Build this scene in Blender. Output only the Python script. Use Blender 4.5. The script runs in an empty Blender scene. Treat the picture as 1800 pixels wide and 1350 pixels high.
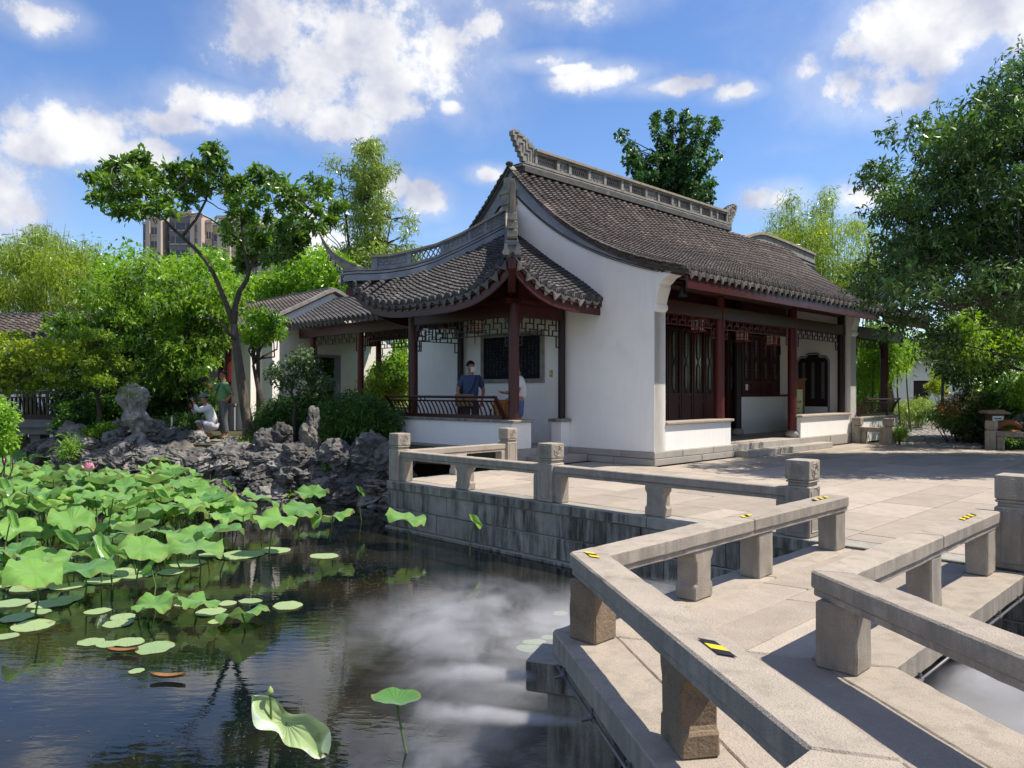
import bpy, bmesh, math, random
import numpy as np
from mathutils import Vector, Matrix, noise as mnoise
R = math.radians
random.seed(7); rng = np.random.default_rng(7)
scene = bpy.context.scene
COL = scene.collection
# ------------------------------------------------------------------ camera
F_PX, CX, HY, EYE = 1345.0, 900.0, 687.0, 1.6
cam_d = bpy.data.cameras.new('camera'); cam = bpy.data.objects.new('camera', cam_d); COL.objects.link(cam)
cam.location = (0, 0, EYE); cam.rotation_euler = (R(90), 0, 0)
cam_d.sensor_width = 36; cam_d.lens = 36 * F_PX / 1800; cam_d.shift_y = (HY - 675) / 1800
cam_d.clip_start = .05; cam_d.clip_end = 3000
scene.camera = cam
# ------------------------------------------------------------------ exposure
scene.view_settings.view_transform = 'Standard'; scene.view_settings.look = 'None'
scene.view_settings.gamma = 1; scene.view_settings.use_curve_mapping = False
scene.view_settings.exposure = 1.64
scene.cycles.use_denoising = True
scene.cycles.max_bounces = 8; scene.cycles.transparent_max_bounces = 16
scene.cycles.diffuse_bounces = 6; scene.cycles.volume_bounces = 1
scene.cycles.volume_step_rate = 1.0
scene.cycles.sample_clamp_indirect = 4
# ------------------------------------------------------------------ sun and sky
SUN = Vector((.58, -.02, 1.0)).normalized()
sun_d = bpy.data.lights.new('sun', 'SUN'); sun_d.energy = 2.25; sun_d.angle = R(.53); sun_d.color = (1, .90, .77)
sun = bpy.data.objects.new('sun', sun_d); COL.objects.link(sun)
sun.rotation_euler = SUN.to_track_quat('Z', 'Y').to_euler(); sun.location = (20, 0, 40)
world = bpy.data.worlds.new('World'); scene.world = world; world.use_nodes = True
def build_world():
    nt = world.node_tree; N = nt.nodes; L = nt.links; N.clear()
    out = N.new('ShaderNodeOutputWorld')
    sky = N.new('ShaderNodeTexSky'); sky.sky_type = 'NISHITA'; sky.sun_disc = False
    sky.sun_elevation = math.asin(SUN.z); sky.sun_rotation = math.atan2(SUN.x, SUN.y)
    sky.air_density = 1.0; sky.dust_density = .35; sky.ozone_density = 3.0
    hsv = N.new('ShaderNodeHueSaturation'); hsv.inputs['Saturation'].default_value = 1.16; hsv.inputs['Hue'].default_value = .508; hsv.inputs['Value'].default_value = .92
    L.new(sky.outputs[0], hsv.inputs['Color'])
    bg1 = N.new('ShaderNodeBackground'); bg1.inputs['Strength'].default_value = .065
    L.new(hsv.outputs[0], bg1.inputs['Color'])
    tc = N.new('ShaderNodeTexCoord')
    sep = N.new('ShaderNodeSeparateXYZ'); L.new(tc.outputs['Generated'], sep.inputs[0])
    def M(op, a, b=None, c=None):
        n = N.new('ShaderNodeMath'); n.operation = op
        for i, x in enumerate((a, b, c)):
            if x is None: continue
            if isinstance(x, (int, float)): n.inputs[i].default_value = x
            else: L.new(x, n.inputs[i])
        return n.outputs[0]
    az = M('ARCTAN2', sep.outputs['X'], sep.outputs['Y']); el = M('ARCSINE', sep.outputs['Z'])
    # fractal offset that frays the cloud outlines
    def nz(scale, detail, rough, vec=None):
        n = N.new('ShaderNodeTexNoise'); n.inputs['Scale'].default_value = scale
        n.inputs['Detail'].default_value = detail; n.inputs['Roughness'].default_value = rough
        L.new(vec or tc.outputs['Generated'], n.inputs['Vector']); return n
    n1 = nz(8.5, 13, .60); n2 = nz(22, 10, .66)
    shf = N.new('ShaderNodeVectorMath'); shf.operation = 'ADD'; shf.inputs[1].default_value = (.028, -.01, .045); L.new(tc.outputs['Generated'], shf.inputs[0])
    n1s = nz(6.5, 5, .58, shf.outputs[0]); n1b = nz(6.5, 5, .58)
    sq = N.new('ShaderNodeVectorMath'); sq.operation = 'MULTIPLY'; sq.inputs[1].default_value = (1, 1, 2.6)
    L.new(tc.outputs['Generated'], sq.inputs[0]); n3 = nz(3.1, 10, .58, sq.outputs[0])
    blobs = [(150,232,120,56),(235,272,75,34),(60,262,70,26),(15,345,85,70),(385,186,120,30),(470,45,95,75),(545,112,90,66),(520,190,70,40),(700,15,210,60),(845,40,80,45),(300,215,80,22),(680,190,80,30),
             (655,62,175,95),(775,70,115,95),(615,222,105,36),(945,108,70,16),(1055,136,85,20),(1185,150,85,14),(1000,120,60,10),(1600,62,200,80),
             (1500,150,120,56),(1720,40,150,80),(1420,128,50,36),(1560,175,90,40),(755,347,40,30),(792,187,26,14),(862,308,46,14),
             (690,322,30,24),(1368,352,56,24),(1512,346,56,26),(540,425,80,44),(255,320,60,22),(970,8,130,26),(60,25,75,30),(1300,160,50,16),
             (-300,150,240,120),(-700,330,260,90),(2100,220,240,110),(2500,80,260,130)]
    acc = None
    for (x, y, rx, ry) in blobs:
        a0 = math.atan2(x - CX, F_PX); e0 = math.atan2(HY - y, math.hypot(F_PX, x - CX))
        ra, re = 1.18 * rx / F_PX * math.cos(a0)**2, 1.22 * ry / F_PX * math.cos(a0)
        da = M('MULTIPLY', M('SUBTRACT', az, a0), 1 / ra); de = M('MULTIPLY', M('SUBTRACT', el, e0), 1 / re)
        d = M('SUBTRACT', 1.0, M('SQRT', M('ADD', M('MULTIPLY', da, da), M('MULTIPLY', de, de))))
        acc = d if acc is None else M('MAXIMUM', acc, d)
    acc = M('MAXIMUM', acc, -1.2)
    fray = M('ADD', M('MULTIPLY', M('SUBTRACT', n1.outputs['Fac'], .5), 3.3), M('MULTIPLY', M('SUBTRACT', n2.outputs['Fac'], .5), 1.5))
    m = M('ADD', acc, fray)
    def SS(x, a, b, to=1):
        r = N.new('ShaderNodeMapRange'); r.interpolation_type = 'SMOOTHSTEP'; r.inputs['From Min'].default_value = a; r.inputs['From Max'].default_value = b; r.inputs['To Max'].default_value = to; L.new(x, r.inputs['Value']); return r.outputs[0]
    veil = SS(M('ADD', acc, M('MULTIPLY', M('SUBTRACT', n1.outputs['Fac'], .5), 1.6)), -.70, .60, .36)
    core = SS(m, -.02, .75)
    # wisps all round; unseen clouds behind the camera, thickened to brighten shaded walls
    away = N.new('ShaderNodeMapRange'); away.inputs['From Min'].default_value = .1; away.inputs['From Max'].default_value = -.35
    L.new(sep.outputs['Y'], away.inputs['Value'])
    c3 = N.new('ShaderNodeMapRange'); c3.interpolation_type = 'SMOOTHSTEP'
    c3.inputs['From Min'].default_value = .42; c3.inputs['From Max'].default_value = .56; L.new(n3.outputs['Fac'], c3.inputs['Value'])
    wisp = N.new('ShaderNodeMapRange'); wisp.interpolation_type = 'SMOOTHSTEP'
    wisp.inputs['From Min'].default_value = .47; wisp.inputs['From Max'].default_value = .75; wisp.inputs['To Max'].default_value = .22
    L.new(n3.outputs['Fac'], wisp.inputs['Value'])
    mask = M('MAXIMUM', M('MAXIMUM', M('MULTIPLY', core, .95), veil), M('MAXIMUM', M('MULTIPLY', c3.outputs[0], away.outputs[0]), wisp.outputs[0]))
    ramp = N.new('ShaderNodeValToRGB'); L.new(M('ADD', M('ADD', .5, M('MULTIPLY', M('SUBTRACT', n1b.outputs['Fac'], n1s.outputs['Fac']), 1.5)), M('MULTIPLY', M('MINIMUM', m, .6), .16)), ramp.inputs[0])
    ramp.color_ramp.elements[0].position = .34; ramp.color_ramp.elements[0].color = (.50, .52, .63, 1)
    ramp.color_ramp.elements[1].position = .74; ramp.color_ramp.elements[1].color = (.94, .93, .91, 1)
    bg2 = N.new('ShaderNodeBackground'); bg2.inputs['Strength'].default_value = .375; L.new(ramp.outputs[0], bg2.inputs['Color'])
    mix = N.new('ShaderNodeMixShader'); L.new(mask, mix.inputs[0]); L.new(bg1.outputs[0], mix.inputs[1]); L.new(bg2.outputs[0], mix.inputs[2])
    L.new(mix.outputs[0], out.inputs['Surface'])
    world.cycles.sampling_method = 'MANUAL'; world.cycles.sample_map_resolution = 1024
build_world()

# ------------------------------------------------------------------ places
TH = R(45.2)
D1 = Vector((math.sin(TH), math.cos(TH), 0)); D2 = Vector((-math.cos(TH), math.sin(TH), 0))
A0 = Vector((3.0075, 16.1805, 0))
def B(u, v, z=0): return A0 + D1 * u + D2 * v + Vector((0, 0, z))      # the hall's own axes: along the front, into the depth, up
def at(px, py, Y): return Vector(((px - CX) / F_PX * Y, Y, EYE - (py - HY) / F_PX * Y))   # a point of the place Y metres in front of the eye
def gnd(px, py, z=0):
    Y = F_PX * (EYE - z) / (py - HY); return Vector(((px - CX) / F_PX * Y, Y, z))

# ------------------------------------------------------------------ object helpers
WPOS = {}
def tag(o, label=None, cat=None, group=None, kind=None):
    for k, x in (('label', label), ('category', cat), ('group', group), ('kind', kind)):
        if x: o[k] = x
    return o
def thing(name, loc, label, cat, group=None, rz=0):
    o = bpy.data.objects.new(name, None); COL.objects.link(o); o.empty_display_size = .2
    o.location = loc; o.rotation_euler = (0, 0, rz); WPOS[o.name] = Vector(loc)
    return tag(o, label, cat, group)
def put(o, parent=None, wpos=None):
    COL.objects.link(o)
    w = Vector(wpos) if wpos is not None else Vector((0, 0, 0)); WPOS[o.name] = w
    if parent is not None:
        o.parent = parent; o.location = w - WPOS[parent.name]
    else: o.location = w
    return o
def copy_tree(o, parent=None):
    c = o.copy(); COL.objects.link(c)
    if parent is not None: c.parent = parent
    for ch in o.children: copy_tree(ch, c)
    return c
class MB:
    def __init__(s): s.v = []; s.f = []; s.m = []
    def add(s, vs, fs, m=0):
        n = len(s.v); s.v += [tuple(p) for p in vs]; s.f += [tuple(i + n for i in f) for f in fs]; s.m += [m] * len(fs); return s
    def box(s, a, b, fr=None, m=0):
        P = [(x, y, z) for z in (a[2], b[2]) for y in (a[1], b[1]) for x in (a[0], b[0])]
        if fr: P = [fr(*p) for p in P]
        return s.add(P, [(0,2,3,1),(4,5,7,6),(0,1,5,4),(2,6,7,3),(0,4,6,2),(1,3,7,5)], m)
    def prism(s, poly, lo, hi, fr, m=0):
        """poly in the first two coordinates given to fr, lo..hi in the third"""
        n = len(poly); P = [fr(a, b, lo) for a, b in poly] + [fr(a, b, hi) for a, b in poly]
        F = [tuple(range(n))[::-1], tuple(range(n, 2*n))] + [(i, (i+1) % n, n+(i+1) % n, n+i) for i in range(n)]
        return s.add(P, F, m)
    def tube(s, path, r, n=8, m=0, cap=True):
        path = [Vector(p) for p in path]; k = len(path)
        rs = r if isinstance(r, (list, tuple)) else [r] * k
        V = []; up = None
        for i, p in enumerate(path):
            t = (path[min(i+1, k-1)] - path[max(i-1, 0)]).normalized()
            if up is None:
                up = Vector((0, 0, 1)) if abs(t.z) < .9 else Vector((1, 0, 0))
            a = t.cross(up)
            if a.length < 1e-4: a = t.cross(Vector((0, 1, .1)))
            a.normalize(); b = a.cross(t).normalized(); up = b
            for j in range(n):
                q = 2 * math.pi * j / n; V.append(p + a * math.cos(q) * rs[i] + b * math.sin(q) * rs[i])
        Fs = [(i*n+j, i*n+(j+1) % n, (i+1)*n+(j+1) % n, (i+1)*n+j) for i in range(k-1) for j in range(n)]
        if cap: Fs += [tuple(range(n))[::-1], tuple(range((k-1)*n, k*n))]
        return s.add(V, Fs, m)
    def lathe(s, prof, c, n=16, m=0):
        c = Vector(c); V = [c + Vector((r*math.cos(2*math.pi*j/n), r*math.sin(2*math.pi*j/n), z)) for r, z in prof for j in range(n)]
        k = len(prof)
        Fs = [(i*n+j, i*n+(j+1) % n, (i+1)*n+(j+1) % n, (i+1)*n+j) for i in range(k-1) for j in range(n)] + [tuple(range(n))[::-1], tuple(range((k-1)*n, k*n))]
        return s.add(V, Fs, m)
    def sweep(s, rings, m=0, closed=True, cap=True):
        """rings: equally long lists of points"""
        n = len(rings[0]); k = len(rings); V = [p for r in rings for p in r]
        Fs = [(i*n+j, i*n+(j+1) % n, (i+1)*n+(j+1) % n, (i+1)*n+j) for i in range(k-1) for j in range(n if closed else n-1)]
        if cap and closed: Fs += [tuple(range(n))[::-1], tuple(range((k-1)*n, k*n))]
        return s.add(V, Fs, m)
    def ball(s, c, r, nu=10, nv=6, m=0):
        c = Vector(c); r = r if isinstance(r, (tuple, list)) else (r, r, r)
        V = [c + Vector((0, 0, -r[2]))]
        for i in range(1, nv):
            t = -math.pi/2 + math.pi*i/nv
            V += [c + Vector((r[0]*math.cos(t)*math.cos(2*math.pi*j/nu), r[1]*math.cos(t)*math.sin(2*math.pi*j/nu), r[2]*math.sin(t))) for j in range(nu)]
        V.append(c + Vector((0, 0, r[2]))); e = len(V) - 1
        Fs = [(0, 1+(j+1) % nu, 1+j) for j in range(nu)]
        for i in range(nv-2): Fs += [(1+i*nu+j, 1+i*nu+(j+1) % nu, 1+(i+1)*nu+(j+1) % nu, 1+(i+1)*nu+j) for j in range(nu)]
        Fs += [(1+(nv-2)*nu+j, 1+(nv-2)*nu+(j+1) % nu, e) for j in range(nu)]
        return s.add(V, Fs, m)
    def mesh(s, name, mats, smooth=False, bevel=0, center=True, seg=1, fixn=True, rough=0):
        V = np.array(s.v, dtype=float); c = np.zeros(3)
        if center: lo, hi = V.min(0), V.max(0); c = np.array([(lo[0]+hi[0])/2, (lo[1]+hi[1])/2, lo[2]])
        me = bpy.data.meshes.new(name); me.from_pydata((V - c).tolist(), [], s.f)
        for mt in (mats if isinstance(mats, (list, tuple)) else [mats]): me.materials.append(mt)
        if any(s.m): me.polygons.foreach_set('material_index', s.m)
        if fixn or bevel:
            bm = bmesh.new(); bm.from_mesh(me)
            bmesh.ops.recalc_face_normals(bm, faces=bm.faces)
            if bevel:
                es = [e for e in bm.edges if len(e.link_faces) == 2 and e.calc_face_angle(0) > .6]
                bmesh.ops.bevel(bm, geom=es, offset=bevel, segments=seg, affect='EDGES', profile=.6, clamp_overlap=True)
            if rough:      # worn stone: long edges broken up and nudged
                for cuts, lim in ((7, .7), (3, .22)):
                    es = [e for e in bm.edges if e.calc_length() > lim]
                    if es: bmesh.ops.subdivide_edges(bm, edges=es, cuts=cuts, use_grid_fill=True)
                bm.normal_update(); C_ = Vector(c)
                for v in bm.verts:
                    p = v.co + C_; k = mnoise.noise(p*3.1)*.7 + mnoise.noise(p*13)*.6 + mnoise.noise(p*37)*.35
                    chip = max(0, mnoise.noise(p*9 + Vector((7,3,1))) - .38)*3.5
                    v.co += v.normal * rough * (k - chip)
            bm.to_mesh(me); bm.free()
        if smooth: me.polygons.foreach_set('use_smooth', [True] * len(me.polygons))
        return me, Vector(c)
    def build(s, name, mats, parent=None, **k):
        me, c = s.mesh(name, mats, **k)
        return put(bpy.data.objects.new(name, me), parent, c)
def obj(name, me, parent=None, wpos=(0, 0, 0)): return put(bpy.data.objects.new(name, me), parent, wpos)

# ------------------------------------------------------------------ materials
def mat(name, c1, c2=None, scale=4, rough=.8, bump=.0, bscale=40, detail=6, c3=None, c3scale=1.2, c3lo=.55, c3hi=.7, spec=.3, streak=None, speck=None, island=0, obrand=0, coat=0, stretch=None, metal=0):
    m = bpy.data.materials.new(name); m.use_nodes = True; nt = m.node_tree; N = nt.nodes; L = nt.links
    b = N['Principled BSDF']; b.inputs['Roughness'].default_value = rough; b.inputs['Specular IOR Level'].default_value = spec; b.inputs['Metallic'].default_value = metal
    if coat: b.inputs['Coat Weight'].default_value = coat
    geo = N.new('ShaderNodeNewGeometry'); pos = geo.outputs['Position']
    if stretch:
        vm = N.new('ShaderNodeVectorMath'); vm.operation = 'MULTIPLY'; vm.inputs[1].default_value = stretch; L.new(pos, vm.inputs[0]); pos = vm.outputs[0]
    def noise(sc, det=6, ro=.6, vec=None):
        n = N.new('ShaderNodeTexNoise'); n.inputs['Scale'].default_value = sc; n.inputs['Detail'].default_value = det; n.inputs['Roughness'].default_value = ro
        L.new(vec or pos, n.inputs['Vector']); return n.outputs['Fac']
    def ramp(f, lo, hi):
        r = N.new('ShaderNodeMapRange'); r.inputs['From Min'].default_value = lo; r.inputs['From Max'].default_value = hi; L.new(f, r.inputs['Value']); return r.outputs[0]
    def mix(f, a, bb, mode='MIX'):
        x = N.new('ShaderNodeMix'); x.data_type = 'RGBA'; x.blend_type = mode
        for sck, val in ((x.inputs['Factor'], f), (x.inputs['A'], a), (x.inputs['B'], bb)):
            if hasattr(val, 'links'): L.new(val, sck)
            elif isinstance(val, (int, float)): sck.default_value = val
            else: sck.default_value = (*val, 1)
        return x.outputs['Result']
    col = mix(ramp(noise(scale, detail), .3, .7), c1, c2 or c1)
    if speck: col = mix(ramp(noise(speck[1], 2), .56, .66), col, speck[0])
    if c3: col = mix(ramp(noise(c3scale, 5), c3lo, c3hi), col, c3)
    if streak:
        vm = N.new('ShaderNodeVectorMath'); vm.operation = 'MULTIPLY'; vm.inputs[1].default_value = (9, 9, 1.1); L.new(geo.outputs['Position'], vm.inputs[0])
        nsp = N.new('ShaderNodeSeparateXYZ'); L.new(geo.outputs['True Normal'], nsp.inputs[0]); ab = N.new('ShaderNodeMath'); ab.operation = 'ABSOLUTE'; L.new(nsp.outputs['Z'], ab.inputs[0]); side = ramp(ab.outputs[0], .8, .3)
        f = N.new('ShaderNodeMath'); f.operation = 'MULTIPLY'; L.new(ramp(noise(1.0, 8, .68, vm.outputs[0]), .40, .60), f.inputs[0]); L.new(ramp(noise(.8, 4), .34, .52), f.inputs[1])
        f2 = N.new('ShaderNodeMath'); f2.operation = 'MULTIPLY'; L.new(f.outputs[0], f2.inputs[0]); L.new(side, f2.inputs[1]); col = mix(f2.outputs[0], col, streak)   # rain streaks of algae on upright faces only; on rails also painted side shade
    if island:
        ri = N.new('ShaderNodeMapRange'); ri.inputs['To Min'].default_value = 1 - island; ri.inputs['To Max'].default_value = 1 + island; L.new(geo.outputs['Random Per Island'], ri.inputs['Value'])
        h = N.new('ShaderNodeHueSaturation'); L.new(col, h.inputs['Color']); L.new(ri.outputs[0], h.inputs['Value']); col = h.outputs[0]
    if obrand:
        oi = N.new('ShaderNodeObjectInfo'); ri = N.new('ShaderNodeMapRange'); ri.inputs['To Min'].default_value = 1 - obrand; ri.inputs['To Max'].default_value = 1 + obrand; L.new(oi.outputs['Random'], ri.inputs['Value'])
        h = N.new('ShaderNodeHueSaturation'); L.new(col, h.inputs['Color']); L.new(ri.outputs[0], h.inputs['Value']); col = h.outputs[0]
    L.new(col, b.inputs['Base Color'])
    if bump:
        bp = N.new('ShaderNodeBump'); bp.inputs['Strength'].default_value = bump; bp.inputs['Distance'].default_value = .02; L.new(noise(bscale, 5), bp.inputs['Height']); L.new(bp.outputs[0], b.inputs['Normal'])
    return m
def leaf_mat(name, dark, light, tr=.45, rough=.45, warm=None, scale=.7, gloss=.12):
    m = bpy.data.materials.new(name); m.use_nodes = True; nt = m.node_tree; N = nt.nodes; L = nt.links; N.clear()
    out = N.new('ShaderNodeOutputMaterial'); geo = N.new('ShaderNodeNewGeometry')
    n = N.new('ShaderNodeTexNoise'); n.inputs['Scale'].default_value = scale; n.inputs['Detail'].default_value = 3; L.new(geo.outputs['Position'], n.inputs['Vector'])
    a = N.new('ShaderNodeMath'); a.operation = 'MULTIPLY_ADD'; L.new(geo.outputs['Random Per Island'], a.inputs[0]); a.inputs[1].default_value = .42
    s = N.new('ShaderNodeMath'); s.operation = 'MULTIPLY_ADD'; L.new(n.outputs['Fac'], s.inputs[0]); s.inputs[1].default_value = 1.3; s.inputs[2].default_value = -.22; L.new(s.outputs[0], a.inputs[2])
    r = N.new('ShaderNodeValToRGB'); L.new(a.outputs[0], r.inputs[0]); r.color_ramp.elements[0].position = .3; r.color_ramp.elements[0].color = (*dark, 1)
    r.color_ramp.elements[1].position = .85; r.color_ramp.elements[1].color = (*light, 1)
    if warm: e = r.color_ramp.elements.new(.93); e.color = (*warm, 1)
    d = N.new('ShaderNodeBsdfDiffuse'); L.new(r.outputs[0], d.inputs['Color'])
    t = N.new('ShaderNodeBsdfTranslucent'); h = N.new('ShaderNodeHueSaturation'); h.inputs['Hue'].default_value = .485; h.inputs['Saturation'].default_value = 1.1; h.inputs['Value'].default_value = 1.5; L.new(r.outputs[0], h.inputs['Color']); L.new(h.outputs[0], t.inputs['Color'])
    mx = N.new('ShaderNodeMixShader'); mx.inputs[0].default_value = tr; L.new(d.outputs[0], mx.inputs[1]); L.new(t.outputs[0], mx.inputs[2])
    g = N.new('ShaderNodeBsdfGlossy'); g.inputs['Roughness'].default_value = max(.5, rough); g.inputs['Color'].default_value = (.7, .8, .65, 1)
    fr = N.new('ShaderNodeFresnel'); fr.inputs['IOR'].default_value = 1.4
    gm = N.new('ShaderNodeMath'); gm.operation = 'MULTIPLY_ADD'; L.new(fr.outputs[0], gm.inputs[0]); gm.inputs[1].default_value = .30; gm.inputs[2].default_value = gloss * .08
    m2 = N.new('ShaderNodeMixShader'); L.new(gm.outputs[0], m2.inputs[0]); L.new(mx.outputs[0], m2.inputs[1]); L.new(g.outputs[0], m2.inputs[2])
    L.new(m2.outputs[0], out.inputs['Surface']); return m
M_ = {}
M_['plaster'] = mat('white_plaster', (.88,.865,.82), (.84,.83,.79), 1.3, .85, .04, 60, c3=(.74,.735,.71), c3scale=1.3, c3lo=.55, c3hi=.8, streak=(.82,.808,.775))
M_['granite'] = mat('granite', (.41,.36,.30), (.32,.28,.235), 3, .85, .35, 55, speck=((.26,.23,.20), 210), c3=(.27,.24,.20), c3scale=2.2, c3lo=.55, c3hi=.75, obrand=.1)
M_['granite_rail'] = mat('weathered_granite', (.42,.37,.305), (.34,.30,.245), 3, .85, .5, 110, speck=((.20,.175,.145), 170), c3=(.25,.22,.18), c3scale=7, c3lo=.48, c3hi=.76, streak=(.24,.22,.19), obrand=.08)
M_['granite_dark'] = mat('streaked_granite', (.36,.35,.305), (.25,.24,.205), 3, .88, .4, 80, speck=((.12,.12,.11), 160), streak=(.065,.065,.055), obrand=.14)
M_['rust_stone'] = mat('brown_granite', (.27,.205,.14), (.19,.145,.10), 4, .88, .5, 45, speck=((.12,.09,.06), 120), c3=(.13,.10,.07), c3scale=5)
M_['plinth'] = mat('plinth_granite', (.40,.37,.33), (.32,.30,.27), 3, .85, .3, 60, speck=((.2,.19,.17), 90), obrand=.1)
M_['slab'] = mat('paving_granite', (.41,.36,.30), (.335,.292,.245), 5, .85, .6, 45, speck=((.24,.205,.17), 150), c3=(.315,.275,.225), c3scale=1.7, c3lo=.48, c3hi=.72, obrand=.16)
M_['joint'] = mat('joint_mortar', (.16,.14,.12), (.11,.10,.085), 6, .95, .3, 50)
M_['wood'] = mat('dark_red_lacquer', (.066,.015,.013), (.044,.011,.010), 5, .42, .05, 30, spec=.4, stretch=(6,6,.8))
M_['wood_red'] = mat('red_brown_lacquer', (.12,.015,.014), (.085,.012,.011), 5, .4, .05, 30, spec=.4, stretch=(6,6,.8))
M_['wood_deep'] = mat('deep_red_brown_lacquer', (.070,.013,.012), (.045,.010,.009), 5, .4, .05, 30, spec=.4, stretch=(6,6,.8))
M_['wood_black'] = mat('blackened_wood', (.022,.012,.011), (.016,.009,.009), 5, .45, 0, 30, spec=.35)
M_['tile'] = mat('grey_roof_tile', (.095,.092,.093), (.050,.049,.050), 9, .75, .2, 60, island=.3, c3=(.20,.19,.18), c3scale=3, c3lo=.58, c3hi=.75)
M_['tile_brown'] = mat('weathered_roof_tile', (.125,.107,.097), (.056,.049,.047), 7, .8, .2, 60, island=.3, c3=(.23,.19,.165), c3scale=1.6, c3lo=.55, c3hi=.75)
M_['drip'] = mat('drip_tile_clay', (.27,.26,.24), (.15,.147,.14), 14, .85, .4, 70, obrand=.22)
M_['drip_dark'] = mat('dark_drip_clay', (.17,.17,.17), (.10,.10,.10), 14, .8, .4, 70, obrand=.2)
M_['ridge'] = mat('lime_ridge', (.31,.30,.265), (.18,.175,.16), 5, .88, .3, 50, c3=(.16,.155,.15), c3scale=3, c3lo=.56, c3hi=.72)
M_['ridge_cap'] = mat('ridge_cap', (.36,.31,.225), (.22,.195,.155), 5, .9, .3, 50)
M_['brickgrey'] = mat('blue_grey_render', (.26,.285,.325), (.19,.21,.245), 2.5, .85, .15, 50, c3=(.34,.355,.37), c3scale=2)
M_['darkline'] = mat('dark_moulding', (.055,.058,.065), (.04,.042,.048), 5, .8)
M_['rock'] = mat('lake_stone', (.19,.185,.175), (.050,.050,.050), 4.5, .9, 1.0, 16, detail=10, c3=(.27,.235,.19), c3scale=1.1, c3lo=.57, c3hi=.72, obrand=.35)
M_['rock_light'] = mat('pale_lake_stone', (.34,.325,.30), (.13,.125,.12), 6, .9, .9, 14, detail=9, c3=(.11,.11,.11), c3scale=4, c3lo=.56, c3hi=.7)
M_['soil'] = mat('soil', (.07,.06,.035), (.045,.05,.022), 3, .95, .6, 20, c3=(.05,.075,.02), c3scale=1.5)
M_['bark'] = mat('tree_bark', (.13,.108,.085), (.05,.042,.034), 6, .9, .9, 26, stretch=(1,1,.35), c3=(.20,.175,.14), c3scale=7)
M_['bark_dark'] = mat('dark_bark', (.075,.06,.048), (.045,.036,.03), 6, .9, .6, 26)
M_['dark'] = mat('black_plastic', (.02,.02,.022), (.014,.014,.016), 5, .45)
M_['paper'] = mat('lantern_paper', (.62,.55,.42), (.52,.44,.32), 8, .8)
M_['cobble'] = mat('cobble', (.27,.25,.235), (.17,.16,.15), 9, .85, .5, 40, obrand=.2, island=.25)
M_['concrete'] = mat('grey_concrete', (.22,.22,.215), (.15,.15,.15), 2, .9, .2, 30)
# ================================================================== THE SETTING
WZ = -.85
def water_mat():
    m = bpy.data.materials.new('pond_water'); m.use_nodes = True; nt = m.node_tree; N = nt.nodes; L = nt.links; b = N['Principled BSDF']
    geo = N.new('ShaderNodeNewGeometry')
    def nz(sc, det, vec=None):
        n = N.new('ShaderNodeTexNoise'); n.inputs['Scale'].default_value = sc; n.inputs['Detail'].default_value = det; L.new(vec or geo.outputs['Position'], n.inputs['Vector']); return n.outputs['Fac']
    r = N.new('ShaderNodeValToRGB'); L.new(nz(.9, 8), r.inputs[0])
    r.color_ramp.elements[0].position = .4; r.color_ramp.elements[0].color = (.003, .006, .007, 1)
    r.color_ramp.elements[1].position = .68; r.color_ramp.elements[1].color = (.020, .018, .010, 1)
    L.new(r.outputs[0], b.inputs['Base Color'])
    b.inputs['Roughness'].default_value = .0; b.inputs['IOR'].default_value = 1.5; b.inputs['Specular IOR Level'].default_value = .5
    vm = N.new('ShaderNodeVectorMath'); vm.operation = 'MULTIPLY'; vm.inputs[1].default_value = (1, 2.6, 1); L.new(geo.outputs['Position'], vm.inputs[0])
    a = N.new('ShaderNodeMath'); a.operation = 'MULTIPLY'; L.new(nz(4.5, 3, vm.outputs[0]), a.inputs[0]); L.new(nz(.45, 2), a.inputs[1])
    bp = N.new('ShaderNodeBump'); bp.inputs['Strength'].default_value = .05; bp.inputs['Distance'].default_value = .05; L.new(a.outputs[0], bp.inputs['Height']); L.new(bp.outputs[0], b.inputs['Normal'])
    return m
w = MB(); w.add([(-500,-200,WZ),(500,-200,WZ),(500,60,WZ),(-500,60,WZ)], [(0,1,2,3)])
tag(w.build('pond_water', water_mat(), center=False), kind='structure')
# ground with the pond cut out of it
pond = [(14,-200), tuple(B(-4.6,-14))[:2], tuple(B(-5.0,1.7))[:2], tuple(B(-2.2,1.7))[:2], tuple(B(-2.0,4.5))[:2], (-4.6,18.3), (-7.5,18.8), (-11,19.8), (-12.6,21.0), (-13.4,24), (-16,27.5), (-24,28.2), (-60,30)]
g = MB(); outer = [(-600,30),(-600,900),(600,900),(600,-200)]
g.add([(x, y, -.05) for x, y in outer + pond], [tuple(range(len(outer)+len(pond)))])
gm, gc = g.mesh('ground', M_['soil'], center=False, fixn=False)
bm = bmesh.new(); bm.from_mesh(gm); bmesh.ops.triangulate(bm, faces=bm.faces); bm.to_mesh(gm); bm.free()
tag(obj('ground', gm), kind='structure')
# soil bank of the pond below the ground's edge
bk = MB()
for (x0, y0), (x1, y1) in zip(pond[2:-1], pond[3:]): bk.add([(x0,y0,-1.2),(x1,y1,-1.2),(x1,y1,-.05),(x0,y0,-.05)], [(0,1,2,3)])
tag(bk.build('pond_bank', M_['soil']), kind='structure')
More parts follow.
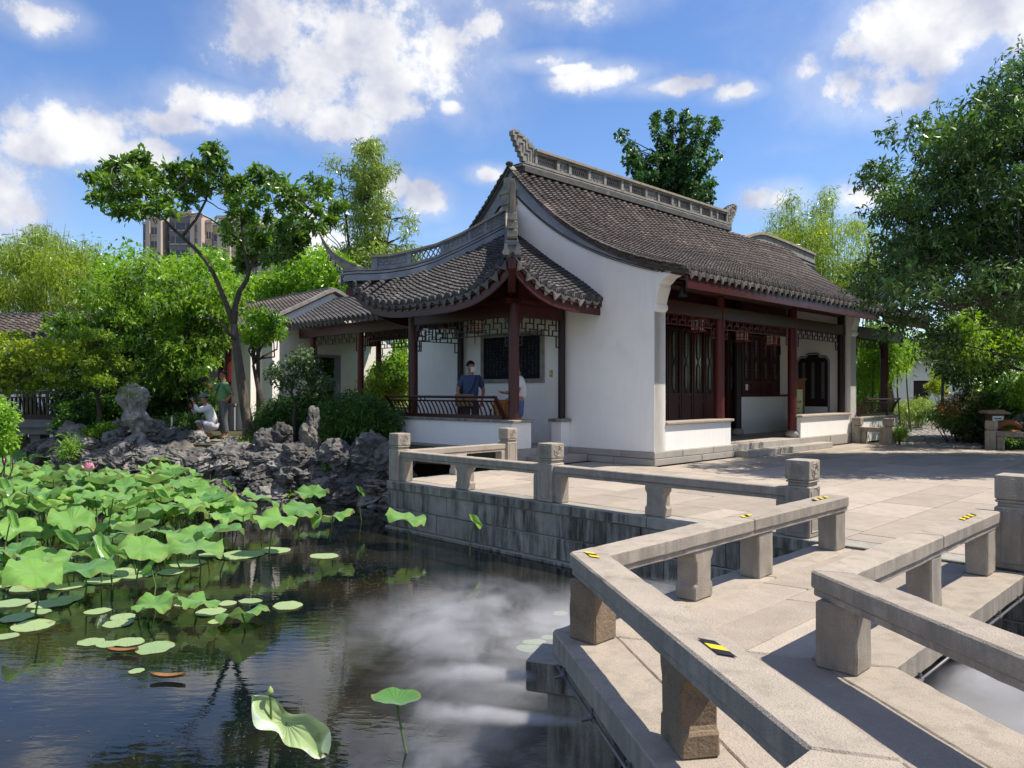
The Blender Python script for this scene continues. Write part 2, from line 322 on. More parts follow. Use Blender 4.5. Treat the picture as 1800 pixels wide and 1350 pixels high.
# planting bed behind the rockery
bed = MB(); bp_ = [tuple(B(-2.0,2.2))[:2], (-4.6,18.35), (-7.5,18.85), (-11,19.85), (-12.6,21.05), (-13.2,24), (-12.6,31), tuple(B(.6,16.6))[:2], tuple(B(.6,6.7))[:2], tuple(B(-1.9,6.7))[:2]]
bed.prism(bp_[::-1], -.04, .27, lambda a, b, c: Vector((a, b, c)))
tag(bed.build('planting_bed', M_['soil']), kind='structure')
pv = MB(); pv.prism([(-8.3,20.2),(-5.6,19.3),(-4.9,19.8),(-5.5,21.6),(-8.2,22.2)], .26, .285, lambda a, b, c: Vector((a, b, c)))
tag(pv.build('garden_path', M_['slab']), kind='structure')

# ------------------------------------------------------------------ paved terrace: one slab per stone
pav = MB(); pav.prism([(-5.16,-14),(10.45,-14),(10.45,-.12),(0.02,-.12),(0.02,2.4),(-1.9,2.4),(-1.9,1.66),(-5.16,1.66)], -.3, -.018, B)
pav = tag(pav.build('pavement', M_['joint']), kind='structure')
n_slab = 0; v = -9.3; row = 0
while v < 1.66:
    wd = random.choice((.58,.66,.74)) if v < -.2 else .6
    v1 = min(v + wd, 1.66)
    if v < -.12 < v1: v1 = -.12
    u = -5.14; uend = 10.44 if v < -.13 else 0.0
    u -= random.random() * 1.2
    while u < uend:
        ln = random.uniform(1.2, 2.1); u1 = min(u + ln, uend)
        if uend - u1 < .5: u1 = uend
        a = max(u, -5.14)
        if u1 - a > .1 and n_slab < 290:
            s = MB(); g_ = .009; dz = random.uniform(-.003, .002)
            s.box((a + g_, v + g_, -.06), (u1 - g_, v1 - g_, dz), B)
            s.build('paving_slab', M_['slab'], pav, bevel=.006); n_slab += 1
        u = u1
    v = v1; row += 1
# edge strip of the terrace's far part, and the cobbled path beyond it
pth = MB(); pl = [(1575,783),(1720,790),(1735,768),(1690,750),(1640,738),(1616,728),(1600,722),(1588,722),(1592,734),(1588,750),(1580,765)]
pth.add([gnd(x, y) + Vector((0,0,.0)) for x, y in pl], [tuple(range(len(pl)))[::-1]])
pth = tag(pth.build('path', M_['joint']), kind='structure')
pp = [gnd(x, y) for x, y in pl]
def inside(x, y, P):
    c = False
    for i in range(len(P)):
        a, b = P[i], P[i-1]
        if (a.y > y) != (b.y > y) and x < (b.x-a.x)*(y-a.y)/(b.y-a.y)+a.x: c = not c
    return c
cb = MB()
yy = 20.2
while yy < 34:
    xx = 9 + random.random() * .2
    while xx < 26:
        if inside(xx, yy, pp):
            r = random.uniform(.08, .13); k = 6; a0 = random.random()
            top = [Vector((xx + r*.75*math.cos(a0+6.283*j/k), yy + r*.75*math.sin(a0+6.283*j/k), .022)) for j in range(k)]
            bot = [Vector((xx + r*math.cos(a0+6.283*j/k), yy + r*math.sin(a0+6.283*j/k), .001)) for j in range(k)]
            cb.add(bot + top, [tuple(range(k, 2*k))] + [(j, (j+1) % k, k+(j+1) % k, k+j) for j in range(k)])
        xx += random.uniform(.22, .28)
    yy += .21
tag(cb.build('cobbles', M_['cobble'], pth, center=False, fixn=False), kind='stuff')

# ------------------------------------------------------------------ retaining wall of cut blocks
rw = thing('retaining_wall', B(-5.3, -3, WZ), 'streaked grey stone retaining wall rising from the water under the terrace edge', 'wall')
def wall_run(p, q, out, courses, parent, m, th=.3):
    """blocks along p..q, out = outward unit vector"""
    L_ = (q - p).length; d = (q - p) / L_
    for z0, z1, pr, ln in courses:
        s = 0
        while s < L_ - .01:
            e = min(s + ln * random.uniform(.75, 1.3), L_)
            if L_ - e < .4: e = L_
            b = MB(); jit = random.uniform(-.006, .006)
            b.box((s + .004, -th, z0 + .004), (e - .004, pr + jit, z1 - .004), lambda a, bb, c: p + d * a + out * bb + Vector((0, 0, c)))
            b.build('stone_block', m, parent, bevel=.009, rough=.006 if m is M_['granite_dark'] else 0); s = e
cs = [(-.15, 0, .03, 1.9), (-.48, -.15, 0, 1.3), (-.80, -.48, 0, 1.5), (-1.15, -.80, .07, 2.2)]
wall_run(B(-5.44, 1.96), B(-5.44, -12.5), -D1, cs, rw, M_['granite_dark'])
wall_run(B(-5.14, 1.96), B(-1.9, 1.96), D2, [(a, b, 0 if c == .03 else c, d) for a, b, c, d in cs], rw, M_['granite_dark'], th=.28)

# ------------------------------------------------------------------ bridge
def offs(P, d):
    """offset polyline to the right of its travel by d (mitred)"""
    out = []
    for i, p in enumerate(P):
        n = []
        if i > 0: t = (P[i] - P[i-1]).normalized(); n.append(Vector((t.y, -t.x, 0)))
        if i < len(P)-1: t = (P[i+1] - P[i]).normalized(); n.append(Vector((t.y, -t.x, 0)))
        if len(n) == 1: out.append(p + n[0] * d)
        else:
            b = (n[0] + n[1]).normalized(); out.append(p + b * (d / b.dot(n[0])))
    return out
BD = Vector((.18, -.984, 0)).normalized()
def isect(p, d, q, e):
    den = d.x*e.y - d.y*e.x; t = ((q.x-p.x)*e.y - (q.y-p.y)*e.x) / den; return p + d * t
cA = B(-5.65, -6.14); cB = Vector((.378 + .12*.98, 5.085 + .12*.18, 0)); cC = Vector((1.03, 2.27, 0))
k1 = isect(cA, D1, cB, BD); k2 = isect(cB, BD, cC, D1)
LEFT = [B(-5.62, -6.14), k1, k2, k2 - D1 * 4.5]
m1 = Vector((1.9, 4.53, 0)); m2 = Vector((2.42, 1.68, 0)); m2 = isect(m1, BD, m2, D1)
RIGHT = [isect(m1, D1, B(-5.62, 0), D2), m1, m2, m2 - D1 * 4.5]
bridge = thing('stone_bridge', (LEFT[1] + RIGHT[1]) / 2 + Vector((0, 0, WZ)), 'zigzag granite slab footbridge crossing the misty pond to the terrace', 'bridge')
st = LEFT[0] - D1 * .0
rows = []
lo, ro = offs(LEFT, -.0), offs(RIGHT, 0)
ledge, redge = offs(LEFT, .22), offs(RIGHT, -.30)   # LEFT travels away from the terrace: its right is the west side
lin, rin = offs(LEFT, -.16), offs(RIGHT, .10)
def lerp_rows(a, b, n): return [[p + (q - p) * (i / n) for p, q in zip(a, b)] for i in range(n + 1)]
bounds = [ledge] + lerp_rows(lin, rin, 3) + [redge]
def cut(P0, P1, Q0, Q1, n, tn):
    """planks of a strip between P and Q, cut across in n"""
    fs = [0] + sorted(min(.9, max(.1, (i + random.uniform(-.25, .25)) / n)) for i in range(1, n)) + [1]
    for f, h in zip(fs, fs[1:]):
        a, b = P0.lerp(P1, f), P0.lerp(P1, h); c, d = Q0.lerp(Q1, f), Q0.lerp(Q1, h)
        ctr = (a + b + c + d) / 4
        sh = lambda p: p + (ctr - p).normalized() * .010
        s = MB(); zz = random.uniform(-.004, .001)
        q = [sh(a), sh(b), sh(d), sh(c)]
        s.add([p + Vector((0, 0, -tn)) for p in q] + [p + Vector((0, 0, zz)) for p in q], [(0,1,2,3),(4,5,6,7),(0,1,5,4),(1,2,6,5),(2,3,7,6),(3,0,4,7)])
        s.build('deck_slab', M_['slab'] if tn < .13 else M_['granite_rail'], bridge, bevel=.008, rough=.005)
for seg in range(3):
    for r in range(len(bounds) - 1):
        P, Q = bounds[r], bounds[r+1]; L_ = (P[seg+1] - P[seg]).length
        edge = r in (0, len(bounds) - 2)
        cut(P[seg], P[seg+1], Q[seg], Q[seg+1], max(1, round(L_ / (2.6 if edge else 2.1))), .15 if edge else .12)
ub = MB()
for seg in range(3):
    a, b, c, d = lin[seg], lin[seg+1], rin[seg+1], rin[seg]
    P = [a, b, c, d]; ub.add([p + Vector((0,0,-.3)) for p in P] + [p + Vector((0,0,-.1205)) for p in P], [(0,1,2,3),(4,5,6,7),(0,1,5,4),(1,2,6,5),(2,3,7,6),(3,0,4,7)])
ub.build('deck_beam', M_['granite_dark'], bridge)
def pier(i):
    a, b = offs(LEFT, .30)[i], offs(RIGHT, -.38)[i]; d = (b - a).normalized(); n = Vector((-d.y, d.x, 0)); L_ = (b - a).length
    f = lambda x, y, z: a + d * x + n * y + Vector((0, 0, z))
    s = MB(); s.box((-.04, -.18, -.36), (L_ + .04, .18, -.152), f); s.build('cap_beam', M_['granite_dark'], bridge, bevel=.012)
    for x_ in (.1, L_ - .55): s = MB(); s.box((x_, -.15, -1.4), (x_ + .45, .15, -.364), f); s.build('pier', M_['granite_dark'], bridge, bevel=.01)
pier(1); pier(2)

# ------------------------------------------------------------------ railings
def beam(P, w, z0, z1, parent, m, name='rail_beam', split=None):
    L0, R0 = offs(P, -w/2), offs(P, w/2)
    for i in range(len(P) - 1):
        n = max(1, round((P[i+1] - P[i]).length / (split or 99)))
        for k in range(n):
            f, h = k / n + (.0012 if k else 0), (k + 1) / n
            q = [L0[i].lerp(L0[i+1], f), L0[i].lerp(L0[i+1], h), R0[i].lerp(R0[i+1], h), R0[i].lerp(R0[i+1], f)]
            if i and k == 0:   # hairline joint at the mitre
                q[0] += (q[1]-q[0]).normalized()*.004; q[3] += (q[2]-q[3]).normalized()*.004
            s = MB(); zs = [z0, z1]
            s.add([p + Vector((0,0,z)) for z in zs for p in q], [(0,1,2,3),(4,5,6,7),(0,1,5,4),(1,2,6,5),(2,3,7,6),(3,0,4,7)])
            o = s.build(name, m, parent, bevel=.011 if name == 'rail_beam' else .005, rough=.0045)
def post_block(p, d, parent, m, along=.28, across=.18, top=.385, shaped=False):
    n = Vector((-d.y, d.x, 0)); f = lambda a, c, b: p + d * a + n * b + Vector((0, 0, c))
    h = along / 2
    if shaped: poly = [(-h,0),(h,0),(h,.11),(h*.93,.115),(h*.82,.125),(h*.8,.29),(h*.92,.31),(h,.335),(h,top),(-h,top),(-h,.335),(-h*.92,.31),(-h*.8,.29),(-h*.82,.125),(-h*.93,.115),(-h,.11)]
    else: poly = [(-h,0),(h,0),(h,top),(-h,top)]
    s = MB(); s.prism(poly, -across/2, across/2, f)
    return s.build('stone_post', m, parent, bevel=.010, rough=.006)
def newel(p, d, parent, m, w=.28):
    n = Vector((-d.y, d.x, 0)); f = lambda a, b, c: p + d * a + n * b + Vector((0, 0, c)); h = w / 2
    s = MB(); s.box((-h, -h, 0), (h, h, .555), f)
    s.box((-h*.84, -h*.84, .555), (h*.84, h*.84, .595), f)
    s.box((-h*.97, -h*.97, .595), (h*.97, h*.97, .618), f)
    sh = s.build('newel_shaft', m, parent, bevel=.010, rough=.005)
    s = MB(); s.box((-h, -h, .622), (h, h, .842), f); hd = s.build('newel_head', m, parent, bevel=.022, seg=2)
    for dd, nn in ((d, n), (-d, -n), (n, -d), (-n, d)):   # carved panels standing off the faces
        def g(a, c, b, dd=dd, nn=nn): return p + dd * (h + b) + nn * a + Vector((0, 0, c))
        k = MB(); r = .082; ring = [(math.cos(t) * r * (1 if i % 2 else .86), .733 + math.sin(t) * r * (1 if i % 2 else .86)) for i, t in enumerate(2*math.pi*j/16 + .2 for j in range(16))]
        for i in range(16):
            (a0, c0), (a1, c1) = ring[i], ring[(i+1) % 16]
            k.tube([g(a0, c0, .001), g(a1, c1, .001)], .007, 4)
        for q in range(5):
            t0 = q * 1.257; k.tube([g(math.cos(t0+t)*(.012+.018*t), .733+math.sin(t0+t)*(.012+.018*t), .001) for t in (0,.6,1.2,1.8,2.4)], .006, 4)
        k.build('carved_panel', m, hd)
        k = MB()
        for a0, c0, a1, c1 in ((-h*.6,.06,-h*.6,.50),(h*.6,.06,h*.6,.50),(-h*.6,.06,h*.6,.06),(-h*.6,.50,-h*.25,.54),(-h*.25,.54,h*.25,.54),(h*.25,.54,h*.6,.50)): k.tube([g(a0, c0, 0), g(a1, c1, 0)], .007, 4)
        k.build('carved_panel', m, sh)
def tape(p, d, parent, L_=.19, w=.055, z=.5355, n=3, first=0, skew=.05):
    nn = Vector((-d.y, d.x, 0)); t = MB()
    for i in range(n):
        a, b = -L_/2 + L_*i/n, -L_/2 + L_*(i+1)/n
        q = [p + d*x + nn*y + Vector((0,0,zz)) for zz in (z, z+.002) for x, y in ((a-skew/2,-w/2),(b-skew/2,-w/2),(b+skew/2,w/2),(a+skew/2,w/2))]
        t.add(q, [(0,1,2,3),(4,5,6,7),(0,1,5,4),(1,2,6,5),(2,3,7,6),(3,0,4,7)], (i + first) % 2)
    t.build('hazard_tape', [M_y, M_k], parent)
M_y = mat('yellow_tape', (.78,.56,.02), (.70,.50,.02), 30, .5); M_k = mat('black_tape', (.015,.015,.015), None, 4, .5)
def railing(label, runs, posts, newels, tapes, parent_loc, m, w=.22, mp=None, split=None, group='stone railings around the terrace and bridge'):
    t = thing('stone_railing', parent_loc, label, 'railing', group)
    for P in runs:
        beam(P, w, .425, .53, t, m, split=split)
        beam(P, w * .86, .382, .423, t, m, name='rail_moulding')
    for (p, d, kw) in posts: post_block(p, d, t, kw.pop('m', mp or m), **kw)
    for p, d in newels: newel(p, d, t, m)
    for tp in tapes: tape(parent=t, **tp)
    return t
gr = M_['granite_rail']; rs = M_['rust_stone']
def along(P, i, s): d = (P[i+1] - P[i]).normalized(); return P[i] + d * s, d
LA = (LEFT[1] - LEFT[0]).length; LB = (LEFT[2] - LEFT[1]).length
pa, da = along(LEFT, 0, .14); pb, _ = along(LEFT, 0, 1.72); pc, _ = along(LEFT, 0, 2.72)
pd, db = along(LEFT, 1, 1.62); ang = LEFT[1] + (LEFT[2]-LEFT[1]).normalized() * .09 - D1 * .0
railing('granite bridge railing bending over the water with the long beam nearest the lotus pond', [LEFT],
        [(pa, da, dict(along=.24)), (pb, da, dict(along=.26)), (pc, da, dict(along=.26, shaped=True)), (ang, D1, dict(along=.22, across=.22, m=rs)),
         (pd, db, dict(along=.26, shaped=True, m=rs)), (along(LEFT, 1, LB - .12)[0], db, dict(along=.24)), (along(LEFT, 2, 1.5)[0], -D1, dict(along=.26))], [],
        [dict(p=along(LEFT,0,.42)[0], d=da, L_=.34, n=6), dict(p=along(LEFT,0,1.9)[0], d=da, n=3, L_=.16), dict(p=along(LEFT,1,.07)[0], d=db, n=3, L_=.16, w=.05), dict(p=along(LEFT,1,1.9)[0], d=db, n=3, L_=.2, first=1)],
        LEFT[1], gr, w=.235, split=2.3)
RA = (RIGHT[1]-RIGHT[0]).length
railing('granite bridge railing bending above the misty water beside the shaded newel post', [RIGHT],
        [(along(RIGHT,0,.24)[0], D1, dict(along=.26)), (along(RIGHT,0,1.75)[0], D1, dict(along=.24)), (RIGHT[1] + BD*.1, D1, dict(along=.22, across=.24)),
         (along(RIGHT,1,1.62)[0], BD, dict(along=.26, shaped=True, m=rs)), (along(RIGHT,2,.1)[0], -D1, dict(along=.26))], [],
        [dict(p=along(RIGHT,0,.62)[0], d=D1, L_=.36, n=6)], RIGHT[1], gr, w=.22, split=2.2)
for o in bpy.data.objects:
    pass
E1 = B(-5.29, 0)
n1, n2, n3, n4 = B(-5.29, 1.80), B(-5.29, -1.86), B(-5.29, -5.62), B(-5.42, -7.66)
def gap(a, b, g=.142): d = (b - a).normalized(); return [a + d * g, b - d * g]
railing('low granite railing along the sunlit terrace edge between three carved newel posts', [gap(n1, n2), gap(n2, n3)],
        [(n1 - D2*.2, D2, dict(along=.14, top=.381)), (B(-5.29,0.02), D2, dict(along=.3, shaped=True)), (n2 + D2*.2, D2, dict(along=.14)), (n2 - D2*.2, D2, dict(along=.14)),
         (B(-5.29,-3.72), D2, dict(along=.3, shaped=True)), (n3 + D2*.2, D2, dict(along=.14))], [(n1, D2), (n2, D2), (n3, D2)], [], n2, gr, w=.19)
n5 = B(-2.55, 1.82)
railing('short granite railing returning from the corner newel to the pavilion base wall', [gap(n1, n5, .145)],
        [(B(-3.9,1.81), D1, dict(along=.3, shaped=True)), (n5 - D1*.2, D1, dict(along=.14))], [(n5, D2)], [], n5, M_['granite'], w=.19)
n6 = B(-5.42, -11.2)
railing('granite railing running off to the right from the shaded newel post', [gap(n4, n6)], [(n4 - D2*.2, D2, dict(along=.14)), (B(-5.42,-9.5), D2, dict(along=.3, shaped=True))], [(n4, D2), (n6, D2)], [], n4, gr, w=.19)
q1, q2 = B(10.52, -.18), B(10.52, -1.1)
def small_newel(p, d, parent, m, top=.78):
    n = Vector((-d.y, d.x, 0)); f = lambda a, b, c: p + d*a + n*b + Vector((0,0,c))
    s = MB(); s.box((-.13,-.13,0),(.13,.13,top-.26),f); s.box((-.1,-.1,top-.26),(.1,.1,top-.22),f); s.box((-.13,-.13,top-.22),(.13,.13,top),f); s.build('newel', m, parent, bevel=.012)
t = thing('stone_railing', (q1+q2)/2, 'short two-post granite railing standing by the corridor bench at the path', 'railing', 'stone railings around the terrace and bridge')
small_newel(q1, D2, t, gr); small_newel(q2, D2, t, gr); beam(gap(q1, q2, .135), .17, .36, .50, t, gr)
post_block(q1 - D2*.2, D2, t, gr, along=.14, top=.355, across=.14); post_block(q2 + D2*.2, D2, t, gr, along=.14, top=.355, across=.14)
q3, q4 = B(10.52, -3.75), B(10.52, -6.6)
t = thing('stone_railing', (q3+q4)/2, 'shaded stone railing in front of the boulder and basket', 'railing', 'stone railings around the terrace and bridge')
small_newel(q3, D2, t, gr); small_newel(q4, D2, t, gr); beam(gap(q3, q4, .135), .17, .36, .50, t, gr)
for s_ in (.22, 1.45, 2.62): post_block(q3 - D2*s_, D2, t, gr, along=.16, top=.355, across=.14)

# ------------------------------------------------------------------ mist pipe slung under the bridge edge
def pipe(a, b, label, zp=-.168):
    d = (b - a).normalized(); n = Vector((-d.y, d.x, 0)); L_ = (b - a).length
    t = thing('mist_pipe', a + Vector((0,0,zp)), label, 'pipe', 'mist pipes clipped under the bridge edge')
    s = MB(); s.tube([a + Vector((0,0,zp)), b + Vector((0,0,zp))], .010, 8); s.build('tube', M_pipe, t, smooth=True)
    k = .35
    while k < L_:
        c = a + d*k + Vector((0,0,zp)); s = MB(); s.tube([c - d*.03, c + d*.03], .016, 8); s.tube([c, c + Vector((0,0,.02)), c + Vector((0,0,.05)) ], .010, 6)
        s.tube([c, c + n*t_side*.06 + Vector((0,0,-.012))], [.012,.009], 6); s.build('nozzle', M_pipe, t); k += .62
M_pipe = mat('grey_pipe', (.13,.13,.135), (.08,.08,.085), 20, .4, spec=.5)
t_side = -1
le = offs(LEFT, .236)
pipe(le[1].lerp(le[2], .01), le[2], 'thin grey mist pipe with nozzles under the lotus side edge of the bridge')
t_side = 1
re_ = offs(RIGHT, -.316)
pipe(re_[1], re_[0], 'thin grey mist pipe under the bridge edge in the right hand pool')
# ================================================================== THE HALL
VC = 4.3
_pv = np.array([-1.0,-.65,-.11,.76,1.75,2.68,3.41,4.0,4.3]); _pz = np.array([4.13,4.23,4.37,4.65,5.17,5.78,6.38,6.98,7.30])
_pf = np.polyfit(_pv, _pz, 4)
def zr(v):
    if v > VC: v = 2*VC - v
    return float(np.polyval(_pf, v))
V0 = -.88                      # eave line
hall = thing('garden_hall', B(5, 4.2, 0), 'white walled hall with grey tiled roof, carved ridge and red brown lattice front', 'building')
W_, PL = M_['plaster'], M_['plinth']
def part(name, f, m, parent=None, **k):
    s = MB(); f(s); return s.build(name, m, parent if parent is not None else hall, **k)
# plinth of cut blocks, two courses
def blocks(parent, p, q, out, courses, m, th=.3): wall_run(p, q, out, courses, parent, m, th)
pl_c = [(0, .15, .03, 1.5), (.15, .30, .02, 1.2)]
blocks(hall, B(0, 2.42), B(0, 0), -D1, pl_c, PL)
blocks(hall, B(-.02, 0), B(3.28, 0), -D2, pl_c, PL)
blocks(hall, B(3.28, 0), B(6.9, 0), -D2, [(.0,.305,.02,1.3)], PL)
blocks(hall, B(6.9, 0), B(10.92, 0), -D2, [(0,.30,.02,1.6)], PL)
part('floor_slab', lambda s: s.box((.31,.31,0),(10.6,8.2,.302),B), M_['slab'])
# steps
stp = thing('entrance_steps', B(5.6,-.25,0), 'two low granite step slabs before the hall entrance', 'steps')
for a, b in ((3.34, 4.95), (4.96, 6.6), (6.61, 8.15)): part('step_slab', lambda s: s.box((a,-.40,0),(b,-.025,.15),B), PL, stp, bevel=.01)
stp2 = thing('side_steps', B(-.5,1.95,0), 'small granite step below the open side of the half pavilion', 'steps')
for a, b in ((-1.45, -.75), (-.745, -.05)): part('step_slab', lambda s: s.box((a,1.78,0),(b,2.40,.16),B), PL, stp2, bevel=.01)
# gable walls
def gable(u0, u1, name='gable_wall'):
    poly = [(0, .30)] + [(v, zr(v) - .16) for v in np.linspace(0, 8.3, 41)] + [(8.3, .30)]
    part(name, lambda s: s.prism(poly, u0, u1, lambda a, b, c: B(c, a, b)), W_)
gable(.012, .40); gable(10.45, 10.85)
def wall_end(u0, u1):     # the corbelled head of the wall end
    poly = [(.0,.30),(.0,3.28),(-.06,3.34),(-.06,3.42),(-.03,3.46),(-.07,3.62),(-.13,3.78),(-.13,3.86),(-.19,3.90),(-.27,3.98),(-.40,4.03),(-.46,4.10),(-.60,4.12),(-.60,zr(-.6)-.13),(.0,zr(0)-.16)]
    part('wall_end', lambda s: s.prism(poly, u0, u1, lambda a, b, c: B(c, a, b)), W_)
wall_end(-.0, .42); wall_end(10.44, 10.87)
# gable trim: render band, two mouldings, edge tiles
def strip(parent, name, m, u0, u1, dz0, dz1, va, vb, n=60, wave=0):
    rings = [[B(u0,v,zr(v)+dz0),B(u1,v,zr(v)+dz0),B(u1,v,zr(v)+dz1),B(u0,v,zr(v)+dz1)] for v in np.linspace(va, vb, n)]
    s = MB(); s.sweep(rings); return s.build(name, m, parent)
for (va, vb) in ((-.12, VC), (VC, 8.5)):
    lo_ = lambda v: float(np.interp(v, [-.2,.83,1.77,2.77,3.5,4.3], [.07,.10,.17,.29,.38,.47]))/1.15
    vs = np.linspace(va, vb, 50); s = MB()
    s.sweep([[B(-.025,v,zr(v)-.125-lo_(min(v,8.6-v))*1.15),B(.013,v,zr(v)-.125-lo_(min(v,8.6-v))*1.15),B(.013,v,zr(v)-.108),B(-.025,v,zr(v)-.108)] for v in vs])
    s.build('gable_band', M_['brickgrey'], hall)
    for d0, d1_, uu in ((.0,.022,-.035),(.045,.06,-.032)):
        s = MB(); s.sweep([[B(uu,v,zr(v)-.13-lo_(min(v,8.6-v))*1.15-d1_),B(.0,v,zr(v)-.13-lo_(min(v,8.6-v))*1.15-d1_),B(.0,v,zr(v)-.13-lo_(min(v,8.6-v))*1.15-d0),B(uu,v,zr(v)-.13-lo_(min(v,8.6-v))*1.15-d0)] for v in vs])
        s.build('gable_moulding', M_['darkline'], hall)
for a, b in ((-.62, VC), (VC, 9.2)):
    strip(hall, 'gable_moulding', M_['ridge'], -.07, .1, -.107, -.08, a, b)
    strip(hall, 'gable_moulding', M_['darkline'], -.10, .1, -.078, -.06, a, b)
    strip(hall, 'gable_moulding', M_['ridge'], -.13, .1, -.058, -.035, a, b)
# scroll at the lower end of the band
part('scroll', lambda s: s.tube([B(-.02, -.2 + .07*math.cos(t), 4.15 + .07*math.sin(t)*(1-t*.05)) for t in np.linspace(0, 5, 14)], .016, 5), M_['darkline'])

# ---- roof
def roof_sheet(u0, u1, va, vb, parent, name, m, th=.10, dz=-.10, n=26):
    s = MB(); s.sweep([[B(u0,v,zr(v)+dz-th),B(u1,v,zr(v)+dz-th),B(u1,v,zr(v)+dz),B(u0,v,zr(v)+dz)] for v in np.linspace(va, vb, n)]); return s.build(name, m, parent)
RU1 = 15.2
roof = roof_sheet(-.03, 10.95, V0, VC, hall, 'roof', M_['tile_brown']); WPOS
rear = roof_sheet(-.03, 10.95, VC+.002, 9.45, hall, 'rear_roof', M_['tile_brown'])
part('soffit', lambda s: s.sweep([[B(.0,v,zr(v)-.245),B(RU1-.3,v,zr(v)-.245),B(RU1-.3,v,zr(v)-.203),B(.0,v,zr(v)-.203)] for v in np.linspace(V0+.12, 2.1, 12)]), M_['wood'])
for k in range(64):
    u = .5 + k * .225
    part('rafter', lambda s: s.sweep([[B(u-.04,v,zr(v)-.33),B(u+.04,v,zr(v)-.33),B(u+.04,v,zr(v)-.247),B(u-.04,v,zr(v)-.247)] for v in (V0+.14, -.3, .4, 1.2)]), M_['wood'], hall)
def arc_tile_row(path, side, r, expo, jit=0, lift=.02, n=5):
    """overlapping half-round cover tiles laid up a path of (point, normal)"""
    s = MB(); L_ = [0]
    for a, b in zip(path, path[1:]): L_.append(L_[-1] + (b[0]-a[0]).length)
    def ev(d):
        for i in range(len(L_)-1):
            if d <= L_[i+1] or i == len(L_)-2:
                f = (d - L_[i]) / (L_[i+1]-L_[i]); return path[i][0].lerp(path[i+1][0], f), path[i][1].lerp(path[i+1][1], f).normalized()
    d = 0
    while d < L_[-1] - .02:
        e = min(d + expo * 1.12, L_[-1]); jj = random.uniform(-jit, jit)
        V = []
        for dd, rr, lf in ((d, r, lift), (e, r * .86, 0)):
            p, nn = ev(dd)
            for j in range(n):
                t = math.pi * j / (n - 1); V.append(p + side * (math.cos(t) * rr + jj) + nn * (math.sin(t) * rr * .95 + lf))
        F_ = [(j, j+1, n+j+1, n+j) for j in range(n-1)]
        p, nn = ev(d); V.append(p + nn * (-.0)); F_ += [(j+1, j, 2*n) for j in range(n-1)]   # closed lower end
        s.add(V, F_); d += expo
    return s
def nrm(fz, v, e=.02): return Vector((0, 0, 1))
path = []
for v in np.linspace(V0, VC-.16, 34):
    dz = (zr(v+.01) - zr(v-.01)) / .02; nn = (Vector((0,0,1)) - D2 * dz).normalized(); path.append((D2 * v + Vector((0,0,zr(v)-.10)), nn))
rows_me = []
for k in range(7):
    s = arc_tile_row([(p + A0, n) for p, n in path], D1, .118, .088, .011); me, c = s.mesh('tile_row', M_['tile_brown'], fixn=False); rows_me.append((me, c))
RS = .295; nrow = int((10.95 + .06) / RS)
for k in range(nrow + 1):
    me, c = rows_me[(k*3) % 7]; o = obj('tile_row', me, roof, c + D1 * (-.05 + k * RS + random.uniform(-.014, .014)) + Vector((0,0,random.uniform(-.006,.008))))
s = MB(); sr = []
for k in range(3):
    pass
pathr = []
for v in np.linspace(9.4, VC+.16, 30):
    dz = (zr(v+.01) - zr(v-.01)) / .02; nn = (Vector((0,0,1)) - D2 * dz).normalized(); pathr.append((A0 + D2 * v + Vector((0,0,zr(v)-.10)), nn))
me, c = arc_tile_row(pathr, D1, .118, .16, .004).mesh('tile_row', M_['tile_brown'], fixn=False)
for k in range(nrow + 1): obj('tile_row', me, rear, c + D1 * (-.05 + k * RS))
def drip_mesh(name, m, w=.21, h=.175):
    pts = [(-w/2, 0), (-w*.5, -.03), (-w*.36, -h*.45), (-w*.14, -h*.86), (0, -h), (w*.14, -h*.86), (w*.36, -h*.45), (w*.5, -.03), (w/2, 0), (w*.25, -.025), (0, -.035), (-w*.25, -.025)]
    s = MB(); s.prism(pts, -.009, .009, lambda a, b, c: Vector((a, c + b * -.28, b)))
    k = [(a*.62, b*.62 - .028) for a, b in pts[1:8]]
    for (a, b), (c, d) in zip(k, k[1:]): s.tube([Vector((a, -.010 + b*-.28, b)), Vector((c, -.010 + d*-.28, d))], .006, 4)
    return s.mesh(name, m, center=False)[0]
def cap_mesh(name, m, r=.125):
    s = MB(); P = []
    for y in (0, .1):
        for rr in (r, r*.78):
            P.append([Vector((math.cos(t)*rr, y, math.sin(t)*rr)) for t in np.linspace(0, math.pi, 9)])
    rings = [[P[0][j], P[1][j], P[3][j], P[2][j]] for j in range(9)]
    s.sweep(rings); return s.mesh(name, m, center=False)[0]
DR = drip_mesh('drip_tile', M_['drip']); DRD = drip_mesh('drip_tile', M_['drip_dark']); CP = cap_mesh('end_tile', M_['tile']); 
def eave_pieces(parent, pos, rz, k, drip=DR, tilt=0):
    """a drip plate and the raised end of a cover row at pos, facing along -Y turned by rz"""
    o = obj('drip_tile', drip, parent, pos[0]); o.rotation_euler = (R(random.uniform(-5, 5)), tilt + R(random.uniform(-3, 3)), rz); sc = random.uniform(.93, 1.05); o.scale = (sc, sc, sc)
    o = obj('end_tile', CP, parent, pos[1]); o.rotation_euler = (R(-12 + random.uniform(-4, 4)), tilt, rz)
RZ_S = math.atan2(D1.y, D1.x)
for k in range(nrow):
    u = -.05 + (k + .5) * RS
    eave_pieces(roof, (B(u, V0-.02, zr(V0)-.11), B(u - RS/2, V0-.03, zr(V0)-.09)), RZ_S, k)
part('fascia', lambda s: s.box((-.02, V0+.05, zr(V0)-.47), (10.43, V0+.10, zr(V0)-.20), B), M_['wood_deep'], hall, bevel=.006)
part('fascia', lambda s: s.box((10.88, V0+.05, zr(V0)-.47), (RU1-.1, V0+.10, zr(V0)-.20), B), M_['wood_deep'], hall, bevel=.006)
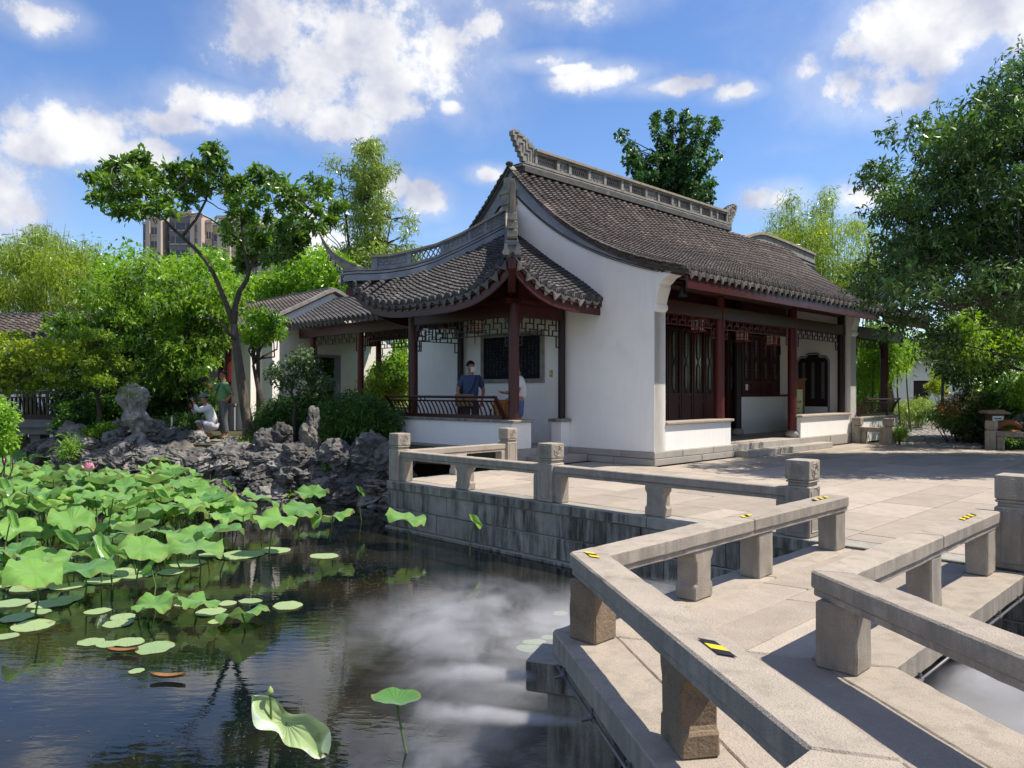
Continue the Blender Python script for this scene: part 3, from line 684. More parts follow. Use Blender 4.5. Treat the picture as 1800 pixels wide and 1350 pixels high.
# gable edge tiles: short tiles laid along the sloping verge
me_v = MB(); me_v.box((-.09,-.045,-.018),(.09,.045,.012)); me_v, _ = me_v.mesh('verge_tile', M_['tile_brown'], center=False, bevel=.008)
sl = 0
for v in np.arange(-.78, 4.2, .082):
    a = math.atan((zr(v+.02) - zr(v-.02)) / .04); o = obj('verge_tile', me_v, roof, B(-.10, v, zr(v) - .018 + random.uniform(-.006,.006)))
    o.rotation_euler = (Matrix.Rotation(RZ_S, 3, 'Z') @ Matrix.Rotation(a, 3, 'X')).to_euler(); o.scale = (random.uniform(.9,1.1), 1, 1)
# extension roof at the far end, over the corridor
ext = thing('side_corridor', B(13, 1, 0), 'corridor end beside the path with a bench rail and plain white ridge', 'corridor')
rx = roof_sheet(10.96, RU1, V0, VC, ext, 'roof', M_['tile_brown'])
for k in range(int((RU1-10.96)/RS)):
    me, c = rows_me[k % 7]; obj('tile_row', me, rx, c + D1 * (11.0 + k*RS)); eave_pieces(rx, (B(11.1+k*RS, V0-.02, zr(V0)-.11), B(11.0+k*RS, V0-.03, zr(V0)-.09)), RZ_S, k)
roof_sheet(10.96, RU1, VC, 9.45, ext, 'rear_roof', M_['tile_brown'])
# its tall plain ridge with a rounded shoulder, banded with mouldings
sh = []
for t in np.linspace(0, 1, 40):
    u = 10.95 + 1.3*t**.8 if t < .35 else None
ru = [10.98 + x for x in (0,.05,.15,.35,.7,1.2,1.7,2.2,3.0,4.2,6.5)]; rzz = [6.55,6.62,6.72,6.86,7.02,7.2,7.33,7.38,7.36,7.3,7.15]
def wallstrip(name, m, dz0, dz1, v0, v1): part(name, lambda s: s.sweep([[B(u,v0,z+dz0),B(u,v1,z+dz0),B(u,v1,z+dz1),B(u,v0,z+dz1)] for u, z in zip(ru, rzz)]), m, ext)
wallstrip('ridge_wall', M_['ridge'], -1.2, 0, 4.2, 4.4); wallstrip('ridge_cap', M_['ridge_cap'], .002, .09, 4.13, 4.47)
for q, d in enumerate((-.34,-.44,-.54,-.66)): wallstrip('ridge_moulding', M_['darkline'] if q % 2 == 0 else M_['brickgrey'], d-.035, d, 4.14, 4.46)
part('column', lambda s: s.tube([B(13.4,.05,.3),B(13.4,.05,3.75)], .13, 14), M_['wood'], ext, smooth=False)
part('beam', lambda s: s.box((10.9,-.05,3.25),(14.9,.15,3.62),B), M_['wood'], ext)
part('low_wall', lambda s: s.box((10.89,-.10,0),(14.2,.22,.72),B), W_, ext); part('coping', lambda s: s.box((10.89,-.15,.722),(14.25,.27,.79),B), PL, ext, bevel=.012)
part('plinth_block', lambda s: s.box((13.3,-.16,0),(14.3,-.105,.3),B), PL, ext)

# ---- main ridge
def rbox(name, m, u0, u1, v0, v1, z0, z1, parent): return part(name, lambda s: s.box((u0, v0, z0), (u1, v1, z1), B), m, parent)
ridge = rbox('ridge', M_['tile'], .25, 10.5, VC-.24, VC+.24, 7.13, 7.27, hall)
rbox('ridge_moulding', M_['ridge'], .2, 10.55, VC-.22, VC+.22, 7.272, 7.31, ridge); rbox('ridge_moulding', M_['darkline'], .2, 10.55, VC-.15, VC+.15, 7.312, 7.345, ridge)
rbox('ridge_moulding', M_['ridge'], .3, 10.6, VC-.20, VC+.20, 7.347, 7.39, ridge)
rbox('ridge_moulding', M_['ridge'], .5, 10.5, VC-.10, VC+.10, 7.425, 7.45, ridge); rbox('ridge_moulding', M_['darkline'], .4, 10.5, VC-.12, VC+.12, 7.392, 7.423, ridge)
rbox('ridge_cap', M_['ridge_cap'], .78, 10.45, VC-.16, VC+.16, 7.765, 7.83, ridge)
rbox('ridge_moulding', M_['ridge'], .78, 10.45, VC-.11, VC+.11, 7.72, 7.763, ridge)
# panels: (start, end, open?)
pan = [(.86,1.62,1),(1.72,2.10,0),(2.20,2.92,1),(3.02,3.62,0),(3.72,4.42,1),(4.52,4.82,0),(4.92,5.62,1),(5.72,6.27,0),(6.37,7.02,1),(7.12,7.40,0),(7.50,8.1,1),(8.2,8.7,0),(8.8,9.35,1),(9.45,9.75,0),(9.85,10.4,1)]
prev = .78
for a, b, op in pan:
    rbox('ridge_stile', M_['ridge'], prev, a, VC-.105, VC+.105, 7.452, 7.718, ridge); prev = b
    if op:
        s = MB(); n = max(3, round((b-a)/.16))
        for i in range(n):
            x0, x1 = a + (b-a)*i/n, a + (b-a)*(i+1)/n; xm = (x0+x1)/2
            for q in ((x0,7.46,xm,7.71),(xm,7.71,x1,7.46),(x0,7.71,xm,7.46),(xm,7.46,x1,7.71)): s.tube([B(q[0],VC,q[1]),B(q[2],VC,q[3])], .016, 4)
        s.build('ridge_lattice', M_['ridge'], ridge); rbox('ridge_panel', M_['darkline'], a, b, VC+.03, VC+.06, 7.452, 7.718, ridge)
    else:
        s = MB(); s.box((a,VC-.05,7.452),(b,VC+.05,7.718),B)
        n = max(2, round((b-a)/.16))
        for i in range(n):
            xc = a + (b-a)*(i+.5)/n
            s.tube([B(xc + .07*math.cos(t)*(.35+t*.1), VC-.055, 7.585 + .09*math.sin(t)*(.35+t*.1)) for t in np.linspace(0, 6, 12)], .014, 4)
            s.tube([B(xc-.07, VC-.055, 7.48), B(xc+.07, VC-.055, 7.69)], .012, 4)
        s.build('ridge_panel', M_['ridge'], ridge)
rbox('ridge_stile', M_['ridge'], prev, 10.45, VC-.105, VC+.105, 7.452, 7.718, ridge)
# fretted ridge ends
fin = [(.80,7.45),(.80,7.90),(.72,7.90),(.72,7.98),(.58,7.98),(.58,8.05),(.44,8.05),(.44,8.11),(.26,8.11),(.24,8.18),(.04,8.18),(.0,8.14),(.0,8.02),(.05,8.02),(.05,7.91),(.12,7.91),(.12,7.79),(.20,7.79),(.20,7.67),(.28,7.67),(.28,7.55),(.36,7.55),(.36,7.45)]
def finial(mir=None):
    X = (lambda a: a) if mir is None else (lambda a: mir - a)
    s = MB(); s.prism([(X(a), b) for a, b in fin], VC-.07, VC+.07, lambda a, b, c: B(a, c, b))
    for q in ([(.72,7.5),(.72,7.84),(.56,7.84),(.56,7.92)],[(.62,7.5),(.62,7.74),(.46,7.74),(.46,7.98),(.34,7.98)],[(.52,7.5),(.52,7.64),(.40,7.64)],[(.36,7.68),(.36,7.88),(.24,7.88),(.24,7.76)],[(.36,8.05),(.16,8.05),(.16,7.96)],[(.08,8.12),(.2,8.12)]):
        for v in (VC-.078, VC+.078): s.tube([B(X(a), v, b) for a, b in q], .018, 4)
    s.build('ridge_end', M_['ridge'], ridge)
finial(); finial(11.2)
part('verge_head', lambda s: s.ball(B(-.06, VC, 7.29), (.10,.16,.06)), M_['tile'], hall, smooth=True)

# ---- front: columns, low walls, doors
def column(u, v, z0, z1, r, m, parent, drum=True):
    part('column', lambda s: s.tube([B(u,v,z0+(.2 if drum else 0)),B(u,v,z1)], r, 18), m, parent)
    if drum: part('column_base', lambda s: s.lathe([(r*1.15,z0+.002),(r*1.55,z0+.05),(r*1.6,z0+.11),(r*1.3,z0+.17),(r*1.12,z0+.198)], B(u,v,0), 18), PL, parent, smooth=True)
column(3.08, .25, .30, 3.86, .125, M_['wood_red'], hall); column(7.0, .25, .30, 3.86, .125, M_['wood_red'], hall)
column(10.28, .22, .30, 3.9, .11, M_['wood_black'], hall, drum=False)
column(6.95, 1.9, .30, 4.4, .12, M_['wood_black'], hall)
part('low_wall', lambda s: s.box((.424,.02,.302),(3.22,.36,.86),B), W_); part('coping', lambda s: s.box((.424,-.05,.862),(3.28,.42,.93),B), M_['granite'], hall, bevel=.015)
part('low_wall', lambda s: s.box((7.02,.02,.302),(10.43,.36,.86),B), W_); part('coping', lambda s: s.box((6.96,-.05,.862),(10.43,.42,.93),B), M_['granite'], hall, bevel=.015)
part('front_beam', lambda s: s.box((.43,.14,3.32),(10.43,.36,3.62),B), M_['wood'], hall, bevel=.01)
part('front_beam', lambda s: s.tube([B(.43,.25,3.95),B(10.43,.25,3.95)], .10, 10), M_['wood'])
for u in (3.08, 7.0): part('cross_beam', lambda s: s.box((u-.09,.3,3.42),(u+.09,2.1,3.7),B), M_['wood'])
def fret(s, o, du, n, top, cell, m=0, rows=(3,2), th=.011, ends=2):
    """hanging fretwork from o along du, n cells wide; deeper at the ends"""
    P = lambda i, j: o + du * (i * cell) + Vector((0, 0, top - j * cell))
    dep = [rows[0] if (i < ends or i >= n - ends) else rows[1] for i in range(n)]
    dep = [min(d, rows[0]) for d in dep]
    bars = set()
    for i in range(n):
        for j in range(dep[i]):
            if (i + 2*j) % 3 != 0: bars.add(((i,j),(i+1,j)))
            if (2*i + j) % 3 != 1: bars.add(((i,j),(i,j+1)))
        bars.add(((i,dep[i]),(i+1,dep[i]))); bars.add(((i,0),(i+1,0)))
        dp = dep[i-1] if i else 0
        for j in range(min(dp, dep[i]), max(dp, dep[i])): bars.add(((i,j),(i,j+1)))
    for j in range(dep[-1]): bars.add(((n,j),(n,j+1)))
    nn = Vector((-du.y, du.x, 0))
    for (a, b), (c, d) in bars:
        p, q = P(a, b), P(c, d); t = (q - p).normalized(); w = nn.cross(t) * th
        p -= t * th; q += t * th; k = nn * th
        s.add([p-w-k, p+w-k, p+w+k, p-w+k, q-w-k, q+w-k, q+w+k, q-w+k], [(0,1,2,3),(4,7,6,5),(0,4,5,1),(1,5,6,2),(2,6,7,3),(3,7,4,0)])
def lattice(parent, p, q, top, m, cell=.115, rows=(4,2), ends=2, th=.011):
    d = q - p; n = round(d.length / cell); s = MB(); fret(s, p, d.normalized(), n, top, d.length / n, rows=rows, ends=ends, th=th); s.build('hanging_lattice', m, parent)
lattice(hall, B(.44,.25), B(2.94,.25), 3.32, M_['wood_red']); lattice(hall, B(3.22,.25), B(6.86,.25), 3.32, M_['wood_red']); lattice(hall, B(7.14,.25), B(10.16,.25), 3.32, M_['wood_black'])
IV = 2.02
part('inner_wall', lambda s: s.box((7.42,IV,.302),(10.44,IV+.2,1.42),B), W_)
part('wall_sill', lambda s: s.box((7.40,IV-.04,1.422),(10.44,IV+.2,1.48),B), M_['wood'], hall)
part('inner_wall', lambda s: s.box((9.92,IV-.012,1.482),(10.44,IV+.2,3.35),B), W_)
part('inner_wall', lambda s: s.box((.41,IV+.02,3.36),(10.44,IV+.2,5.2),B), M_['wood'])
M_glass = mat('dim_glass', (.055,.06,.065), (.03,.033,.036), 2, .12, spec=.6)
M_pane = mat('milky_pane', (.16,.165,.165), (.10,.105,.11), 2, .2, spec=.5)
def leaf(u0, u1, z0, z1, solid, v=IV, name='door_leaf', fr=None, pane=M_pane):
    fr = fr or (lambda a, b, c: B(a, b, c)); g_ = .012; w = .065
    d = MB(); a, b = u0 + g_, u1 - g_
    d.box((a,v,z0),(a+w,v+.06,z1),fr); d.box((b-w,v,z0),(b,v+.06,z1),fr)
    zs = [z0, z0 + solid, z0 + solid + .20, z1 - .06] if solid else [z0, z0+.02, z1-.06]
    for z in zs: d.box((a+w+.001,v,z),(b-w-.001,v+.06,z+.06),fr)
    zg0 = (z0 + solid + .26) if solid else z0 + .08; zg1 = z1 - .06
    if solid: d.box((a+w,v+.02,z0+.06),(b-w,v+.04,z0+solid),fr); d.box((a+w,v+.02,z0+solid+.06),(b-w,v+.04,z0+solid+.2),fr)
    o = d.build(name, M_['wood_deep'], hall); c = (a+b)/2; h = (zg1 - zg0)/2
    s = MB(); s.box((a+w,v+.045,zg0),(b-w,v+.05,zg1),fr); s.build('glass', M_glass, o)
    for k in range(2):   # the two long six-sided panes and the bars round them
        zc = zg0 + h*(k+.5); r, hh = .075, h*.40
        P = [(c-r*.55,zc-hh),(c+r*.55,zc-hh),(c+r,zc-hh+.09),(c+r,zc+hh-.09),(c+r*.55,zc+hh),(c-r*.55,zc+hh),(c-r,zc+hh-.09),(c-r,zc-hh+.09)]
        s = MB(); s.prism(P, v+.035, v+.043, lambda x, y, z: fr(x, z, y)); s.build('pane', pane, o)
        s = MB()
        for (x0,y0),(x1,y1) in zip(P, P[1:]+P[:1]): s.tube([fr(x0,v+.03,y0), fr(x1,v+.03,y1)], .012, 4)
        for x, y in ((c-r,zc),(c+r,zc)): s.tube([fr(x,v+.03,y), fr(a+w if x<c else b-w,v+.03,y)], .011, 4)
        for y in (zc-hh,zc+hh): s.tube([fr(c,v+.03,y), fr(c,v+.03,zg0 if y<zc and k==0 else (zg1 if y>zc and k==1 else zg0+h))], .011, 4)
        s.build('pane_bars', M_['wood'], o)
u = .55
k = 0
while u < 7.2:
    if abs(u - (.55 + 9*.605)) > .05: leaf(u, u+.6, .33, 3.3, .95 + .0)
    u += .605; k += 1
for i in range(4): leaf(7.46 + i*.615, 7.46 + (i+1)*.615, 1.485, 3.3, .16, name='window_leaf')
part('inner_wall', lambda s: s.box((.41,5.9,.302),(10.44,6.1,6.0),B), M_['wood'])
part('notice', lambda s: s.box((7.66,IV-.012,1.62),(7.80,IV-.004,1.80),B), M_['plaster'])
# side doorway with grey brick surround in the far gable, seen from inside the veranda
SU = 10.44
def sfr(a, b, c): return B(SU - b, a, c)
op = [(.66,.31),(.66,2.55),(.76,2.68),(.95,2.68),(1.0,2.78),(1.35,2.78),(1.40,2.68),(1.58,2.68),(1.68,2.55),(1.68,.31)]
for (a, b), (c, d) in zip(op, op[1:]):
    part('door_surround', lambda s: s.tube([sfr(a,.02,b), sfr(c,.02,d)], .035, 4), M_['brickgrey'], hall)
part('doorway', lambda s: s.prism(op, 0, .012, lambda a, b, c: sfr(a, c, b)), M_['wood_black'], hall)
part('door_panel', lambda s: s.box((.70,.02,.31),(1.64,.03,1.10),sfr), W_, hall)
for a in (.8, 1.12, 1.42): part('pane', lambda s: s.box((a,.014,1.35),(a+.10,.022,2.5),sfr), M_pane, hall)
part('wall_plate', lambda s: s.box((10.36-.5,IV-.03,2.75),(10.40-.5,IV-.012,3.05),B), M_['dark'], hall)
lm = thing('wall_lamp', B(.62,-.30,3.62), 'small dark bell shaped lamp under the eave at the white wall end', 'lamp')
part('lamp_shade', lambda s: s.lathe([(.03,3.86),(.05,3.82),(.07,3.72),(.11,3.62),(.10,3.615)], B(.62,-.30,0), 14), M_['dark'], lm, smooth=True)
part('bracket', lambda s: s.tube([B(.62,-.30,3.85),B(.62,-.30,3.92),B(.5,-.12,3.95)], .015, 6), M_['dark'], lm)

# ================================================================== HALF PAVILION on the gable
pav_ = thing('half_pavilion', B(-.9, 4.3, 0), 'open half pavilion with upswept tiled eaves built against the white gable', 'pavilion')
EU, ES, EN = -2.85, 1.4, 7.2          # eave lines
FT = [0,.17,.39,.54,.76,1.0]; FZ = [3.70,4.06,4.46,4.73,5.17,5.64]
def pz(u, v):
    a = (u - EU) / -EU; b = min(v - ES, EN - v) / 2.9
    t = max(0, min(1, min(a, b))); e = min(1, 1 - max(a, b)) if False else None
    # distance along the eave from its middle on the face we are on
    if a <= b: e = abs(v - 4.3) / 2.9
    else: e = abs(u) / -EU
    return float(np.interp(t, FT, FZ)) + .77 * max(0, min(1.05, e))**3.6
def pnrm(u, v, h=.02):
    du = (pz(u+h, v) - pz(u-h, v)) / (2*h); dv = (pz(u, v+h) - pz(u, v-h)) / (2*h)
    return (Vector((0,0,1)) - D1*du - D2*dv).normalized()
proof = None
def face_sheet(pts_of, n, k, name, m, dz, th):
    """pts_of(i/n) -> eave point, top point (u,v pairs)"""
    s = MB(); V = []
    for i in range(n+1):
        (ua, va), (ub_, vb) = pts_of(i/n)
        for j in range(k+1):
            f = j/k; uu, vv = ua+(ub_-ua)*f, va+(vb-va)*f; V.append(B(uu, vv, pz(uu, vv)+dz))
    W2 = [p - Vector((0,0,th)) for p in V]; o = (k+1)*(n+1)
    Fs = []
    for i in range(n):
        for j in range(k):
            a = i*(k+1)+j; b = a+1; c = a+k+2; d = a+k+1; Fs += [(a,b,c,d),(o+a,o+d,o+c,o+b)]
    for i in range(n): a = i*(k+1); d = a+k+1; Fs.append((a,d,o+d,o+a))
    s.add(V+W2, Fs); return s.build(name, m, pav_, smooth=True)
def wface(f): v = ES + (EN-ES)*f; t = 1-abs(v-4.3)/2.9; return (EU, v), (EU*(1-t)-.02*0, v)
def sface(f): u = EU*(1-f); t = f; return (u, ES), (u, ES + 2.9*t)
def nface(f): u = EU*(1-f); t = f; return (u, EN), (u, EN - 2.9*t)
rfW = face_sheet(wface, 40, 10, 'roof_slope', M_['tile'], -.10, .06); rfS = face_sheet(sface, 22, 10, 'roof_slope', M_['tile'], -.10, .06); rfN = face_sheet(nface, 22, 10, 'roof_slope', M_['tile'], -.10, .06)
for fn, n in ((wface, 40), (sface, 22), (nface, 22)): face_sheet(fn, n, 8, 'soffit', M_['wood'], -.185, .03)
def prow(ua, va, ub_, vb, side, face, rz, drip):
    pts = []
    n = max(2, int(math.hypot(ub_-ua, vb-va)/.12))
    for i in range(n+1):
        f = i/n; u, v = ua+(ub_-ua)*f, va+(vb-va)*f; pts.append((B(u, v, pz(u, v)-.10), pnrm(u, v)))
    L_ = sum((pts[i+1][0]-pts[i][0]).length for i in range(n))
    if L_ > .15: arc_tile_row(pts, side, .108, .115, .005, lift=.026).build('tile_row', M_['tile'], face, fixn=False)
PS = .2636
for k in range(22):
    v = ES + PS/2 + k*PS; t = 1-abs(v-4.3)/2.9
    prow(EU, v, EU*(1-t), v, D2, rfW, 0, 0)
RZ_W = math.atan2(-D2.y, -D2.x)
for k in range(23):
    v = ES + k*PS
    tilt = math.atan((pz(EU, min(v+.05, EN)) - pz(EU, max(v-.05, ES))) / .1)
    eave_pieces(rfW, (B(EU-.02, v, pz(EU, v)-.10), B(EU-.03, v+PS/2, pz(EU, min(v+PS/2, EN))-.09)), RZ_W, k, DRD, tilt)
for face, ev, sg, rz in ((rfS, ES, 1, RZ_S), (rfN, EN, -1, RZ_S + math.pi)):
    for k in range(11):
        u = EU + PS/2 + k*PS
        if u > -.05: break
        t = 1-abs(u)/-EU
        prow(u, ev, u, ev + sg*2.9*t, D1, face, 0, 0)
    for k in range(11):
        u = EU + k*PS; tilt = -sg * math.atan((pz(u+.05, ev) - pz(max(u-.05, EU), ev)) / .1)
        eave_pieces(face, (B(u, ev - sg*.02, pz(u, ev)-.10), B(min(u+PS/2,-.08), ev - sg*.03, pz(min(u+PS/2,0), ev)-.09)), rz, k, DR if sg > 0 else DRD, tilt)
# curved red eave boards
def eboard(pts, out, name='eave_board'):
    s = MB(); s.sweep([[p - out*.10 + Vector((0,0,-.40)), p - out*.05 + Vector((0,0,-.40)), p - out*.05 + Vector((0,0,-.165)), p - out*.10 + Vector((0,0,-.165))] for p in pts]); s.build(name, M_['wood'], pav_)
eboard([B(EU, v, pz(EU, v)) for v in np.linspace(ES+.0, EN, 40)], -D1); eboard([B(u, ES, pz(u, ES)) for u in np.linspace(EU, 0, 24)], -D2); eboard([B(u, EN, pz(u, EN)) for u in np.linspace(EU, 0, 24)], D2)
# hip ridges: base, mouldings, panelled wall, cap, upturned horn
HS = [-.05,.03,.14,.25,.39,.54,.69,.83,.97]; HB = [4.40,4.44,4.44,4.47,4.56,4.74,5.02,5.30,5.60]; HT = [4.86,4.77,5.0,5.02,5.14,5.29,5.55,5.85,6.17]
def hip(cv):
    a, b = B(EU, cv), B(-.02, 4.3); d = (b - a).normalized(); n = Vector((-d.y, d.x, 0)); Lh = (b-a).length
    P = lambda s_: a + d * (Lh * s_)
    root = None
    def strip2(name, m, s0, s1, w, f0, f1, n_=24, parent=None):
        mb = MB(); mb.sweep([[P(s)-n*w+Vector((0,0,f0(s))), P(s)+n*w+Vector((0,0,f0(s))), P(s)+n*w+Vector((0,0,f1(s))), P(s)-n*w+Vector((0,0,f1(s)))] for s in np.linspace(s0, s1, n_)]); return mb.build(name, m, parent or pav_)
    hb = lambda s: float(np.interp(s, HS, HB)); ht = lambda s: float(np.interp(s, HS, HT))
    root = strip2('hip_ridge', M_['brickgrey'], -.03, 1, .15, lambda s: hb(s)-.08, lambda s: hb(s)+.07)
    strip2('ridge_moulding', M_['darkline'], -.04, 1, .11, lambda s: hb(s)+.072, lambda s: hb(s)+.10, parent=root)
    strip2('ridge_moulding', M_['brickgrey'], -.05, 1, .13, lambda s: hb(s)+.102, lambda s: hb(s)+.15, parent=root)
    strip2('ridge_moulding', M_['darkline'], -.05, 1, .09, lambda s: hb(s)+.152, lambda s: hb(s)+.175, parent=root)
    strip2('ridge_moulding', M_['ridge'], -.06, 1, .11, lambda s: hb(s)+.177, lambda s: hb(s)+.22, parent=root)
    strip2('ridge_cap', M_['ridge_cap'], .135, 1, .12, lambda s: ht(s)-.055, ht, parent=root)
    lo_, hi_ = lambda s: hb(s)+.222, lambda s: ht(s)-.057
    edges = [.14,.175,.36,.385,.565,.59,.735,.755,.835,.855,1.0]
    for i in range(0, len(edges)-1, 2): strip2('ridge_stile', M_['brickgrey'], edges[i], edges[i+1], .07, lo_, hi_, 3, root)
    for i, (s0, s1) in enumerate(zip(edges[1::2], edges[2::2])):
        strip2('ridge_rail', M_['brickgrey'], s0, s1, .065, lo_, lambda s: lo_(s)+.03, 6, root); strip2('ridge_rail', M_['brickgrey'], s0, s1, .065, lambda s: hi_(s)-.03, hi_, 6, root)
        if i == 1:   # open panel with a trellis
            mb = MB(); nn_ = 6
            for q in range(nn_):
                x0, x1 = s0+(s1-s0)*q/nn_, s0+(s1-s0)*(q+1)/nn_
                mb.tube([P(x0)+Vector((0,0,lo_(x0)+.03)), P(x1)+Vector((0,0,hi_(x1)-.03))], .016, 4); mb.tube([P(x0)+Vector((0,0,hi_(x0)-.03)), P(x1)+Vector((0,0,lo_(x1)+.03))], .016, 4)
            mb.build('ridge_lattice', M_['brickgrey'], root)
        else:
            strip2('ridge_panel', M_['brickgrey'], s0, s1, .035, lambda s: lo_(s)+.031, lambda s: hi_(s)-.031, 6, root)
            mb = MB(); nn_ = 5
            for q in range(nn_):
                x = s0+(s1-s0)*(q+.5)/nn_; zc = (lo_(x)+hi_(x))/2
                for sg in (-1, 1):
                    if i == 2: mb.tube([P(x)+n*sg*.037+d*aa+Vector((0,0,zc+bb)) for aa, bb in ((-.07,-.06),(-.07,.06),(.05,.06),(.05,-.03),(-.01,-.03))], .011, 4)
                    else: mb.tube([P(x)+n*sg*.037+d*(.09*math.cos(t)*(.4+.1*t))+Vector((0,0,zc+.07*math.sin(t)*(.4+.1*t))) for t in np.linspace(0,6,11)], .011, 4)
            mb.build('carving', M_['ridge'], root)
    # horn
    hs = [.10,.05,0,-.05,-.10,-.14,-.17,-.185]; hz = [4.70,4.73,4.80,4.90,5.05,5.24,5.42,5.56]; hw = [.09,.09,.085,.07,.055,.045,.035,.02]
    mb = MB(); mb.sweep([[P(s)-n*w+Vector((0,0,z-h)), P(s)+n*w+Vector((0,0,z-h)), P(s)+n*w+Vector((0,0,z)), P(s)-n*w+Vector((0,0,z))] for s, z, w, h in zip(hs, hz, hw, (.16,.18,.20,.20,.18,.14,.09,.03))])
    mb.build('horn', M_['ridge'], root)
    mb = MB(); mb.sweep([[P(s)-n*(w+.025)+Vector((0,0,z+.002)), P(s)+n*(w+.025)+Vector((0,0,z+.002)), P(s)+n*(w+.025)+Vector((0,0,z+.045)), P(s)-n*(w+.025)+Vector((0,0,z+.045))] for s, z, w in zip(hs[1:], hz[1:], hw[1:])]); mb.build('horn_cap', M_['ridge_cap'], root)
    mb = MB(); mb.tube([P(.11)+d*(.06*math.cos(t))+Vector((0,0,4.78+.06*math.sin(t))) for t in np.linspace(-1.2,4,10)], .02, 5); mb.build('scroll', M_['ridge'], root)
    # stacked end blocks under the horn and clay tongues at the corner
    for q in range(4): mb = MB(); sq = -.035-.028*q; mb.box((-.05,-.115+.008*q,4.46+.14*q),(.0,.115-.008*q,4.59+.14*q), lambda x, y, z: P(sq)+d*x+n*y+Vector((0,0,z))); mb.build('end_block', M_['ridge'], root, bevel=.008)
    for sg in (-1, 1):
        mb = MB(); mb.prism([(-.03,.08),(.03,.08),(.04,-.02),(.075,-.09),(.05,-.14),(-.05,-.14),(-.075,-.09),(-.04,-.02)], -.02, .02, lambda x, y, z: P(-.055)+n*(sg*.12+x)+d*z+Vector((0,0,4.40+y))); mb.build('corner_tongue', M_['drip'], root)
    # hip rafter nose under the corner
    mb = MB(); mb.sweep([[P(s)-n*.08+Vector((0,0,z-.2)), P(s)+n*.08+Vector((0,0,z-.2)), P(s)+n*.08+Vector((0,0,z)), P(s)-n*.08+Vector((0,0,z))] for s, z in ((-.02,4.22),(.1,4.05),(.25,3.9),(.45,3.95))]); mb.build('hip_rafter', M_['wood'], pav_)
hip(ES); hip(EN)
# gable ornament where the hips meet the wall
part('apex_ornament', lambda s: [s.box((-.16,4.13,5.7),(.0,4.47,6.25),B), s.box((-.20,4.08,6.252),(.0,4.52,6.33),B), s.box((-.17,4.12,6.332),(.0,4.48,6.52),B), s.box((-.2,4.06,6.522),(.0,4.54,6.6),B), s.box((-.12,4.15,6.602),(0,4.45,6.95),B)], M_['ridge'], pav_)
# posts, beams
cols = [(-1.7,2.5),(-1.7,6.1),(-.02-.1,2.5),(-.12,6.1)]
for i, (u, v) in enumerate(cols):
    r = .12 if i < 2 else .085
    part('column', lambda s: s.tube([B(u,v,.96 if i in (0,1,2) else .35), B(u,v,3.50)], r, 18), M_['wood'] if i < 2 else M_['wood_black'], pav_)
    part('bracket', lambda s: [s.box((u-.10,v-.10,3.502),(u+.10,v+.10,3.64),B), s.box((u-.06,v-.06,3.642),(u+.06,v+.06,3.9),B)], M_['wood'], pav_)
for a, b in (((-1.7,2.5),(-1.7,6.1)),((-1.7,2.5),(0,2.5)),((-1.7,6.1),(0,6.1))):
    p, q = B(*a), B(*b); d = (q-p).normalized(); n = Vector((-d.y,d.x,0)); L_ = (q-p).length
    fr = lambda x, y, z: p + d*x + n*y + Vector((0,0,z))
    part('beam', lambda s: s.box((.1,-.055,3.24),(L_-.06,.055,3.5),fr), M_['wood'], pav_, bevel=.008)
    part('upper_beam', lambda s: s.box((-.3,-.07,3.505),(L_,.07,3.62),fr), M_['wood'], pav_)
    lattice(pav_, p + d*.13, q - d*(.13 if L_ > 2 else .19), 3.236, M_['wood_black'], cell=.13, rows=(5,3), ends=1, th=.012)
for u, v in ((-1.7,2.5),(-1.7,6.1)):   # carved brackets beside the posts
    for d in ((D2 if v < 4 else -D2), D1):
        s = MB(); s.prism([(.12,3.23),(.30,3.23),(.24,3.12),(.18,3.08),(.17,2.95),(.12,2.78)], -.02, .02, lambda a, b, c: B(u, v) + d*a + Vector((-d.y,d.x,0))*c + Vector((0,0,b))); s.build('post_bracket', M_['wood'], pav_)
for pts in ([(-1.7, v) for v in np.linspace(2.35, 6.25, 14)], [(u, 2.5) for u in np.linspace(-1.85, -.02, 9)], [(u, 6.1) for u in np.linspace(-1.85, -.02, 9)]):
    part('frieze', lambda s: s.sweep([[B(u-.02,v-.02,3.622),B(u+.02,v+.02,3.622),B(u+.02,v+.02,pz(u,v)-.22),B(u-.02,v-.02,pz(u,v)-.22)] for u, v in pts]), M_['wood'], pav_)
# hanging post at the corner under the hip
for cv, sg in ((ES, 1), (EN, -1)):
    c = B(EU+.62, cv+sg*.62)
# floor, low wall, coping
wall_run(B(-1.93,6.7), B(-1.93,2.34), -D1, [(-.1,.33,.0,1.5)], pav_, PL, .28); wall_run(B(-1.93,2.36), B(-.01,2.36), -D2, [(0,.33,.0,.9)], pav_, PL, .28)
part('floor_slab', lambda s: s.box((-1.64,2.65,.05),(0,6.6,.335),B), M_['slab'], pav_)
part('low_wall', lambda s: [s.box((-1.89,2.36,.332),(-1.55,6.9,.90),B), s.box((-1.548,2.36,.332),(-1.30,2.68,.90),B)], W_, pav_)
part('coping', lambda s: [s.box((-1.94,2.30,.902),(-1.50,6.95,.965),B), s.box((-1.498,2.30,.902),(-1.25,2.73,.965),B)], M_['granite_dark'], pav_, bevel=.012)
part('low_wall', lambda s: s.box((-.30,2.36,.302),(.0,2.66,.88),B), W_, pav_); part('coping', lambda s: s.box((-.36,2.30,.882),(.0,2.72,.955),B), M_['granite_dark'], pav_, bevel=.012)
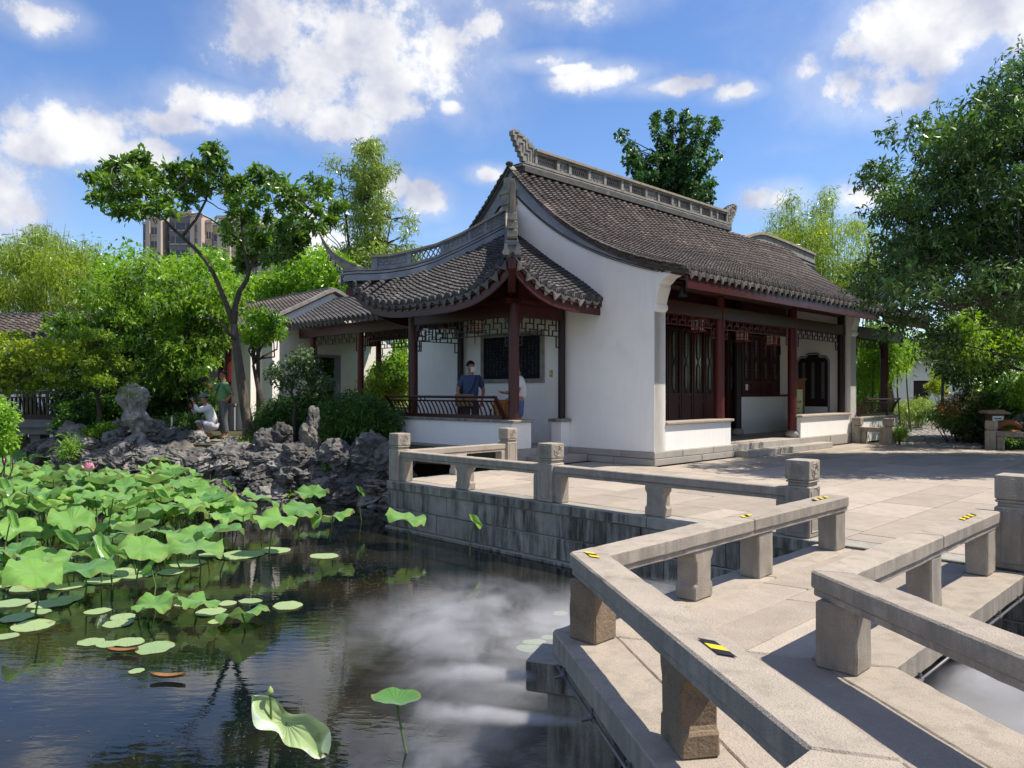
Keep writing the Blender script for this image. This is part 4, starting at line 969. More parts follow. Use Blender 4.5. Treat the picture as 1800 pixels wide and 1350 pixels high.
def bench(parent, p, q, out, z0, h=.46, n=26, ends=True, lean=.24):
    """leaning curved bench rail from p to q"""
    d = (q-p).normalized(); L_ = (q-p).length
    prof = lambda t: out * (.02 + lean * (t**1.9)) + Vector((0,0,z0 + h*t - .02*math.sin(math.pi*t)))
    s = MB()
    for t, r in ((0.03,.03),(.82,.022),(1.0,.034)):
        c = prof(t); s.tube([p + c - d*.04, q + c + d*.04], r, 6)
    s.box((0,-.02,z0-.03),(L_,.05,z0+.05), lambda a, b, c: p + d*a + out*b + Vector((0,0,c)))
    o = s.build('bench_rail', M_['wood'], parent)
    sm = MB(); sm.sweep([[prof(t) + d*x + out*y for x, y in ((-.016,-.010),(.016,-.010),(.016,.010),(-.016,.010))] for t in np.linspace(.04, .82, 7)])
    me, c = sm.mesh('slat', M_['wood']); 
    for k in range(n): obj('slat', me, o, p + c + d*(L_*(k+.5)/n))
    sm = MB(); sm.sweep([[prof(t) + d*x + out*y for x, y in ((-.016,-.010),(.016,-.010),(.016,.010),(-.016,.010))] for t in np.linspace(.82, 1, 3)])
    me, c = sm.mesh('spacer', M_['wood'])
    for f in (.27,.33,.62,.66): obj('spacer', me, o, p + c + d*(L_*f))
    if ends:
        for e in (p, q):
            s = MB(); s.sweep([[e + prof(t) + d*x + out*y for x, y in ((-.03,-.035),(.03,-.035),(.03,.035),(-.03,.035))] for t in np.linspace(0, 1.06, 8)]); s.build('end_stile', M_['wood'], o)
bench(pav_, B(-1.80,2.72), B(-1.80,6.75), -D1, 1.0, h=.46, n=27)
bench(ext, B(10.98,-.0), B(13.9,-.0), -D2, .83, h=.50, n=22)
lattice(ext, B(10.92,.05), B(13.25,.05), 3.24, M_['wood_black'], cell=.13, rows=(4,2), ends=1)
part('post_bracket', lambda s: s.prism([(13.27,3.24),(12.95,3.24),(13.1,3.0),(13.2,2.8),(13.27,2.7)], .03, .07, lambda a, b, c: B(a, c, b)), M_['wood_black'], ext)

# ---- black inscribed tablet on the gable, brass plate
tb = thing('inscribed_tablet', B(-.03, 4.28, 1.8), 'black stone tablet with faint columns of writing set in the white gable', 'tablet')
part('frame', lambda s: [s.box((-.05,3.16,1.80),(.012,5.39,1.90),B), s.box((-.05,3.16,2.96),(.012,5.39,3.06),B), s.box((-.05,3.16,1.902),(.012,3.27,2.958),B), s.box((-.05,5.28,1.902),(.012,5.39,2.958),B)], M_['ridge'], tb, bevel=.006)
part('stone_face', lambda s: s.box((-.03,3.272,1.902),(.011,5.278,2.958),B), mat('black_slate', (.008,.010,.016), (.011,.013,.019), 3, .75, spec=.15), tb)
s = MB(); r_ = random.Random(3)
for cidx in range(15):
    v = 3.40 + cidx*.125
    for q in range(12):
        if r_.random() < .12: continue
        z = 2.86 - q*.076
        for _ in range(4):
            a, b = r_.uniform(-.028,.028), r_.uniform(-.026,.026); an = r_.choice((0,1.57,.8,-.8)) + r_.uniform(-.2,.2); l = r_.uniform(.010,.024); w = .0035
            dv, dz = math.cos(an)*l, math.sin(an)*l; nv, nz_ = -math.sin(an)*w, math.cos(an)*w
            s.add([B(-.0325, v+a+x, z+b+y) for x, y in ((-dv-nv,-dz-nz_),(dv-nv,dz-nz_),(dv+nv,dz+nz_),(-dv+nv,-dz+nz_))], [(0,1,2,3)])
s.build('inscription', mat('worn_gilding', (.16,.16,.15), (.015,.017,.02), 7, .8), tb, fixn=False)
bp_ = thing('wall_plate', B(-.01, 2.93, 1.95), 'small brass plate on the white gable beside the tablet', 'plate')
part('plate', lambda s: s.box((-.012,2.90,1.93),(.011,2.99,2.09),B), mat('brass', (.42,.28,.06), (.35,.22,.05), 9, .4, metal=.6), bp_, bevel=.004)
part('dial', lambda s: s.box((-.018,2.92,1.98),(-.0125,2.97,2.04),B), M_['paper'], bp_)

# ---- lanterns
def lantern(pos, label, sc=1, dirs=(D1, D2)):
    t = thing('hanging_lantern', pos, label, 'lantern', 'square red lanterns under the eaves'); d, n = dirs
    f = lambda a, b, c: Vector(pos) + (d*a + n*b + Vector((0,0,c)))*sc
    s = MB(); h = .115
    for a in (-h, h):
        for b in (-h, h): s.box((a-.014,b-.014,-.16),(a+.014,b+.014,.16), f)
    for z in (-.16,.13):
        s.box((-.16,-.16,z),(.16,.16,z+.03), f)
    for a in (-h, 0, h): s.box((a-.008,-h-.012,-.15),(a+.008,-h+.004,.14), f); s.box((-h-.012,a-.008,-.15),(-h+.004,a+.008,.14), f)
    for z in (-.06,.05): s.box((-h,-h-.010,z),(h,-h+.003,z+.014), f); s.box((-h-.010,-h,z),(-h+.003,h,z+.014), f)
    s.build('frame', M_['lred'], t)
    s = MB(); s.box((-h+.005,-h+.005,-.128),(h-.005,h-.005,.128), f); s.build('paper_box', M_['paper'], t)
    s = MB(); s.tube([f(0,0,.16), f(0,0,.55)], .006, 5); s.tube([f(0,0,-.16), f(0,0,-.22), f(0,0,-.24), f(0,0,-.42)], [.006,.006,.016,.010], 6); s.build('tassel', M_['lred'], t)
    for a in (-.16,.16):
        s = MB(); s.tube([f(a,-.16,.14), f(a,-.16,.04), f(a,-.16,-.06)], [.005,.012,.008], 5); s.build('tassel', M_['lred'], t)
M_['lred'] = mat('lantern_red', (.20,.025,.02), (.15,.02,.016), 8, .5)
lantern(B(-.95,4.6,3.18), 'red and cream square lantern hanging in the half pavilion', 1.05)
lantern(B(2.35,.05+.35,3.15), 'red square lantern by the first front column of the hall', .95)
lantern(B(4.85,.6,3.05), 'red square lantern hanging midway over the hall entrance', 1.0)
lantern(B(6.5,.6,3.0), 'red square lantern just beside the second front column', .95)
# ---- information stand behind the low wall
sg = thing('information_stand', B(8.6,.85,.302), 'brown stand with a pale green notice panel behind the low front wall', 'sign')
sd = (B(0,0)-B(1,1)).normalized(); sd = Vector((0,-1,0)); sn = Vector((1,0,0)); sp = B(8.6,.85)
sf = lambda a, b, c: sp + sn*a + sd*b + Vector((0,0,c))
M_brown = mat('stand_wood', (.20,.085,.035), (.14,.055,.022), 7, .5)
part('post', lambda s: [s.box((-.22,-.03,.302),(-.17,.03,1.92),sf), s.box((.17,-.03,.302),(.22,.03,1.92),sf), s.box((-.169,-.025,1.66),(.169,.025,1.92),sf), s.box((-.169,-.025,.5),(.169,-.005,1.655),sf)], M_brown, sg, bevel=.004)
part('cap', lambda s: [s.box((-.27,-.06,1.922),(.27,.06,1.97),sf), s.box((-.2,.027,1.74),(.2,.035,1.77),sf)], M_brown, sg, bevel=.006)
part('notice_panel', lambda s: s.box((-.165,-.0,.52),(.165,.012,1.64),sf), mat('pale_green_panel', (.50,.58,.32), (.46,.55,.30), 5, .6), sg)
def text(body, loc, size, rot, m, parent, name='lettering', ext_=.001, align='CENTER'):
    c = bpy.data.curves.new(name, 'FONT'); c.body = body; c.size = size; c.align_x = align; c.align_y = 'CENTER'; c.extrude = ext_
    o = bpy.data.objects.new(name, c); COL.objects.link(o); o.rotation_euler = rot
    dg = bpy.context.evaluated_depsgraph_get(); me = bpy.data.meshes.new_from_object(o.evaluated_get(dg)); bpy.data.objects.remove(o)
    me.materials.clear(); me.materials.append(m); o = put(bpy.data.objects.new(name, me), parent, loc); o.rotation_euler = rot; return o
M_ink = mat('ink', (.02,.02,.02), None, 4, .6)
text('集玉廊', sf(0,.0135,1.27), .085, (R(90),0,0), M_ink, sg)
for z, a, b in ((1.08,-.08,.08),(1.075,-.05,.07),(.95,-.07,.09),(.945,-.09,.05)):
    k = MB(); r_ = random.Random(z)
    for q in range(8): x = a + (b-a)*q/7; k.box((x-.006,.0122,z-.010+r_.uniform(-.004,.004)),(x+.005,.0135,z+.010+r_.uniform(-.006,.004)),sf)
    k.build('small_print', M_ink, sg)
# ================================================================== CORRIDOR AND FAR BUILDINGS
def tiled_slope(parent, e0, e1, t0, t1, m, rs=.27, r=.108, expo=.13, drips=True, drip=DRD, sheet=True):
    """tiled slope from eave edge e0-e1 up to t0-t1"""
    s = MB(); dn = (e1-e0).cross(t0-e0).normalized(); dn = dn if dn.z > 0 else -dn
    s.add([e0,e1,t1,t0,e0-dn*.08,e1-dn*.08,t1-dn*.08,t0-dn*.08], [(0,1,2,3),(7,6,5,4),(0,4,5,1),(1,5,6,2),(2,6,7,3),(3,7,4,0)])
    o = s.build('roof_slope', m, parent); L_ = (e1-e0).length; d = (e1-e0)/L_; n = int(L_/rs)
    me, c = arc_tile_row([(e0 + (t0-e0)*f, dn) for f in np.linspace(0, 1, 6)], d, r, expo, .004).mesh('tile_row', m, fixn=False)
    rz = math.atan2(d.y, d.x)
    fl = (t0-e0); fl.z = 0
    if fl.dot(Vector((-d.y, d.x, 0))) < 0: rz += math.pi
    for k in range(n+1):
        obj('tile_row', me, o, c + d*(k*rs))
        if drips and k < n:
            dd = obj('drip_tile', drip, o, e0 + d*((k+.5)*rs)); dd.rotation_euler = (0,0,rz); ce = obj('end_tile', CP, o, e0 + d*(k*rs) + Vector((0,0,.01))); ce.rotation_euler = (R(-12),0,rz)
    return o
cor = thing('covered_corridor', B(2, 12, .25), 'open tiled corridor with fretwork and red posts behind the half pavilion', 'corridor')
C_E, C_R = 0.0, 2.0
tiled_slope(cor, B(C_E, 15.7, 3.92), B(C_E, 8.35, 3.92), B(C_R, 15.7, 4.95), B(C_R, 8.35, 4.95), M_['tile'])
tiled_slope(cor, B(4.0, 8.35, 3.92), B(4.0, 15.7, 3.92), B(C_R, 8.35, 4.95), B(C_R, 15.7, 4.95), M_['tile'], drips=False)
part('ridge', lambda s: s.box((1.88,8.35,4.9),(2.12,15.7,5.05),B), M_['ridge'], cor)
part('beam', lambda s: s.box((.5,8.35,3.5),(.72,15.7,3.85),B), M_['wood'], cor); part('beam', lambda s: s.box((3.3,8.35,3.5),(3.5,15.7,3.85),B), M_['wood'], cor)
part('ceiling', lambda s: s.add([B(.1,8.35,3.86),B(.1,15.7,3.86),B(2,15.7,4.82),B(2,8.35,4.82),B(3.9,8.35,3.86),B(3.9,15.7,3.86)],[(0,1,2,3),(3,2,5,4)]), M_['wood'], cor)
for v in (9.0, 11.9, 14.9):
    for u in (.6, 3.4):
        part('column', lambda s: s.tube([B(u,v,.27),B(u,v,3.52)], .11, 12), M_['wood_red'], cor)
for a, b in ((9.1,11.8),(12,14.8)):
    lattice(cor, B(.6,a), B(.6,b), 3.5, M_['wood_black'], cell=.15, rows=(4,2), ends=1, th=.014)
    lattice(cor, B(3.4,a), B(3.4,b), 3.5, M_['wood_black'], cell=.15, rows=(4,2), ends=1, th=.014)
part('low_wall', lambda s: [s.box((.48,8.3,.2),(.74,15.9,.95),B), s.box((3.3,8.3,.2),(3.5,15.9,.95),B)], W_, cor); part('coping', lambda s: [s.box((.44,8.3,.952),(.80,15.9,1.02),B), s.box((3.26,8.3,.952),(3.56,15.9,1.02),B)], M_['granite'], cor)
part('floor_slab', lambda s: s.box((.741,8.35,.2),(3.29,15.9,.33),B), M_['slab'], cor)
lantern(B(2.0,13.4,3.35), 'small red square lantern hanging inside the far corridor', 1.1)
# white gabled house at the end of the corridor
hs = thing('gabled_house', B(2, 19, .25), 'white gabled house with tiled roof beyond the corridor', 'house')
gp = [(-.75,.25),(-.75,3.95),(2.0,5.28),(4.75,3.95),(4.75,.25)]
def gwall(v): 
    # wall with a doorway: three pieces round the opening
    part('gable_wall', lambda s: s.prism([(-.75,.25),(-.75,3.95),(.85,4.724),(.85,.25)], v, v+.3, lambda a,b,c: B(a,c,b)), W_, hs)
    part('gable_wall', lambda s: s.prism([(2.35,.25),(2.35,5.11),(4.75,3.95),(4.75,.25)], v, v+.3, lambda a,b,c: B(a,c,b)), W_, hs)
    part('gable_wall', lambda s: s.prism([(.852,2.95),(.852,4.725),(2.0,5.28),(2.348,5.11),(2.348,2.95)], v, v+.3, lambda a,b,c: B(a,c,b)), W_, hs)
    part('door_surround', lambda s: [s.box((.852,v-.03,.3),(.93,v+.33,2.94),B), s.box((2.27,v-.03,.3),(2.347,v+.33,2.94),B), s.box((.932,v-.03,2.86),(2.268,v+.33,2.94),B)], M_['brickgrey'], hs)
gwall(15.9); 
part('gable_wall', lambda s: s.prism(gp, 22.5, 22.8, lambda a,b,c: B(a,c,b)), W_, hs)
tiled_slope(hs, B(-1.1, 22.9, 3.85), B(-1.1, 15.8, 3.85), B(2.0, 22.9, 5.38), B(2.0, 15.8, 5.38), M_['tile_brown'])
tiled_slope(hs, B(5.1, 15.8, 3.85), B(5.1, 22.9, 3.85), B(2.0, 15.8, 5.38), B(2.0, 22.9, 5.38), M_['tile_brown'], drips=False)
part('verge', lambda s: s.sweep([[B(u,15.68,z),B(u,15.95,z),B(u,15.95,z+.13),B(u,15.68,z+.13)] for u, z in ((-1.1,3.82),(-.2,4.27),(1.0,4.86),(1.7,5.22),(2.0,5.33),(2.3,5.22),(3.0,4.86),(4.2,4.27),(5.1,3.82))]), M_['ridge'], hs)
part('ridge', lambda s: s.box((1.88,15.95,5.33),(2.12,22.9,5.5),B), M_['ridge'], hs)
part('low_wall', lambda s: s.box((-.72,16.21,.25),(-.45,22.5,1.0),B), W_, hs)
for v in (17.8, 19.8, 21.6): part('column', lambda s: s.tube([B(-.6,v,1.0),B(-.6,v,3.9)], .11, 10), M_['wood_red'], hs)
part('back_wall', lambda s: s.box((4.4,16.21,.25),(4.7,22.5,3.9),B), W_, hs)
# low corridor wall behind the photographers
lw = thing('garden_wall', at(330, 740, 26.5), 'low grey white wall with dark rail behind the two photographers', 'wall')
p, q = at(225, 745, 26.8), at(405, 745, 25.6); p.z = q.z = .25; d = (q-p).normalized(); n = Vector((-d.y,d.x,0)); wf = lambda a,b,c: p + d*a + n*b + Vector((0,0,c))
Lw = (q-p).length
part('wall', lambda s: s.box((0,0,0),(Lw,.3,.85),wf), mat('damp_plaster', (.33,.34,.35), (.24,.25,.26), 2, .9), lw); part('coping', lambda s: s.box((-.03,-.05,.852),(Lw+.03,.35,.93),wf), M_['granite'], lw)
for k in range(4): part('column', lambda s: s.tube([wf(.2+k*(Lw-.4)/3,.15,.93),wf(.2+k*(Lw-.4)/3,.15,3.2)], .11, 10), M_['wood_red'], lw)
part('pillar', lambda s: s.box((Lw-.25,.4,0),(Lw+.5,.7,3.7),wf), W_, lw)
part('pillar', lambda s: s.box((Lw+1.15,.1,0),(Lw+1.55,.5,3.9),wf), W_, lw)
part('roof_beam', lambda s: s.box((-1,-.1,3.2),(Lw+.4,.3,3.5),wf), M_['wood'], lw)
# tiled garden wall and veranda at the left edge
tw = thing('tiled_wall', at(10, 690, 27), 'grey plastered wall under a ridge of dark tiles at the left edge', 'wall')
p = at(-60, 700, 27.4); q = at(130, 700, 26.2); p.z = q.z = 0; d = (q-p).normalized(); n = Vector((-d.y,d.x,0)); wf2 = lambda a,b,c: p + d*a + n*b + Vector((0,0,c)); Lw = (q-p).length
part('wall', lambda s: s.box((0,.5,-.05),(Lw,.8,3.7),wf2), M_['plaster'], tw)
tiled_slope(tw, wf2(0,0,3.55), wf2(Lw,0,3.55), wf2(0,1.0,4.35), wf2(Lw,1.0,4.35), M_['tile_brown'], rs=.34, r=.135)
part('ridge', lambda s: s.box((0,.9,4.3),(Lw,1.15,4.45),wf2), M_['ridge'], tw)
vr = thing('veranda', at(40, 740, 23), 'dark wooden veranda rail on a grey beam over shaded water', 'veranda')
p = at(-70, 700, 23.2); q = at(112, 700, 23); p.z = q.z = 0; d = (q-p).normalized(); n = Vector((-d.y,d.x,0)); vf = lambda a,b,c: p + d*a + n*b + Vector((0,0,c)); Lw = (q-p).length
part('floor_beam', lambda s: [s.box((0,0,.50),(Lw,2.5,.72),vf), s.box((0,.1,.28),(Lw,2.4,.498),vf)], M_['concrete'], vr)
for k in range(4): part('pile', lambda s: s.box((.3+k*(Lw-.7)/3,.3,-1.2),(.6+k*(Lw-.7)/3,.6,.278),vf), M_['concrete'], vr)
rl = part('rail', lambda s: [s.box((0,.05,1.50),(Lw,.14,1.60),vf), s.box((0,.06,1.38),(Lw,.13,1.42),vf), s.box((0,.05,.74),(Lw,.14,.88),vf)], M_['wood_black'], vr)
me, c = MB().box((-.025,.07,.88),(.025,.12,1.38)).mesh('baluster', M_['wood_black'])
for k in range(26):
    o = obj('baluster', me, rl, vf(.06+k*(Lw-.12)/25, c.y, c.z)); o.rotation_euler = (0,0,math.atan2(d.y,d.x))

# ---- white house down the path on the right
wh = thing('white_house', at(1625, 690, 44), 'small white house with tiled eaves at the end of the path', 'house')
o0 = at(1560, 690, 45); o0.z = 0; dx = Vector((1, -.12, 0)).normalized(); ny = Vector((.12, 1, 0)).normalized(); hf = lambda a,b,c: o0 + dx*a + ny*b + Vector((0,0,c))
part('wall', lambda s: [s.box((0,0,-.05),(1.45,.3,3.6),hf), s.box((2.35,0,-.05),(4.6,.3,3.6),hf), s.box((1.452,0,2.2),(2.348,.3,3.6),hf)], W_, wh)
part('doorway', lambda s: s.box((1.452,.2,0),(2.348,.28,2.2),hf), M_['wood_black'], wh)
part('low_wall', lambda s: s.box((-5,.0,-.05),(-.01,.3,1.35),hf), W_, wh); part('window_band', lambda s: s.box((-5,.05,1.352),(-.01,.25,2.9),hf), M_['wood_black'], wh)
tiled_slope(wh, hf(-5,-.6,3.5), hf(5,-.6,3.5), hf(-5,1.4,4.4), hf(5,1.4,4.4), M_['tile_brown'], rs=.3, r=.12, drip=DR)
part('ridge', lambda s: s.box((-5,1.3,4.4),(5,1.6,4.75),hf), M_['brickgrey'], wh)
lp = thing('lamp_post', at(1657, 725, 33), 'slim black lamp post standing among shrubs beside the path', 'lamp post')
b0 = at(1657, 725, 33); b0.z = 0
part('pole', lambda s: s.tube([b0, b0+Vector((0,0,3.3))], [.07,.05], 8), M_['dark'], lp); part('lamp_head', lambda s: s.lathe([(.05,3.3),(.12,3.36),(.20,3.42),(.16,3.62),(.30,3.66),(.05,3.86),(.02,3.95)], b0, 12), M_['dark'], lp)
# sign box, basket, boulder by the path
sbx = thing('sign_box', at(1745, 752, 20), 'small roofed wooden box sign with a white and green notice', 'sign')
c0 = at(1749, 780, 22.0); c0.z = 0; ff = lambda a,b,c: c0 + Vector((a,b,c))
M_bw = mat('brown_box', (.12,.075,.05), (.07,.045,.03), 9, .7)
part('post', lambda s: [s.box((-.12,-.06,0),(.12,.06,.35),ff), s.box((-.21,-.12,.352),(.21,.12,.95),ff)], M_bw, sbx, bevel=.006)
part('roof', lambda s: s.prism([(-.34,.95),(.34,.93),(.34,.97),(.1,1.06),(-.36,1.02)], -.2, .2, lambda a,b,c: c0 + Vector((a,c,b))), mat('shingle', (.30,.24,.18), (.2,.15,.11), 9, .8), sbx)
pan_ = part('notice', lambda s: s.box((-.15,-.135,.58),(.16,-.121,.88),ff), mat('notice_white', (.72,.76,.72), None, 4, .5), sbx)
k = MB(); k.box((-.12,-.1365,.79),(.10,-.1355,.825),ff); k.box((-.07,-.1365,.72),(.14,-.1355,.755),ff); k.build('green_lettering', mat('green_ink', (.02,.16,.09), None, 4, .6), sbx)
k = MB(); k.box((-.12,-.1365,.62),(-.105,-.1355,.67),ff); k.box((-.08,-.1365,.62),(.12,-.1355,.632),ff); k.build('small_print', M_ink, sbx)
bk_ = thing('wicker_basket', at(1775, 760, 19), 'orange brown basket like wooden ornament lying on the grass by the boulder', 'basket')
c1 = at(1774, 770, 21.8); c1.z = .18
M_wk = mat('wicker', (.30,.13,.05), (.18,.075,.03), 20, .7, .4, 60)
part('body', lambda s: s.lathe([(.16,0),(.24,.08),(.29,.2),(.27,.30),(.24,.31)], c1, 14), M_wk, bk_, smooth=True)
part('lid', lambda s: s.tube([c1 + Vector((math.cos(t)*.34-.05, -.05, .30+math.sin(t)*.22)) for t in np.linspace(.1, 3.0, 12)], [.05,.07,.08,.085,.09,.09,.09,.09,.085,.08,.07,.05], 8), M_wk, bk_, smooth=True)

# ---- far apartment block
ab = thing('apartment_block', at(350, 600, 170), 'tan and grey high apartment block rising beyond the garden trees', 'building')
M_tan = mat('tan_cladding', (.52,.45,.38), (.46,.39,.33), .3, .85); M_gry = mat('grey_cladding', (.22,.21,.21), (.18,.175,.18), .3, .85); M_win = mat('dark_window', (.05,.07,.10), (.03,.04,.06), 1, .15, spec=.6); M_lt = mat('pale_sill', (.50,.45,.40), None, 1, .8)
Ya = 170.0; sc_ = Ya / F_PX; a0 = at(243, 430, Ya); az_ = Vector((1,.0,0)); zt = lambda y: EYE - (y-HY)*sc_
xf = lambda px: (px-CX)*sc_
seg = [(236,258,388,8,0),(258,285,384,0,2),(285,296,392,5,0),(296,336,375,1,1),(336,356,380,0,2),(356,368,389,3,3),(368,384,393,4,3),(384,406,384,0,2),(406,425,386,2,2),(425,452,390,1,1),(452,478,398,2,2),(478,497,404,0,2)]
for x0, x1, yt, dp, kind in seg:
    m = (M_gry, M_gry, M_tan, M_tan)[kind]
    s = MB(); s.box((xf(x0), Ya+dp*.5, -1), (xf(x1)-.01, Ya+20, zt(yt))); wl = s.build('wall', m, ab)
    s = MB(); s.box((xf(x0)-.12, Ya+dp*.5-.3, zt(yt)+.005), (xf(x1)+.05, Ya+20, zt(yt)+.6)); s.build('parapet', M_lt if kind != 2 else M_tan, ab)
    if kind == 2: s = MB(); s.box((xf(x0), Ya+dp*.5-.6, -1),(xf(x0)+.9, Ya+dp*.5-.005, zt(yt)-.6)); s.box((xf(x1)-.9, Ya+dp*.5-.6, -1),(xf(x1)-.02, Ya+dp*.5-.005, zt(yt)-.6)); s.build('pilaster', M_tan, ab)
    z = zt(yt) - 2.0
    while z > 26:
        nw = max(1, round((x1-x0)*sc_/2.2)) if kind != 2 else 1
        w0, w1 = (xf(x0)+.95, xf(x1)-.95) if kind == 2 else (xf(x0)+.2, xf(x1)-.2)
        for q in range(nw):
            a, b = w0 + (w1-w0)*q/nw + .08, w0 + (w1-w0)*(q+1)/nw - .08
            if b - a < .3: continue
            s = MB(); s.box((a, Ya+dp*.5-.06, z-1.6), (b, Ya+dp*.5-.005, z)); wn = s.build('window', M_win, ab)
            s = MB(); s.box(((a+b)/2-.05, Ya+dp*.5-.10, z-1.6), ((a+b)/2+.05, Ya+dp*.5-.062, z)); s.box((a, Ya+dp*.5-.2, z-1.85), (b, Ya+dp*.5-.005, z-1.605)); s.build('frame', M_lt, wn)
        z -= 3.05

# ================================================================== ROCKERY
def rock_mesh(seed, sub=4, amp=.42, flat=1):
    bm = bmesh.new(); bmesh.ops.create_icosphere(bm, subdivisions=sub, radius=1)
    off = Vector((seed*7.13, seed*3.7, seed*1.9))
    for v in bm.verts:
        p = v.co.copy(); q = Vector((p.x, p.y, p.z*1.6)) * .9 + off
        n1 = mnoise.noise(q); n2 = 1 - abs(mnoise.noise(q*2.1))*2; n3 = 1 - abs(mnoise.noise(q*4.3 + off))*2
        cb_ = max(abs(p.x), abs(p.y), abs(p.z))
        n4 = 1 - abs(mnoise.noise(q*8.5 + off))*2; n5 = mnoise.noise(q*17)
        f = .70 + .24/cb_*.9 + amp*.6*n1 + amp*.50*n2 + amp*.30*n3 + amp*.13*n4 + amp*.06*n5 - .9*max(0, mnoise.noise(q*1.9 + Vector((9,9,9))) - .12)
        p.z += .05*math.sin(p.z*9 + n1*4); v.co = p * max(.25, f)
    me = bpy.data.meshes.new('rock'); bm.to_mesh(me); bm.free()
    return me
RK = [rock_mesh(i + 1) for i in range(12)]
for m_ in RK: m_.materials.append(M_['rock'])
RKL = [rock_mesh(i + 21) for i in range(4)]
for m_ in RKL: m_.materials.append(M_['rock_light'])
rk = thing('rockery', (-6.5, 18.3, WZ), 'long bank of craggy grey lake stones piled along the pond edge', 'rockery')
rr = random.Random(11)
line = [Vector((-2.35,16.35,0)), Vector((-3.2,16.7,0)), Vector((-4.6,17.4,0)), Vector((-6.0,17.7,0)), Vector((-7.5,18.0,0)), Vector((-9.2,18.7,0)), Vector((-11,19.3,0)), Vector((-12.4,20.1,0)), Vector((-13.0,21.2,0))]
Ls = [0]
for a, b in zip(line, line[1:]): Ls.append(Ls[-1] + (b-a).length)
def lp_(d):
    for i in range(len(line)-1):
        if d <= Ls[i+1]: return line[i].lerp(line[i+1], (d-Ls[i])/(Ls[i+1]-Ls[i]))
    return line[-1]
def rockobj(p, sz, light=False, parent=rk, name='rock'):
    o = obj(name, rr.choice(RKL if light else RK), parent, p); o.rotation_euler = (rr.uniform(-.4,.4), rr.uniform(-.4,.4), rr.uniform(0,6.28)); o.scale = sz; return o
d = 0
for course, (z, back, dens, smin, smax) in enumerate([(-.85,-.05,.42,.30,.44),(-.55,.02,.34,.22,.38),(-.25,.14,.34,.20,.36),(-.02,.28,.36,.20,.36),(.03,.5,.42,.20,.32)]):
    d = rr.uniform(0, .3)
    while d < Ls[-1]:
        p = lp_(d); s = rr.uniform(smin, smax); h = 1.0
        rockobj(p + Vector((rr.uniform(-.1,.1), back + rr.uniform(-.12,.12), z + rr.uniform(-.1,.1))), (s*rr.uniform(1.0,1.6), s*rr.uniform(.7,1.0), s*rr.uniform(.42,.78)), rr.random() < .14)
        d += dens * rr.uniform(.7, 1.3)
# the larger stones that stand up from the bank, placed as seen
for (px, py, Y, sx, sz, lt) in [(655,790,17.0,.50,.42,0),(640,800,16.9,.35,.45,0),(680,800,16.6,.30,.35,0),(470,772,18.3,.32,.34,0),(492,765,18.4,.30,.36,0),(545,770,18,.26,.42,0),(550,735,18.1,.16,.34,0),(345,768,19.5,.40,.28,1),(300,765,19.6,.38,.3,0),
        (270,752,19.9,.42,.36,0),(205,770,19.8,.45,.32,0),(150,772,20,.45,.26,1),(130,752,20.4,.42,.26,1),(90,785,20.3,.40,.26,0),(215,745,20.5,.30,.24,1),(400,785,18.6,.42,.25,0),(380,800,18.5,.36,.24,1),(430,790,18.4,.34,.24,0),
        (60,790,20.4,.35,.2,0),(590,790,17.3,.4,.3,0),(610,812,17,.4,.3,0),(520,795,17.6,.4,.3,0),(380,852,17.8,.25,.2,1),(480,858,17.2,.45,.2,1),(450,862,17.3,.35,.2,1),(330,770,19.3,.3,.3,0)]:
    k_ = .74 if px < 360 else .9
    rockobj(at(px, py + 6, Y), (sx*k_, sx*.8*k_, sz*k_), bool(lt))
# tall scholar's stone
def scholar(loc, h, label):
    bm = bmesh.new(); bmesh.ops.create_uvsphere(bm, u_segments=40, v_segments=56, radius=1)
    prof = [(0,.32),(.06,.34),(.15,.27),(.22,.19),(.30,.22),(.42,.33),(.50,.29),(.56,.25),(.64,.31),(.76,.40),(.86,.38),(.94,.28),(1,.06)]
    for v in bm.verts:
        f = (math.asin(max(-1,min(1,v.co.z)))/math.pi + .5); a = math.atan2(v.co.y, v.co.x)
        r = np.interp(f, [x for x, _ in prof], [x for _, x in prof]) * min(1, math.cos(math.asin(max(-1,min(1,v.co.z))))*3+.02)
        q = Vector((math.cos(a)*1.3, math.sin(a)*1.3, f*5)); n = mnoise.noise(q*1.1)*.30 + (1-abs(mnoise.noise(q*2.3))*2)*.14 + (1-abs(mnoise.noise(q*5))*2)*.06
        pit = max(0, mnoise.noise(q*1.5 + Vector((4,7,2))) - .12)*.9
        r *= 1 + n - pit
        v.co = Vector((math.cos(a)*r + .10*math.sin(f*6), math.sin(a)*r*.7, f*1.78))*(h/1.78)
    for q_ in bm.faces: q_.smooth = False
    me = bpy.data.meshes.new('scholar_stone'); bm.to_mesh(me); bm.free(); me.materials.append(M_['rock_light'])
    return tag(obj('scholar_stone', me, None, loc), label, 'rock')
p_ = at(238, 752, 19.7); scholar(Vector((p_.x, p_.y, .12)), 1.72, 'tall pale hole worn scholar stone standing upright on the rockery')
bd_ = rock_mesh(55); bd_.materials.append(M_['rock_light'])
o = tag(obj('boulder', bd_, None, at(1830, 745, 22.6)), 'rounded pale boulder behind the shaded railing at the right edge', 'rock'); o.scale = (.6,.5,.62); o.location.z = .38
o = tag(obj('boulder', bd_, None, at(1772, 720, 24.5)), 'humped brown grey boulder behind the roofed box sign', 'rock'); o.scale = (.75,.5,.5); o.location.z = .32; o.rotation_euler = (0,0,2)
